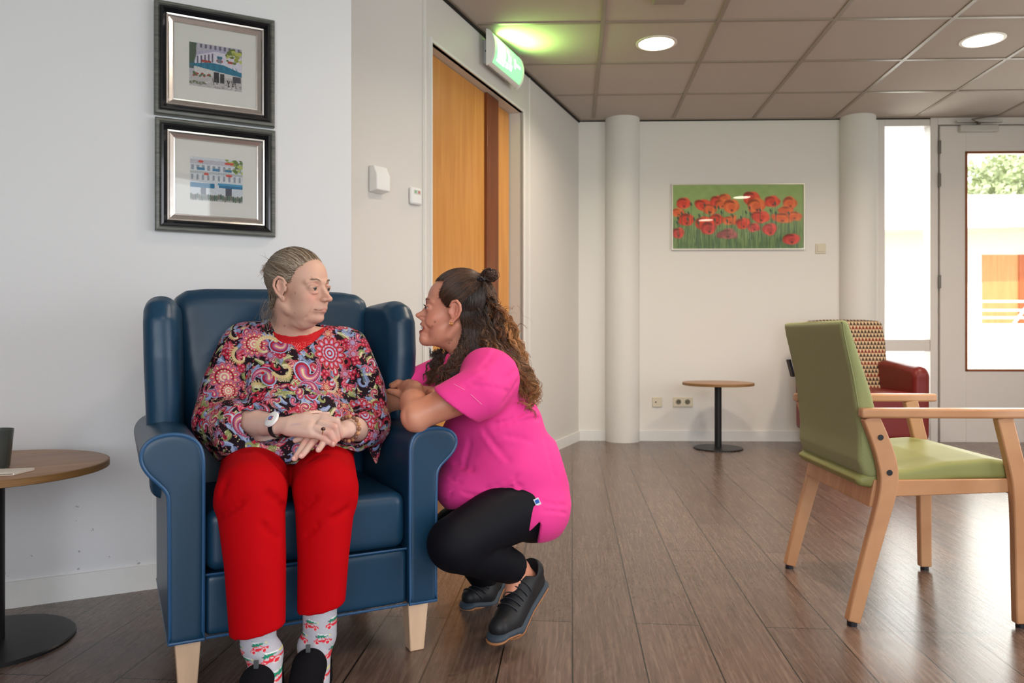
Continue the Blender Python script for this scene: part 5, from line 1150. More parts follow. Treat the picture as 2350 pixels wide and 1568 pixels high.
# paisley print painted into the cloth
def paisley(V, N):
    a = np.stack([np.abs(N@CB)*1.25, np.abs(N[:, 2]), np.abs(N@CU)*.95], 1).argmax(1); out = np.zeros((len(V), 3))
    for c, (u, w_) in enumerate(((V@CU, V[:, 2]), (V@CU, V@CB), (V@CB, V[:, 2]))):
        k = a == c; out[k] = print_cloth(u[k], w_[k], c)
    return out
def print_cloth(U, W_, c_):
    p = Paint(U, W_, (30, 16, 26)); r = np.random.RandomState(21+c_); u0, u1, w0, w1 = U.min(), U.max(), W_.min(), W_.max()
    RED = (164, 30, 56); RED2 = (196, 62, 78); ROSE = (200, 116, 132); BLU = (132, 148, 190); LBL = (164, 178, 208); CRM = (208, 200, 160); GRN = (138, 146, 92); PUR = (142, 84, 132); SAL = (212, 122, 112); TEA = (92, 120, 132); DK = (42, 18, 28)
    for k in range(1500): x = r.uniform(u0, u1); y = r.uniform(w0, w1); p.ell(x, y, .0014, .0014, [ROSE, CRM, RED2][k % 3], 0, .001)
    def feather(x, y, L_, a, c1, c2):
        n = 9; cv = r.uniform(-1.2, 1.2); px_, py_ = x, y
        for i in range(n):
            t = i/n; aa = a+cv*t; nx, ny = px_+L_/n*math.cos(aa), py_+L_/n*math.sin(aa)
            for s in (-1, 1): bl = L_*.30*(1-t*.75); p.line(nx, ny, nx+bl*math.cos(aa+s*.8), ny+bl*math.sin(aa+s*.8), .0021, c1 if s > 0 else c2, .0007)
            p.line(px_, py_, nx, ny, .0020, c2, .0007); px_, py_ = nx, ny
    def drop_(x, y, s, a, cs):
        # curled drop: shrinking discs along a hook
        for lay, (c, f) in enumerate(zip((cs[0], DK)+tuple(cs[1:])+(CRM,), (1, .84, .78, .54, .32, .12))):
            for i in range(26):
                t = i/25; aa = a+2.3*t*t; rr_ = s*(.50*(1-t)**.75+.03)*f; 
                if rr_ < .0009: continue
                qx = x+s*1.25*t*math.cos(aa); qy = y+s*1.25*t*math.sin(aa); p.ell(qx, qy, rr_, rr_, c, 0, .0007)
    def flower(x, y, s, a, cs, n=9):
        for f, c in ((1.0, cs[0]), (.86, DK), (.80, cs[1]), (.52, cs[2]), (.26, cs[4])):
            for i in range(n): aa = a+2*PI*i/n; p.ell(x+s*.70*math.cos(aa), y+s*.70*math.sin(aa), s*.34*f, s*.20*f, c, aa, .0006)
        for f, c in ((.60, cs[3]), (.54, DK), (.50, cs[2]), (.40, cs[1]), (.30, cs[4]), (.20, cs[1]), (.10, cs[4])): p.ell(x, y, s*f, s*f, c, 0, .0006)
        for i in range(n): aa = a+2*PI*(i+.5)/n; p.ell(x+s*.45*math.cos(aa), y+s*.45*math.sin(aa), s*.05, s*.05, cs[4], 0, .0006)
    def swirl(x, y, s, a, c1, c2):
        for i in range(40):
            t = i/39; aa = a+4.2*t; rad = s*(1-t*.8); p.ell(x+rad*math.cos(aa), y+rad*math.sin(aa), s*.16*(1-t*.5), s*.12*(1-t*.5), c1 if (i//1) % 2 or t > .8 else c2, aa, .0008)
        for i in range(14): t = i/13; aa = a+3.0*t; rad = s*(1-t*.6); p.line(x+rad*math.cos(aa), y+rad*math.sin(aa), x+rad*1.35*math.cos(aa+.25), y+rad*1.35*math.sin(aa+.25), .0026, c2, .0007)
    # jittered rows so that the motifs cover the cloth without lumping
    cell = .028; k = 0; spots_ = []
    ny = int((w1-w0)/cell)+2; nx = int((u1-u0)/cell)+2
    for j in range(ny):
        for i in range(nx): spots_.append((u0+(i+.5*(j % 2))*cell+r.uniform(-.008, .008), w0+j*cell+r.uniform(-.008, .008)))
    r.shuffle(spots_)
    for x, y in spots_: feather(x+r.uniform(-.01, .01), y+r.uniform(-.01, .01), r.uniform(.024, .040), r.uniform(0, 6.3), [LBL, BLU, CRM, GRN, TEA, ROSE][k % 6], [BLU, LBL, GRN, CRM, BLU, RED2][k % 6]); k += 1
    for n_, (x, y) in enumerate(spots_):
        a = r.uniform(0, 6.3); q = n_ % 8
        if q in (0, 4): drop_(x, y, r.uniform(.014, .022), a, [(LBL, PUR, RED, ROSE), (CRM, RED, PUR, SAL), (ROSE, RED, RED2, LBL)][(n_//8) % 3])
        elif q == 1: flower(x, y, r.uniform(.013, .019), a, [(ROSE, RED, SAL, RED, CRM), (RED2, PUR, ROSE, RED, LBL), (PUR, ROSE, RED, SAL, BLU)][(n_//8) % 3])
        elif q in (2, 6): swirl(x, y, r.uniform(.011, .017), a, [CRM, LBL, SAL][(n_//8) % 3], [GRN, BLU, RED][(n_//8) % 3])
        elif q == 3:
            for s in (-.5, 0, .5): p.ell(x+.009*math.cos(a+s*1.6), y+.009*math.sin(a+s*1.6), .011, .0042, RED, a+s*1.6, .0007); p.ell(x+.009*math.cos(a+s*1.6), y+.009*math.sin(a+s*1.6), .0075, .0020, ROSE, a+s*1.6, .0007)
        elif q == 5:
            for t in range(4): aa = a+t*1.5; p.ell(x+.008*math.cos(aa), y+.008*math.sin(aa), .0062, .0062, RED, 0, .0007); p.ell(x+.008*math.cos(aa), y+.008*math.sin(aa), .0026, .0026, ROSE, 0, .0007)
    if c_: return p.C
    # big hand-placed motifs, chest and sleeves
    def at(px, py, d): q_ = P(px, py, d); return q_@CU, q_[2]
    for (px, py, d, s, a) in ((770, 812, 2.12, .046, .3), (585, 790, 2.1, .036, 2.0), (520, 868, 2.02, .040, 1.2), (530, 900, 2.0, .030, 1.2), (835, 950, 2.1, .038, .2)): x, y = at(px, py, d); flower(x, y, s, a, (SAL, RED, ROSE, RED2, LBL) if px > 700 else (PUR, ROSE, RED2, RED, CRM), 13)
    for (px, py, d, s, a) in ((700, 850, 2.05, .044, -1.6), (618, 870, 2.04, .034, 1.4), (640, 795, 2.08, .034, -.6), (720, 905, 2.02, .030, .4), (560, 960, 1.98, .034, 2.6)): x, y = at(px, py, d); drop_(x, y, s, a, (LBL, RED, PUR, ROSE))
    for (px, py, d, s, a) in ((615, 800, 2.08, .036, .6), (655, 845, 2.04, .030, 3.6), (545, 770, 2.1, .028, .8), (560, 820, 2.05, .026, 2.), (765, 880, 2.1, .026, 4.), (590, 905, 2., .026, 1.)): x, y = at(px, py, d); swirl(x, y, s, a, CRM if px != 765 else LBL, (196, 168, 120))
    return p.C
Nn = vnormals(V, Q)
m_blouse = mat('blouse_print', attr=True, rough=0.75, spec=0.2, bump=0.2, bscale=700, bdist=0.0005)
blouse = obj('blouse', (V, Q), m_blouse, elder, col=paisley(V, Nn), label='black blouse with red, blue and cream paisley print')
# --- trousers
m_red_cl = mat('red_trousers', rgb(176, 2, 12), 0.85, spec=0.1, bump=0.1, bscale=500, sheen=0.0, bdist=0.0005)
rhem, lhem = E(592, 1447, 1.745), E(734, 1430, 1.83)
tr_i = [(rc(rhp, rkn, .094, .081), '+', .02), (rc(lhp, lkn, .094, .078), '+', .02), (el(CL(0, .30, .525), (.185, .13, .085), RB), '+', .02),
        (ch([rkn+np.array([0, -.005, -.01]), E(586, 1290, 1.77), rhem+np.array([0, 0, -.03])], [.078, .068, .060]), '+', .02), (ch([lkn+np.array([0, -.005, -.01]), E(742, 1280, 1.85), lhem+np.array([0, 0, -.03])], [.074, .060, .053]), '+', .02),
        (rc(E(515, 1160, 1.80), E(530, 1210, 1.80), .022, .012), '+', .02), (rc(E(805, 1145, 1.88), E(800, 1165, 1.88), .016), '+', .02)]
tr_c = [((hemplane(E(592, 1447, 1.745), (-.16, 0, 1))), '&', .003), (rc(rhem+np.array([0, .004, .00]), rhem+np.array([0, .002, -.06]), .042, .048), '-', .002), (rc(lhem+np.array([0, .004, .00]), lhem+np.array([0, .002, -.05]), .040, .042), '-', .002)]
tfold_s = [(500, 1190, 560, 1150, .010, .006), (655, 1170, 610, 1130, .012, .006), (640, 1240, 600, 1200, .010, .005), (690, 1170, 730, 1140, .010, .005), (800, 1165, 760, 1190, .012, .006), (700, 1230, 735, 1200, .010, .004), (560, 1270, 575, 1430, .014, -.004), (640, 1300, 645, 1440, .010, .004), (735, 1280, 740, 1420, .012, -.004), (780, 1290, 770, 1410, .010, .004), (615, 1050, 660, 1100, .012, .004), (700, 1060, 735, 1040, .012, .004), (520, 1100, 505, 1140, .012, .004), (560, 1340, 545, 1440, .009, .003)]
l_, h_ = bounds(tr_i, .015)
V, Q = sdf_mesh(tr_i+tr_c, l_, h_, .0046, 2, folds=cloth_folds(tr_i, [(q[0], q[1], q[2], q[3], q[4]*.8, q[5]*1.6) for q in tfold_s if max(q[1], q[3]) < 1300], 1.85))
trousers = obj('trousers', (V, Q), m_red_cl, elder)
# --- socks with little cars and fir trees
def sock(name_c, ank, hem, toe, seed):
    up_ = hem-ank; s_i = [(ch([hem+np.array([0, 0, .05]), hem+np.array([0, 0, -.03]), ank], [.040, .039, .037]), '+', .01), (ch([ank, ank+(toe-ank)*.6], [.038, .034]), '+', .02)]
    l, h = bounds(s_i, .01); V, Q = sdf_mesh(s_i, l, h, .0022, 1)
    p = Paint(V[:, 0], V[:, 2], (176, 176, 186)); r = np.random.RandomState(seed); x0 = hem[0]; tilt = .22*(1 if seed == 1 else -.15)
    def car(x, z, s, a):
        c, n = math.cos(a), math.sin(a); T = lambda u, v: (x+s*(u*c-v*n), z+s*(u*n+v*c)); R_ = (206, 30, 50)
        p.poly([T(-1, -.1), T(1.05, -.1), T(1.05, .15), T(.55, .22), T(.25, .48), T(-.55, .48), T(-.75, .2), T(-1, .15)], R_)
        p.poly([T(-.5, .2), T(-.02, .2), T(-.02, .4), T(-.45, .4)], (190, 190, 198)); p.poly([T(.06, .2), T(.42, .2), T(.2, .4), T(.06, .4)], (190, 190, 198))
        for u in (-.6, .62): q = T(u, -.16); p.ell(q[0], q[1], s*.27, s*.27, (206, 204, 208), 0, .0006); p.ell(q[0], q[1], s*.20, s*.20, R_, 0, .0006)
        for k, (u, w_) in enumerate(((-.35, .28), (.0, .24), (.30, .19), (.56, .12))): q = T(u, .62); p.poly([T(u-.22, .62-w_), T(u+.32, .62), T(u-.22, .62+w_)], (14, 128, 100))
        p.line(*T(-.5, .92), *T(.75, .68), s*.09, (236, 238, 240), .0006); q = T(.86, .62); p.ell(q[0], q[1], s*.08, s*.08, (226, 214, 60), 0, .0006); p.poly([T(-.78, .55), T(-.56, .55), T(-.56, .70), T(-.78, .70)], (22, 24, 38))
    z = hem[2]+.004; k = 0
    while z > ank[2]-.07:
        for i in (-1, 0, 1): car(x0+(i+(.5 if k % 2 else 0))*.052-.012, z+tilt*i*.05, .0185, tilt+r.uniform(-.08, .08))
        z -= .034; k += 1
    p.noise(.03, 4, 20, .002, .01)
    return obj('sock', (V, Q), mat('sock_knit', attr=True, rough=0.9, bump=0.3, bscale=800), elder, col=p.C, label=name_c)
sock('grey sock with red cars and green fir trees', rank, rhem, rtoe, 1); sock('grey sock with red cars and green fir trees', lank, lhem, ltoe, 2)
m_shoe = mat('black_slipper', (0.005, 0.005, 0.007), 0.85, spec=0.12, bump=0.1, bscale=400)
for ank, toe, tx in ((rank, rtoe, 1), (lank, ltoe, 2)):
    dv = np.array([.04 if tx == 1 else .03, -1, 0]); dv /= np.linalg.norm(dv); h0 = np.array([ank[0], ank[1]+.02, 0]); ins = np.array([ank[0]+.002, ank[1]-.045, .118]); 
    it = [(ch([h0+np.array([0, 0, .035]), h0+dv*.12+np.array([0, 0, .032]), h0+dv*.20+np.array([0, 0, .028])], [.034, .043, .036]), '+', .01), (ch([ins+dv*.01+np.array([0, 0, -.028]), h0+dv*.16+np.array([0, 0, .045])], [.040, .034]), '+', .02),
          (rc(h0+np.array([0, .0, .03]), h0+np.array([0, 0, .085]), .036, .036), '+', .015)]
    it += [(rc(np.array([ank[0], ank[1]+.005, .085]), np.array([ank[0], ank[1]-.004, .20]), .041, .042), '-', .006), (hemplane((0, 0, .002), (0, 0, 1)), '&', .004)]
    sh = soft('shoe', it, .004, m_shoe, elder, 1)
    q = ins+np.array([0, -.012, .012]); obj('pull_tab', MB().box((q[0]-.005, q[1]-.012, q[2]-.016), (q[0]+.005, q[1]-.006, q[2]+.014)), mat('tab_grey', rgb(70, 76, 78), 0.6), sh, bevel=.001)
# --- hair
def strands(name, guides, m, parent, seed=0, sides=4, label=None):
    mb_v = []; mb_f = []; cols = []; n = 0
    for pts, r0, r1, c0, c1 in guides:
        pts = np.asarray(pts); k = len(pts); T = np.gradient(pts, axis=0); T /= np.maximum(np.linalg.norm(T, axis=1)[:, None], 1e-9)
        up = np.array([.3, .9, .2]); u = np.cross(T, up); u /= np.maximum(np.linalg.norm(u, axis=1)[:, None], 1e-6); v = np.cross(T, u); rr = np.linspace(r0, r1, k)[:, None]
        a = 2*PI*np.arange(sides)/sides; ring = pts[:, None, :]+rr[:, None]*(np.cos(a)[None, :, None]*u[:, None]+np.sin(a)[None, :, None]*v[:, None])
        mb_v.append(ring.reshape(-1, 3)); i, j = np.meshgrid(np.arange(k-1), np.arange(sides), indexing='ij'); i = i.ravel(); j = j.ravel(); j2 = (j+1) % sides
        mb_f.append(np.stack([i*sides+j, i*sides+j2, (i+1)*sides+j2, (i+1)*sides+j], 1)+n); n += k*sides
        t = np.repeat(np.linspace(0, 1, k), sides)[:, None]; cols.append(np.array(c0)*(1-t)+np.array(c1)*t)
    return obj(name, (np.concatenate(mb_v), np.concatenate(mb_f)), m, parent, col=np.concatenate(cols), label=label)
m_hair_g = mat('hair_grey', attr=True, rough=0.45, spec=0.4); m_hair_gb = mat('hair_grey_base', rgb(128, 112, 98), 0.6, var=0.25, vscale=30, stretch=(3, 3, 12))
capc = np.array([-.013, 0, .038]); capr = np.array([.0905, .0775, .0835])
hair_poly = [(.20, .088), (.090, .083), (.070, .076), (.050, .068), (.038, .047), (.026, .020), (.010, .022), (.006, .0), (-.012, -.034), (-.026, -.036), (-.045, -.055), (-.060, -.075), (-.06, -.16), (.2, -.16)]
hc = [(xf(el(capc, capr), ME), '+', 0), (xf(el((-.042, 0, -.008), (.046, .060, .048)), ME), '+', .02*SE), (xf(pr(hair_poly, -.12, .12, .004, 'xz'), ME), '-', .004), (xf(el((-.006, -.094, .003), (.020, .020, .030)), ME), '-', .003), (xf(el((-.006, .094, .003), (.020, .020, .030)), ME), '-', .003)]
hair = soft('hair', hc, .0030, m_hair_gb, elder, 2)
rg = np.random.RandomState(9); gd = []
tie = np.array([-.085, -.002, .068])
line = np.array([(.088, 0, .080), (.070, .045, .074), (.050, .064, .064), (.036, .071, .042), (.024, .075, .018), (.004, .079, .030), (-.022, .082, .018), (-.026, .080, -.030), (-.038, .066, -.052), (-.055, .040, -.060), (-.062, .0, -.062)])
def onshell(q, f): 
    d = (q-capc)/capr; nn = np.linalg.norm(d, axis=1)[:, None]; return capc+d/nn*capr*f
for k in range(3000):
    u = rg.rand()**.8*(len(line)-1); i = min(int(u), len(line)-2); s0 = line[i]*(1-(u-i))+line[i+1]*(u-i); s0 = s0*np.array([1, rg.choice([-1, -1, 1]), 1])+rg.normal(size=3)*.0035
    if u < 4 and rg.rand() < .5: s0[0] += -rg.rand()*.02
    t = np.linspace(0, 1, 18)[:, None]; jit = rg.normal(size=3)*.005; q = s0*(1-t)+(tie+jit)*t+rg.normal(size=3)*.006*np.sin(PI*t)
    fr = 1.010+.022*rg.rand(); low = s0[2] < -.04; q2 = onshell(q, fr); wl_ = np.clip((q2[:, 2:3]+.03)/.03, 0, 1) if low else 1.0; q2 = q2*wl_+(q+np.array([-.004, 0, 0]))*(1-wl_) if low else q2; q = q*(t**8)+q2*(1-t**8)
    W3 = q@ME[:3, :3].T+ME[:3, 3]; pal = [(128, 110, 92), (160, 146, 130), (98, 80, 66), (186, 174, 158), (142, 120, 96), (84, 68, 56)]; c = s2l(np.array(pal[rg.randint(6)])/255)*(1.25 if u < 2 else .9); gd.append((W3, .00055, .00050, c*1.15, c*.8))
for k in range(260):   # short ponytail
    b0 = tie+rg.normal(size=3)*.0045; dr_ = np.array([-.036, rg.normal()*.008, .002+rg.normal()*.006]); t = np.linspace(0, 1, 12)[:, None]; q = b0+dr_*t*rg.uniform(.5, 1.1)+np.array([0, 0, -.026])*t*t*rg.uniform(.4, 1.3)+rg.normal(size=3)*.003*np.sin(t*5); c = s2l(np.array([(150, 100, 60), (118, 84, 60), (166, 130, 96)][k % 3])/255); gd.append((q@ME[:3, :3].T+ME[:3, 3], .0008, .0003, c, c))
for k in range(150):   # loose wisps at the nape and by the ponytail
    if k < 90: b0 = np.array([-.055+rg.normal()*.010, -.052+rg.normal()*.010, -.045+rg.normal()*.012]); e = b0+np.array([-.010+rg.normal()*.014, -.004, -.045-rg.rand()*.035])
    else: b0 = tie+rg.normal(size=3)*.008; e = b0+np.array([-.030+rg.normal()*.012, rg.normal()*.01, rg.normal()*.026-.01])
    t = np.linspace(0, 1, 12)[:, None]; q = b0*(1-t)+e*t+np.array([-.012*rg.normal(), .006*rg.normal(), .006*rg.normal()])*np.sin(PI*t); c = s2l(np.array([(150, 136, 122), (116, 100, 88)][k % 2])/255); gd.append((q@ME[:3, :3].T+ME[:3, 3], .00035, .00018, c, c))
strands('hair_strands', gd, m_hair_g, hair, sides=3)
gd = []
for s in (-1, 1):
    for k in range(110):
        t = rg.rand(); y = s*(.012+.030*t); z = .0205+.005*math.sin(t*2.6)+rg.normal()*.0013; x = surf_x(eh, ME, y, z); c = s2l(np.array((158, 134, 114))/255); e = np.array([x-.001, y+s*.0055, z+.0012]); b0 = np.array([x, y, z]); gd.append((np.array([toW(ME, b0+np.array([.0003, 0, 0])), toW(ME, (b0+e)/2+np.array([.0010, 0, 0])), toW(ME, e+np.array([.0002, 0, 0]))]), .0003, .00015, c, c))
strands('eyebrow', gd[:110], m_hair_g, elder, sides=3); strands('eyebrow', gd[110:], m_hair_g, elder, sides=3)
# --- jewellery and alarm wristband
m_gold = mat('gold', rgb(212, 160, 84), 0.25, metal=1.0)
def torus_about(c, ax_, R, r, n=28, sq=1.0):
    ax_ = np.array(ax_, float); ax_ /= np.linalg.norm(ax_); u = np.cross(ax_, [0, 0, 1.0]); u /= np.linalg.norm(u); v = np.cross(ax_, u); return [c+R*(math.cos(a)*u+sq*math.sin(a)*v) for a in 2*PI*np.arange(n)/n]
ad = (rwr-(rel+rwr)/2); ad /= np.linalg.norm(ad); wc_ = E(640, 980, 1.922)
rd = np.array([-.15, -.78, .55]); rd -= ad*rd.dot(ad); rd /= np.linalg.norm(rd); sd = np.cross(ad, rd)
band = obj('alarm_wristband', MB(), mat("black_metal", (0.010, 0.010, 0.012), 0.4, spec=0.4), elder) if False else None
b = MB(); 
for i in range(48):
    a = 2*PI*i/48; 
V_ = []; F_2 = []
for i in range(48):
    a = 2*PI*i/48; o_ = math.cos(a)*rd+math.sin(a)*sd
    for rr, hh in ((.0262, -.0075), (.0278, -.0075), (.0278, .0075), (.0262, .0075)): V_.append(wc_+o_*rr+ad*hh)
for i in range(48):
    j = (i+1) % 48
    for k in range(4): l = (k+1) % 4; F_2.append((i*4+k, i*4+l, j*4+l, j*4+k))
b.add(V_, F_2); band = obj('alarm_wristband', b, mat('band_black', (.012, .012, .014), 0.35), elder, label='black wristband with white alarm button')
RW = np.stack([ad, sd, rd], 1); wd = wc_+rd*.030+sd*(-.004)
M4 = Matrix.Identity(4)
for i in range(3):
    for j in range(3): M4[i][j] = RW[i, j]
    M4[i][3] = wd[i]
face = MB().lathe([(0, -.005), (.0175, -.005), (.0200, -.002), (.0192, .0025), (.0150, .0048), (0, .0056)], n=40, M=M4@Matrix.Diagonal((1, 1.08, 1, 1)))
fc = obj('button_face', face, mat('device_white', rgb(232, 232, 232), 0.35), band, label='white oval face')
mk = MB(); Mk = M4@Matrix.Translation((.001, .0, .0056))
mk.lathe([(.0046, 0), (.0046, .0007), (.0062, .0007), (.0062, 0)], n=28, M=Mk, caps=False)
for a in (-.55, 0, .55): mk.add(*MB().box((.0055, -.0009, 0), (.0100, .0009, .0007)).__dict__ and ([tuple(Matrix.Rotation(a, 3, 'Z')@Vector(p)) for p in np.concatenate(MB().box((.0055, -.0009, 0), (.0100, .0009, .0007)).v)], MB().box((0, 0, 0), (1, 1, 1)).f), Mk)
obj('red_mark', mk, mat('mark_crimson', rgb(160, 16, 40), 0.4), fc); obj('blue_dot', MB().lathe([(0, .0006), (.0046, .0006), (.0046, 0)], n=24, M=Mk), mat('mark_blue', rgb(96, 146, 222), 0.35), fc)
br = None; bc = E(800, 984, 2.012); bax = (lel+lwr)/2-lwr
pts = torus_about(bc, bax, .0285, 0, 17, 1.12)
m_bead = [mat('bead_a', rgb(150, 102, 72), 0.4), mat('bead_b', rgb(196, 146, 104), 0.4), mat('bead_c', rgb(118, 84, 70), 0.4)]
br = obj('bead_bracelet', MB().tube(pts, .0012, 6, closed=True), m_bead[2], elder, label='bracelet of brown wooden beads')
for i, q in enumerate(pts): obj('bead', MB().sphere(q, .0056, 14), m_bead[i % 3], br)
def ring_on(a, b, t, R, stone=None):
    a = np.array(a); b = np.array(b); c = a+(b-a)*t; g = obj('ring', MB().tube(torus_about(c, b-a, R, 0, 24), .0010, 8, closed=True), m_gold, elder, label='gold finger ring')
    if stone: obj('stone', MB().sphere(c+np.array([-.1, -.75, .62])*R*1.05, .0046, 14, (1.2, .6, 1)), mat('stone_'+stone[0], stone[1], 0.1, spec=0.8), g)
ring_on(E(726, 984, 1.888), E(756, 994, 1.882), .62, .0100, ('dark', (.05, .006, .004)))
ring_on(E(716, 1000, 1.925), E(700, 1016, 1.895), .2, .0102, ('green', (.04, .05, .02))); ring_on(E(728, 1004, 1.92), E(715, 1018, 1.890), .3, .0102, ('clear', (.7, .7, .66)))
ncl = [(598, 741, 0), (610, 752, 0), (622, 764, 0), (636, 775, 0)]
obj('necklace', MB().tube([P(x, y, surf_y(ebody, x, y, 2.15)-.001) for x, y, _ in [(600, 736, 0), (606, 745, 0), (614, 756, 0), (624, 766, 0), (636, 776, 0)]], .0008, 6), m_gold, elder)
# ------------------------------------------------------------------ crouching carer in the pink tunic
PIT = math.radians(8)
MK = frame(P(1047, 716, 2.27), (-math.cos(PIT), .03, math.sin(PIT)), (.1, 0, 1), 1.0)
kh = head_items(MK, smile=True)
K = P
kt = [(el(K(1118, 892, 2.27), (.100, .165, .105)), '+', .03), (el(K(1148, 985, 2.28), (.125, .150, .12)), '+', .06), (el(K(1168, 1080, 2.28), (.145, .150, .12)), '+', .06), (el(K(1212, 1158, 2.27), (.115, .160, .095)), '+', .05)]
kn = [(ch([toW(MK, (-.028, 0, -.035)), toW(MK, (-.034, 0, -.085)), K(1100, 845, 2.27)], [.055, .053, .062]), '+', .025), (el(toW(MK, (.015, 0, -.092)), (.035, .034, .018)), '+', .03)]
ksh, kel, kwr = K(1135, 878, 2.11), K(954, 956, 2.06), K(950, 896, 2.205)
kfs, kfe, kfw = K(1030, 855, 2.42), K(895, 922, 2.33), K(985, 908, 2.28)
karm = [(ch([ksh, (ksh+kel)/2, kel], [.046, .046, .038]), '+', .02), (ch([kel, (kel+kwr)/2+np.array([-.004, 0, .004]), kwr], [.036, .038, .026]), '+', .022), (rc(K(948, 975, 2.055), K(962, 978, 2.06), .016), '+', .02),
        (ch([kfs, kfe], [.048, .037]), '+', .02), (ch([kfe, K(932, 908, 2.312), kfw], [.039, .041, .026]), '+', .02)]
khand = [(ch([kwr, K(940, 889, 2.235), K(928, 889, 2.27)], [.026, .024, .020]), '+', .012),
         (ch([K(940, 901, 2.215), K(924, 907, 2.235), K(909, 901, 2.250), K(894, 898, 2.268)], [.017, .0130, .0105, .0088]), '+', .008),
         finger([K(934, 886, 2.25), K(916, 880, 2.268), K(902, 886, 2.282)], .0112, .0088), finger([K(932, 884, 2.275), K(914, 878, 2.290), K(899, 885, 2.302)], .0112, .0088),
         finger([K(932, 883, 2.30), K(915, 877, 2.315), K(901, 883, 2.325)], .0108, .0086), finger([K(934, 883, 2.325), K(918, 878, 2.34), K(906, 883, 2.35)], .0100, .0082),
         (ch([kfw, K(1005, 905, 2.25)], [.026, .022]), '+', .012), (ch([K(985, 905, 2.20), K(998, 900, 2.175), K(1004, 890, 2.165)], [.010, .0098, .0090]), '+', .006),
         finger([K(1000, 904, 2.23), K(1020, 905, 2.2)], .010, .008), finger([K(985, 900, 2.22), K(990, 898, 2.18), K(996, 899, 2.165)], .0095, .0080)]
kkn, kan = K(1043, 1248, 2.015), K(1188, 1307, 2.215); kkf, kaf = K(1046, 1215, 2.33), K(1122, 1345, 2.50)
khp, khf = K(1200, 1160, 2.18), K(1215, 1165, 2.36)
kleg = [(ch([khp, (khp+kkn)/2+np.array([0, 0, .004]), kkn], [.080, .073, .068]), '+', .03), (ch([kkn, (kkn+kan)/2, kan], [.055, .050, .032]), '+', .03), (ch([khf, kkf], [.080, .062]), '+', .03), (ch([kkf, kaf], [.055, .034]), '+', .03)]
kheel, kball, ktoe = K(1226, 1340, 2.26), K(1168, 1428, 2.14), K(1146, 1440, 2.085)
kfoot = [(ch([kan, kan+(kball-kan)*.6], [.033, .028]), '+', .015), (rc(kan, kheel, .03, .026), '+', .015), (rc(kaf, K(1100, 1362, 2.47), .03, .026), '+', .015)]
kbody = [(el(K(1118, 897, 2.27), (.088, .150, .090)), '+', .03), (el(K(1148, 985, 2.28), (.112, .136, .11)), '+', .06), (el(K(1168, 1080, 2.28), (.130, .135, .11)), '+', .06), (el(K(1212, 1158, 2.27), (.103, .145, .083)), '+', .05)]+kn+karm+khand+kleg+kfoot+kh
kfolds = [lf(MK, (.093, -.015, -.034), (.074, -.036, -.060), .0034, .0016), lf(MK, (.093, .015, -.034), (.074, .036, -.060), .0034, .0016), lf(MK, (.082, .044, .002), (.066, .058, .004), .0014, .0007),
          (K(930, 894, 2.2), K(938, 910, 2.2), .003, .003), (K(925, 930, 2.03), K(935, 975, 2.03), .008, .003), (K(958, 905, 2.06), K(975, 915, 2.03), .008, .003)]
hbk = (toW(MK, (0, 0, -.005))-np.array([.150, .135, .15]), toW(MK, (0, 0, 0))+np.array([.125, .135, .14]))
nbk = (np.array([P(1000, 870, 2.27)[0], 2.10, .70]), np.array([P(1130, 870, 2.27)[0], 2.44, hbk[0][2]+.012]))
az = (np.minimum(K(855, 1010, 1.96), K(1100, 1010, 1.96)), np.maximum(K(1100, 860, 2.42), K(1100, 860, 1.96))); az = (np.array([-.42, 1.96, .55]), np.array([-.03, 2.42, .74]))
fz = (K(1150, 1345, 2.12)-np.array([0, .02, .02]), K(1235, 1262, 2.30)+np.array([0, 0, .0])); fz = (np.minimum(*fz), np.maximum(*fz))
l_, h_ = bounds(kbody, .02)
V, Q = region_mesh(kbody, [(hbk, .0022), (nbk, .0035), (az, .0028), (fz, .004)], None, kfolds, 1, ((l_, h_), .010))
L = toL(MK, V); inh = np.linalg.norm(L-np.array([0, 0, -.01]), axis=1) < .17
col = np.empty((len(V), 3)); col[:] = s2l(np.array((214, 148, 124))/255)
col = mixc(col, (~inh)*.8, (210, 144, 114)); rn = np.random.RandomState(4)
for s in (-1, 1):
    pl(.55*blob(L, (.066, s*.042, -.024), (.024, .02, .018), 9), (204, 112, 92)); pl(.45*blob(L, (-.008, s*.085, 0), (.018, .02, .03), 9), (206, 118, 98))
    pl(.55*np.exp(-(segd(L, (.093, s*.012, .020), (.082, s*.042, .0245))/.0026)**2), (92, 58, 42)); pl(.8*np.exp(-(segd(L, (.0885, s*.028, .0046), (.0780, s*.0470, .0030))/.0018)**2), (44, 26, 22))
pl(.4*blob(L, (.11, 0, -.026), (.014, .014, .012), 9), (206, 116, 94)); pl(.3*blob(L, (.085, 0, .05), (.03, .05, .03), 9), (212, 140, 108))
for s in (-1, 1):
    pl(.95*np.clip((.0042-segd(L, (.0985, 0, -.0510), (.0845, s*.0245, -.0550)))/.0015+.4, 0, 1), (150, 66, 62)); pl(.95*np.clip((.0058-np.minimum(segd(L, (.0955, 0, -.0730), (.0905, s*.012, -.0705)), segd(L, (.0905, s*.012, -.0705), (.084, s*.0240, -.0590))))/.0015+.3, 0, 1), (168, 82, 76))
pl(1.0*(((L-np.array([.082, 0, -.0605]))/np.array([.013, .0225, .0062])).__pow__(2).sum(1) < 1), (70, 16, 18))
def spot(px, py, rr, c=(96, 52, 38), a=.8):
    global col
    q = P(px, py, 2.2); m = (V[:, 1] < 2.27); col = mixc(col, a*np.exp(-(np.hypot(V[:, 0]/V[:, 1]-q[0]/q[1], (V[:, 2]-CZ)/V[:, 1]-(q[2]-CZ)/q[1])*2.2/rr)**2)*m, c)
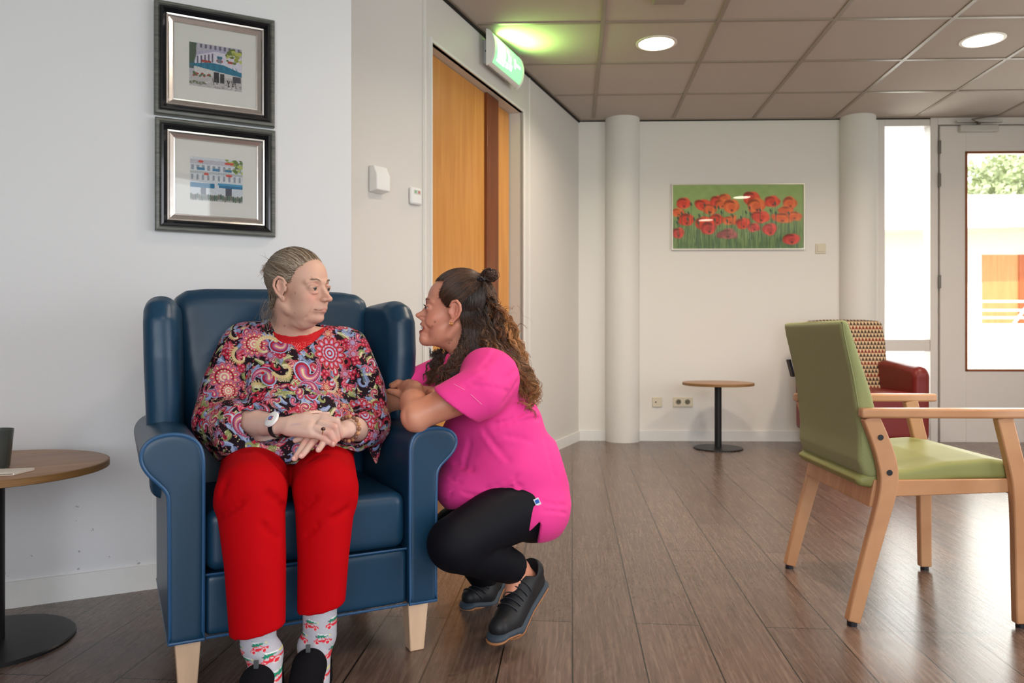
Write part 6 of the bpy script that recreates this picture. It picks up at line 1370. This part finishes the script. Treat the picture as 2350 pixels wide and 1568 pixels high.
for x, y, rr in ((998, 739, .0026), (992, 749, .0018), (1031, 788, .0022), (1000, 779, .0012), (1036, 781, .0012), (1045, 919, .0020), (1068, 934, .0018), (985, 800, .001)): spot(x, y, rr)
spot(1041, 942, .006, (150, 92, 72), .4)
col = mixc(col, .45*np.exp(-((V-K(958, 965, 2.03))**2).sum(1)/.030**2), (222, 164, 142)); col = mixc(col, .35*np.exp(-((V-K(985, 912, 2.05))**2).sum(1)/.030**2), (206, 116, 78))  # whitened elbow highlight painted into the skin, ruddier patch beside it
carer = obj('person', (V, Q), m_skin_tan, None, col=col)
tag(carer, 'smiling woman in bright pink tunic with long curly hair crouching beside the blue armchair', 'person')
eyes(MK, carer, (60, 48, 40), (1, .50, .02))
# teeth
tb_ = MB()
for i in range(-4, 5):
    y = i*.0050; x = .0975-.55*y*y/.02-abs(y)*.10; q = toW(MK, (x-.0042, y, -.0585)); tb_.sphere(q, .0036, 12, (1.0, .80, 1.6), MK[:3, :3])
obj('teeth', tb_, mat('teeth', rgb(240, 236, 228), 0.25), carer)
# tunic
m_pink = mat('pink_tunic', rgb(232, 62, 146), 0.75, spec=0.2, bump=0.12, bscale=600, sheen=0.05, bdist=0.0004)
bodyp = [(1098, 775), (1150, 782), (1208, 826), (1236, 880), (1252, 940), (1263, 985), (1286, 1050), (1308, 1125), (1313, 1170), (1306, 1205), (1284, 1246), (1236, 1244), (1244, 1176), (1211, 1209), (1180, 1167), (1130, 1148), (1085, 1158), (1045, 1170), (996, 1190), (986, 1120), (998, 1090), (1002, 1040), (1000, 985), (985, 960), (975, 880), (1050, 815)]
ktun = [(p, o, k) for p, o, k in kt]+[(el(K(1178, 1085, 2.28), (.165, .175, .13)), '+', .05), (el(K(1215, 1160, 2.27), (.118, .185, .105)), '+', .05), (el(K(1105, 1115, 2.27), (.135, .150, .090)), '+', .05), (el(K(1095, 1020, 2.31), (.11, .12, .12)), '+', .05), (rc(K(1110, 850, 2.16), K(1100, 850, 2.38), .055), '+', .04),
        (cutpoly(bodyp, 2.14, 1.7, 2.9, .002), '&', .004), (ch([toW(MK, (-.034, 0, -.06)), K(1078, 815, 2.25)], [.060, .062]), '-', .006), (rc(K(1075, 830, 2.25), K(1050, 850, 2.25), .05, .03), '-', .006)]
armdir = (kel-ksh)/np.linalg.norm(kel-ksh)
slv = [(ch([K(1128, 868, 2.15), K(1100, 902, 2.085), K(1030, 935, 2.05)], [.074, .070, .062]), '+', .03)]
slf = [(ch([K(1045, 855, 2.42), K(940, 898, 2.36)], [.066, .058]), '+', .03)]
tf__s = [(1120, 850, 1060, 890, .012, .005), (1170, 900, 1090, 885, .008, .004), (1180, 930, 1110, 905, .008, .004), (1190, 870, 1150, 930, .010, .004), (1130, 975, 1200, 950, .010, .007), (1240, 960, 1130, 985, .010, .007), (1110, 985, 1170, 1060, .012, .004), (1100, 1140, 1200, 1115, .008, .006), (1110, 1125, 1190, 1090, .009, .006), (1040, 1060, 1090, 1080, .012, .005), (1060, 1130, 1130, 1140, .007, .005), (1240, 1150, 1300, 1160, .008, .006), (1245, 1175, 1300, 1180, .007, .004), (1250, 1000, 1275, 1100, .014, .004), (1180, 1100, 1230, 1160, .008, .004), (1140, 800, 1100, 850, .010, .004), (1155, 1000, 1230, 1020, .012, .003), (1080, 1010, 1060, 1080, .012, .004), (1030, 1095, 1060, 1110, .006, .006), (1040, 1130, 1010, 1150, .006, .006), (1095, 935, 1130, 950, .008, .004), (1200, 830, 1160, 870, .012, .004)]
tit = ktun+slv+[(hemplane(K(1060, 936, 2.05), (.60, 0, .80)), 'S', 0)]
# the sleeve is trimmed on its own before it joins the tunic
def trimmed(prim, plane, inner):
    f, l, h = prim; g = plane[0]; q = inner[0]
    return (lambda p: np.maximum(np.maximum(f(p), g(p)), -q(p))), l, h
sleeve = trimmed(slv[0][0], hemplane(K(1058, 937, 2.05), (.62, 0, .78)), rc(K(1064, 930, 2.06), K(1000, 960, 2.03), .048, .056))
sleevef = trimmed(slf[0][0], hemplane(K(944, 893, 2.36), (.85, 0, .45)), rc(K(985, 885, 2.38), K(900, 915, 2.34), .050, .052))
tit = ktun+[(sleeve, '+', .045), (sleevef, '+', .03)]
l_, h_ = bounds(tit, .02); V, Q = sdf_mesh(tit, l_, h_, .0042, 2, folds=cloth_folds(tit, [(x0, y0, x1, y1, w_*.75, dp*(.7 if min(x0, x1) < 1115 and max(y0, y1) < 930 else 1.25)) for x0, y0, x1, y1, w_, dp in tf__s if not (min(x0, x1) < 1115 and 925 < max(y0, y1) < 980)], 2.15, .004), off=.004)
tunic = obj('tunic', (V, Q), m_pink, carer)
def surf_d(Vt, px, py):
    u, v = proj(Vt); k = np.hypot(u-px, v-py) < 6; return Vt[k][:, 1].min() if k.any() else 2.1
m_stitch = mat('white_thread', rgb(246, 170, 208), 0.6)
mb = MB()
for a, b in (((1042, 881), (1066, 895)), ((1080, 905), (1106, 929))): mb.tube([P(*(np.array(a)*(1-t)+np.array(b)*t), surf_d(V, *(np.array(a)*(1-t)+np.array(b)*t))-.001) for t in np.linspace(0, 1, 8)], .0005, 5)
obj('stitching', mb, m_stitch, tunic)
q = P(1233, 1152, surf_d(V, 1233, 1152)-.001)
tg = obj('side_label', MB().box((-.0075, -.001, -.010), (.0075, .0, .010)), mat('label_white', rgb(226, 232, 240), 0.5), tunic, label='small white and blue fabric label'); tg.location = q; tg.rotation_euler = (0, -.45, 0)
obj('label_mark', MB().box((-.0055, -.0018, -.004), (.0055, -.0008, .006)), mat('label_blue', rgb(40, 96, 190), 0.5), tg)
# leggings
m_leg_bk = mat('black_leggings', (0.004, 0.0045, 0.008), 0.65, spec=0.18)
ki = [(ch([khp, (khp+kkn)/2+np.array([0, 0, .004]), kkn], [.092, .080, .072]), '+', .02), (ch([kkn+np.array([.006, .0, -.010]), (kkn+kan)/2, kan], [.064, .060, .044]), '+', .02), (ch([khf, kkf], [.088, .070]), '+', .02), (ch([kkf, kaf], [.062, .042]), '+', .02), (el(K(1222, 1180, 2.27), (.095, .15, .075)), '+', .03)]
ad_ = (kan-kkn)/np.linalg.norm(kan-kkn)
ki += [(hemplane(kan-ad_*.022, -ad_), 'X', 0)]
near = trimmed(ki[1][0], hemplane(kan-ad_*.020, -ad_), rc(kan-ad_*.05, kan+ad_*.04, .036, .040))
l_, h_ = bounds(ki[:5], .02); V, Q = sdf_mesh([ki[0], (near, '+', .01), ki[2], ki[3], ki[4]], l_, h_, .005, 2, folds=[(K(1060, 1285, 1.98), K(1110, 1265, 2.0), .007, .004), (K(1090, 1270, 2.0), K(1190, 1250, 2.1), .008, .008)], off=.001)
obj('leggings', (V, Q), m_leg_bk, carer)
# shoes
def sneaker(heel, ball, toe, label, s=1.0):
    f = ball-heel; f /= np.linalg.norm(f); side = np.cross(f, [0, 0, 1.0]); side /= np.linalg.norm(side); n = np.cross(side, f); n = n*(1 if n[2] > 0 else -1)
    tf2 = toe-ball; tf2 /= np.linalg.norm(tf2); n2 = np.cross(side, tf2); n2 = n2*(1 if n2[2] > 0 else -1)
    up_ = [(ch([heel+n*.012, (heel+ball)/2+n*.012, ball+n2*.006, toe+n2*.0], [.034*s, .036*s, .040*s, .030*s]), '+', .01), (ch([heel+n*.045-f*.004, heel+n*.040+f*.055], [.036*s, .038*s]), '+', .015), (ch([heel+n*.035+f*.06, ball+n*.018], [.034*s, .034*s]), '+', .02)]
    up_ += [(ch([heel+n*.050+f*.022, heel+n*.10+f*.010], [.030*s, .036*s]), '-', .005)]
    up_ += [(hemplane(heel-n*.010, n), '&', .004)] if False else []
    l, h = bounds(up_, .01); sh = soft('shoe', up_, .0030, mat('sneaker_black', (.010, .011, .014), 0.5, spec=0.4, bump=0.25, bscale=260), carer, 1, label=label)
    so = [(ch([heel-n*.016-f*.008, (heel+ball)/2-n*.018, ball-n*.020+n2*.0, toe-n2*.018+tf2*.004], [.036*s, .036*s, .045*s, .034*s], (n*.7+n2*.3, .42)), '+', .004)]
    soft('midsole', so, .0030, mat('midsole_slate', rgb(52, 64, 76), 0.6), sh, 1, label='slate grey midsole')
    go = [(ch([heel-n*.027-f*.006, (heel+ball)/2-n*.028, ball-n*.030, toe-n2*.026+tf2*.006], [.035*s, .035*s, .044*s, .034*s], (n*.7+n2*.3, .22)), '+', .003), ]
    soft('outsole', go, .0030, mat('gum_rubber', rgb(158, 106, 66), 0.6), sh, 1, label='tan gum outsole')
    fld = [up_[0], up_[1], up_[2]]; lc = MB()
    for i in range(5):
        c = heel+f*(.070+.019*i); pts = []
        for w_ in np.linspace(-.85, .85, 9):
            dr = n*math.cos(w_)+side*math.sin(w_); o = c+n*.010; t = np.linspace(0, .09, 60); P_ = (o+np.outer(t, dr)).astype(np.float32); F = np.full(60, 1., np.float32)
            for p_, o_, k_ in fld: F = smin(F, p_[0](P_).astype(np.float32), k_)
            k = np.argmax(F > 0); pts.append(o+dr*(t[k]+.001))
        lc.tube(pts, .0030, 6, flat=.6)
    obj('laces', lc, mat('lace_dark', rgb(40, 44, 54), 0.5), sh)
    for i in range(3):
        c = heel+f*(.074+.022*i); dr = n*math.cos(.25)+side*math.sin(.25)*0
    return sh
sneaker(kheel, kball, ktoe, 'black lace up trainer with heel raised, nearest the camera')
sneaker(K(1150, 1310, 2.54), K(1112, 1368, 2.46), K(1080, 1371, 2.42), 'black lace up trainer further back', .95)
# ---- hair
m_hair_b = mat('hair_brown', attr=True, rough=0.34, spec=0.6); m_hair_bb = mat('hair_brown_base', rgb(34, 22, 17), 0.6, var=0.3, vscale=40)
kc = np.array([-.012, 0, .040]); kr = np.array([.0925, .0800, .0885])
kpoly = [(.2, .086), (.076, .084), (.036, .087), (.0365, .0655), (.046, .042), (.037, .025), (.022, .006), (.004, .012), (-.018, .006), (-.0254, -.037), (-.026, -.084), (-.012, -.15), (.2, -.15)]
hk = [(xf(el(kc, kr), MK), '+', 0), (xf(el((-.045, 0, -.015), (.055, .070, .065)), MK), '+', .02), (xf(pr(kpoly, -.12, .12, .004, 'xz'), MK), '-', .003),
      (ch([toW(MK, (-.062, .010, -.03)), K(1128, 780, 2.25), K(1158, 840, 2.27)], [.055, .056, .042]), '+', .02),
      (ch([K(1082, 775, 2.215), K(1068, 822, 2.19), K(1040, 856, 2.19), K(1012, 886, 2.20)], [.022, .027, .030, .018]), '+', .02)]
khair = soft('hair', hk, .0042, m_hair_bb, carer, 2)
rk = np.random.RandomState(12); gk = []
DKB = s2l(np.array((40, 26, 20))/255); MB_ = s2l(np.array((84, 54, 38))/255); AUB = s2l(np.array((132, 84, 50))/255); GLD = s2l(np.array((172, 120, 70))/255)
def clump(path, wid, n, R0, R1, wave, c0, c1, npt=64, rad=.0008, t1=.4):
    """a lock: strands that share a winding path but keep their own wave"""
    pts = spl(np.array(path), npt); seg = np.linalg.norm(np.diff(pts, axis=0), axis=1); s_ = np.concatenate([[0], np.cumsum(seg)]); tt = np.linspace(0, 1, npt)[:, None]
    T = np.gradient(pts, axis=0); T /= np.linalg.norm(T, axis=1)[:, None]; u = np.cross(T, [0, 1.0, 0]); u /= np.maximum(np.linalg.norm(u, axis=1)[:, None], 1e-6); v = np.cross(T, u)
    ph0 = rk.uniform(0, 6.3); sg = rk.choice([-1, 1]); R = R0+(R1-R0)*tt**.7; end = rk.uniform(.78, 1.0); sw = rk.normal(size=2)*.006; wv0 = wave*rk.uniform(.8, 1.3); fl = rk.uniform(.35, 1.0); tight = rk.rand() < .65; hl_ = rk.uniform(.6, 1.6)
    pts = pts+np.sin(tt*rk.uniform(3, 7)+rk.uniform(0, 6.3))*tt*(sw[0]*u+sw[1]*v); am0 = rk.uniform(.7, 1.35)
    for _ in range(n+(5 if tight else 0)):
        ph = ph0+rk.normal()*(.16 if tight else .6); w_ = wv0*(rk.uniform(.985, 1.015) if tight else rk.uniform(.86, 1.16)); a = (sg*2*PI*s_/w_+ph)[:, None]; of = rk.normal(size=3)*wid*(.45 if tight else 1); am = am0*rk.uniform(.85, 1.15) if tight else rk.uniform(.3, 1.1)
        q = pts+R*am*(np.cos(a)*u+fl*np.sin(a)*v)+of*(1-.55*tt); m = int(npt*end*rk.uniform(.88 if tight else .8, 1.0)); f = rk.uniform(.8, 1.2)*hl_; gk.append((q[:m], rad*rk.uniform(.7, 1.1), rad*t1, c0*f, c1*f))
# A: pulled back to the bun
tieK = np.array([-.068, .0, .108])
def shell(q, f):
    d = (q-kc)/kr; return kc+d/np.linalg.norm(d, axis=1)[:, None]*kr*f
hl = np.array([(.074, 0, .086), (.062, .030, .088), (.036, .058, .086), (.040, .066, .062), (.046, .066, .042), (.038, .071, .026), (.024, .077, .010)])
for k in range(2600):
    u = rk.rand()*(len(hl)-1); i = min(int(u), len(hl)-2); s0 = (hl[i]*(1-(u-i))+hl[i+1]*(u-i))*np.array([1, rk.choice([1, 1, -1]), 1])+rk.normal(size=3)*.003
    if rk.rand() < .4: s0[0] -= rk.rand()*.03
    t = np.linspace(0, 1, 22)[:, None]; q = s0*(1-t)+(tieK+rk.normal(size=3)*.006)*t; wv = np.sin(t*rk.uniform(8, 13)+rk.uniform(0, 6.3))*.0040*np.sin(PI*t); q[:, 2:3] += wv+.012*np.sin(PI*t)*(rk.rand()-.6); q = q*(t**8)+shell(q, 1.012+.030*rk.rand())*(1-t**8)
    c = [DKB, MB_, DKB*1.6, AUB*.7][rk.randint(4)]; gk.append((q@MK[:3, :3].T+MK[:3, 3], .0004, .0004, c*.8, c*.8))
# wispy baby hairs at the temple
for k in range(90):
    b0 = np.array([.038+np.clip(rk.normal(), -1, 1)*.004, .066, .052+np.clip(rk.normal(), -1.2, 1.5)*.010]); e = b0+np.array([.010+rk.rand()*.008, .002, -.004+rk.normal()*.006]); t = np.linspace(0, 1, 8)[:, None]; q = b0*(1-t)+e*t; x_ = shell(q, 1.0)*1.0; gk.append(((x_*.6+q*.4)@MK[:3, :3].T+MK[:3, 3]+0, .0003, .00012, DKB, DKB))
# bun loops
bc_ = K(1124, 632, 2.24)
for k in range(60):
    R = rk.uniform(.012, .020); a0 = rk.uniform(0, 6.3); ax_ = rk.normal(size=3); ax_ /= np.linalg.norm(ax_); u = np.cross(ax_, [0, 0, 1.]); u /= np.linalg.norm(u); v = np.cross(ax_, u); a = np.linspace(a0, a0+rk.uniform(3, 5.5), 30)[:, None]
    for j in range(6): gk.append((bc_+rk.normal(size=3)*.003+(R+rk.normal()*.0012)*(np.cos(a)*u+np.sin(a)*v)*np.array([1, 1, .85]), .0008, .0006, DKB*1.2, MB_*rk.uniform(.7, 1.2)))
# E: smooth dark hair over the side and back of the head
for k in range(900):
    tq = rk.rand()**.8; x0 = -.014-.060*tq+rk.normal()*.004; z0 = .016+.078*tq-abs(rk.normal())*.012; s0 = shell(np.array([[x0, .075-.03*tq, z0]]), 1.01)[0]; t = np.linspace(0, 1, 26)[:, None]
    e = np.array([-.050-.05*rk.rand(), .058+.02*rk.rand(), -.085-.03*rk.rand()]); q = s0*(1-t)+e*t; q2 = shell(q, 1.015+.05*rk.rand()); w_ = np.clip((q[:, 2:3]+.045)/.05, 0, 1); q = q2*w_+(q+np.array([0, .012, 0]))*(1-w_); q = q+np.sin(t*rk.uniform(7, 12)+rk.uniform(0, 6.3))*.0035*t*np.array([1, .3, .3])
    gk.append((q@MK[:3, :3].T+MK[:3, 3], .00055, .0005, DKB*rk.uniform(.5, 1.3), [DKB, MB_][rk.randint(2)]*rk.uniform(.7, 1.2)))
for k in range(240):   # from the crown down the back
    st = np.array([-.055-.03*rk.rand(), .045*rk.uniform(-.2, 1), .100]); st = shell(st[None], 1.02)[0]; t = np.linspace(0, 1, 24)[:, None]; e = np.array([-.100, rk.uniform(.0, .06), -.02]); q = st*(1-t)+e*t; q = shell(q, 1.03+.08*t+.04*rk.rand()); q = q+np.sin(t*rk.uniform(8, 13)+rk.uniform(0, 6.3))*.004*t
    gk.append((q@MK[:3, :3].T+MK[:3, 3], .0007, .0006, DKB*1.2, [MB_, AUB, GLD*.8][rk.randint(3)]))
# B: near-side ringlets falling behind the ear
for k in range(95):
    st = np.array([rk.uniform(1075, 1118), rk.uniform(700, 790)]); w2 = rk.rand(); dn = 2.185+.03*rk.rand()
    end = K(1160+75*w2+rk.normal()*8, 880+85*w2+rk.normal()*14, 2.14+.07*w2); mid = K(1105+45*w2+rk.normal()*8, 775+20*w2, dn-.01); m2 = K(1130+65*w2+rk.normal()*8, 830+30*w2, 2.13+.04*w2)
    clump([K(*st, dn+.012), mid, m2, end], .0040, 7, .0020, .0075, rk.uniform(.038, .060), DKB*rk.uniform(.8, 1.5), [MB_, AUB, AUB, GLD*.8][rk.randint(4)])
# C: back ringlets from the crown, tinted golden on the outside
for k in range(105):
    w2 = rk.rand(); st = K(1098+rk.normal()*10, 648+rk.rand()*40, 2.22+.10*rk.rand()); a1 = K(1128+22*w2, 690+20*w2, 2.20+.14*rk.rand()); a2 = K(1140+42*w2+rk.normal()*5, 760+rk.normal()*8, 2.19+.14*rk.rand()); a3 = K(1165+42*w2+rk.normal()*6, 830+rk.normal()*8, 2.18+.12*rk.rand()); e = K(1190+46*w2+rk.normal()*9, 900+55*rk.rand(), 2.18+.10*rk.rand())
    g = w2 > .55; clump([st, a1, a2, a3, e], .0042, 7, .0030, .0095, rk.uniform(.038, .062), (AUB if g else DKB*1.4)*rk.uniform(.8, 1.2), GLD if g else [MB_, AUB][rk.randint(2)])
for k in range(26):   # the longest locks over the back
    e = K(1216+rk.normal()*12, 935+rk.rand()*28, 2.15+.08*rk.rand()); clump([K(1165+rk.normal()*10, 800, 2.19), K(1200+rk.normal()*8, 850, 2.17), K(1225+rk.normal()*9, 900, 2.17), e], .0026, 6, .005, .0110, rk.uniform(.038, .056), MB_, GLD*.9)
# D: ringlets in front of the shoulder
for k in range(85):
    w2 = rk.rand(); far = rk.rand() < .35; st = K(1072+rk.normal()*6, 760+rk.rand()*30, 2.19 if not far else 2.30); a1 = K(1066-16*w2+rk.normal()*5, 812+rk.normal()*5, (2.165 if not far else 2.3)); e = K(1050-58*w2+rk.normal()*7, 862+38*w2+rk.normal()*8, (2.155 if not far else 2.28)+.03*rk.rand())
    if far: st = K(1010+rk.normal()*12, 805+rk.normal()*4, 2.32); a1 = K(1000+rk.normal()*8, 840, 2.31); e = K(985+rk.normal()*9, 880+rk.rand()*18, 2.29)
    clump([st, a1, (a1+e)/2+rk.normal(size=3)*.004, e], .0036, 7, .0035, .0080, rk.uniform(.030, .046), DKB*1.2, [MB_, MB_, AUB*.8][rk.randint(3)], npt=48)
# fly-aways
for k in range(70):
    st = K(1150+rk.normal()*20, 700+rk.rand()*160, 2.22); e = st+np.array([rk.uniform(.02, .06), rk.normal()*.02, rk.normal()*.03-.02]); clump([st, (st+e)/2+rk.normal(size=3)*.008, e], .001, 1, .004, .010, .04, AUB, GLD, npt=26, rad=.0004)
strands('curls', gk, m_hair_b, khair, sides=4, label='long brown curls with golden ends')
obj('hair_tie', MB().tube([K(1104, 640, 2.2)+np.array([.010*math.cos(a), .012*math.sin(a), .004*math.sin(a*3)]) for a in np.linspace(0, 6.28, 24)], .0028, 6, closed=True), m_foot, khair)
for dx, R in ((0, .0042), (.0035, .0030)):
    q = toW(MK, (.002-dx, .081, -.037)); obj('earring', MB().tube([q+R*np.array([math.cos(a)*.9, .25*math.cos(a), math.sin(a)]) for a in np.linspace(0, 2*PI, 20, endpoint=False)], .0008, 6, closed=True), m_gold, carer, label='tiny gold hoop earring')
gd = []
for s in (-1, 1):
    for k in range(90):
        t = rk.rand(); y = s*(.012+.032*t); z = .0205+.0045*math.sin(t*2.8)+rk.normal()*.0012; x = surf_x(kh, MK, y, z); e = np.array([x-.001, y+s*.005, z+.0012]); b0 = np.array([x+.0005, y, z]); gd.append((np.array([toW(MK, b0), toW(MK, (b0+e)/2+np.array([.0008, 0, 0])), toW(MK, e)]), .00025, .00012, MB_*.8, MB_*.8))
    for k in range(26):
        t = k/25; y = s*(.026+.019*t); z = .0044-.0028*t; x = surf_x(kh, MK, y, z)+.0005; gd.append((np.array([toW(MK, (x-.001, y, z)), toW(MK, (x+.003, y+s*.002, z+.001)), toW(MK, (x+.0055, y+s*.0035, z+.004))]), .00035, .00015, DKB*.5, DKB*.5))
strands('eyebrow', gd[:90], m_hair_b, carer, sides=3); strands('eyelashes', gd[90:116], m_hair_b, carer, sides=3); strands('eyebrow', gd[116:206], m_hair_b, carer, sides=3); strands('eyelashes', gd[206:], m_hair_b, carer, sides=3)
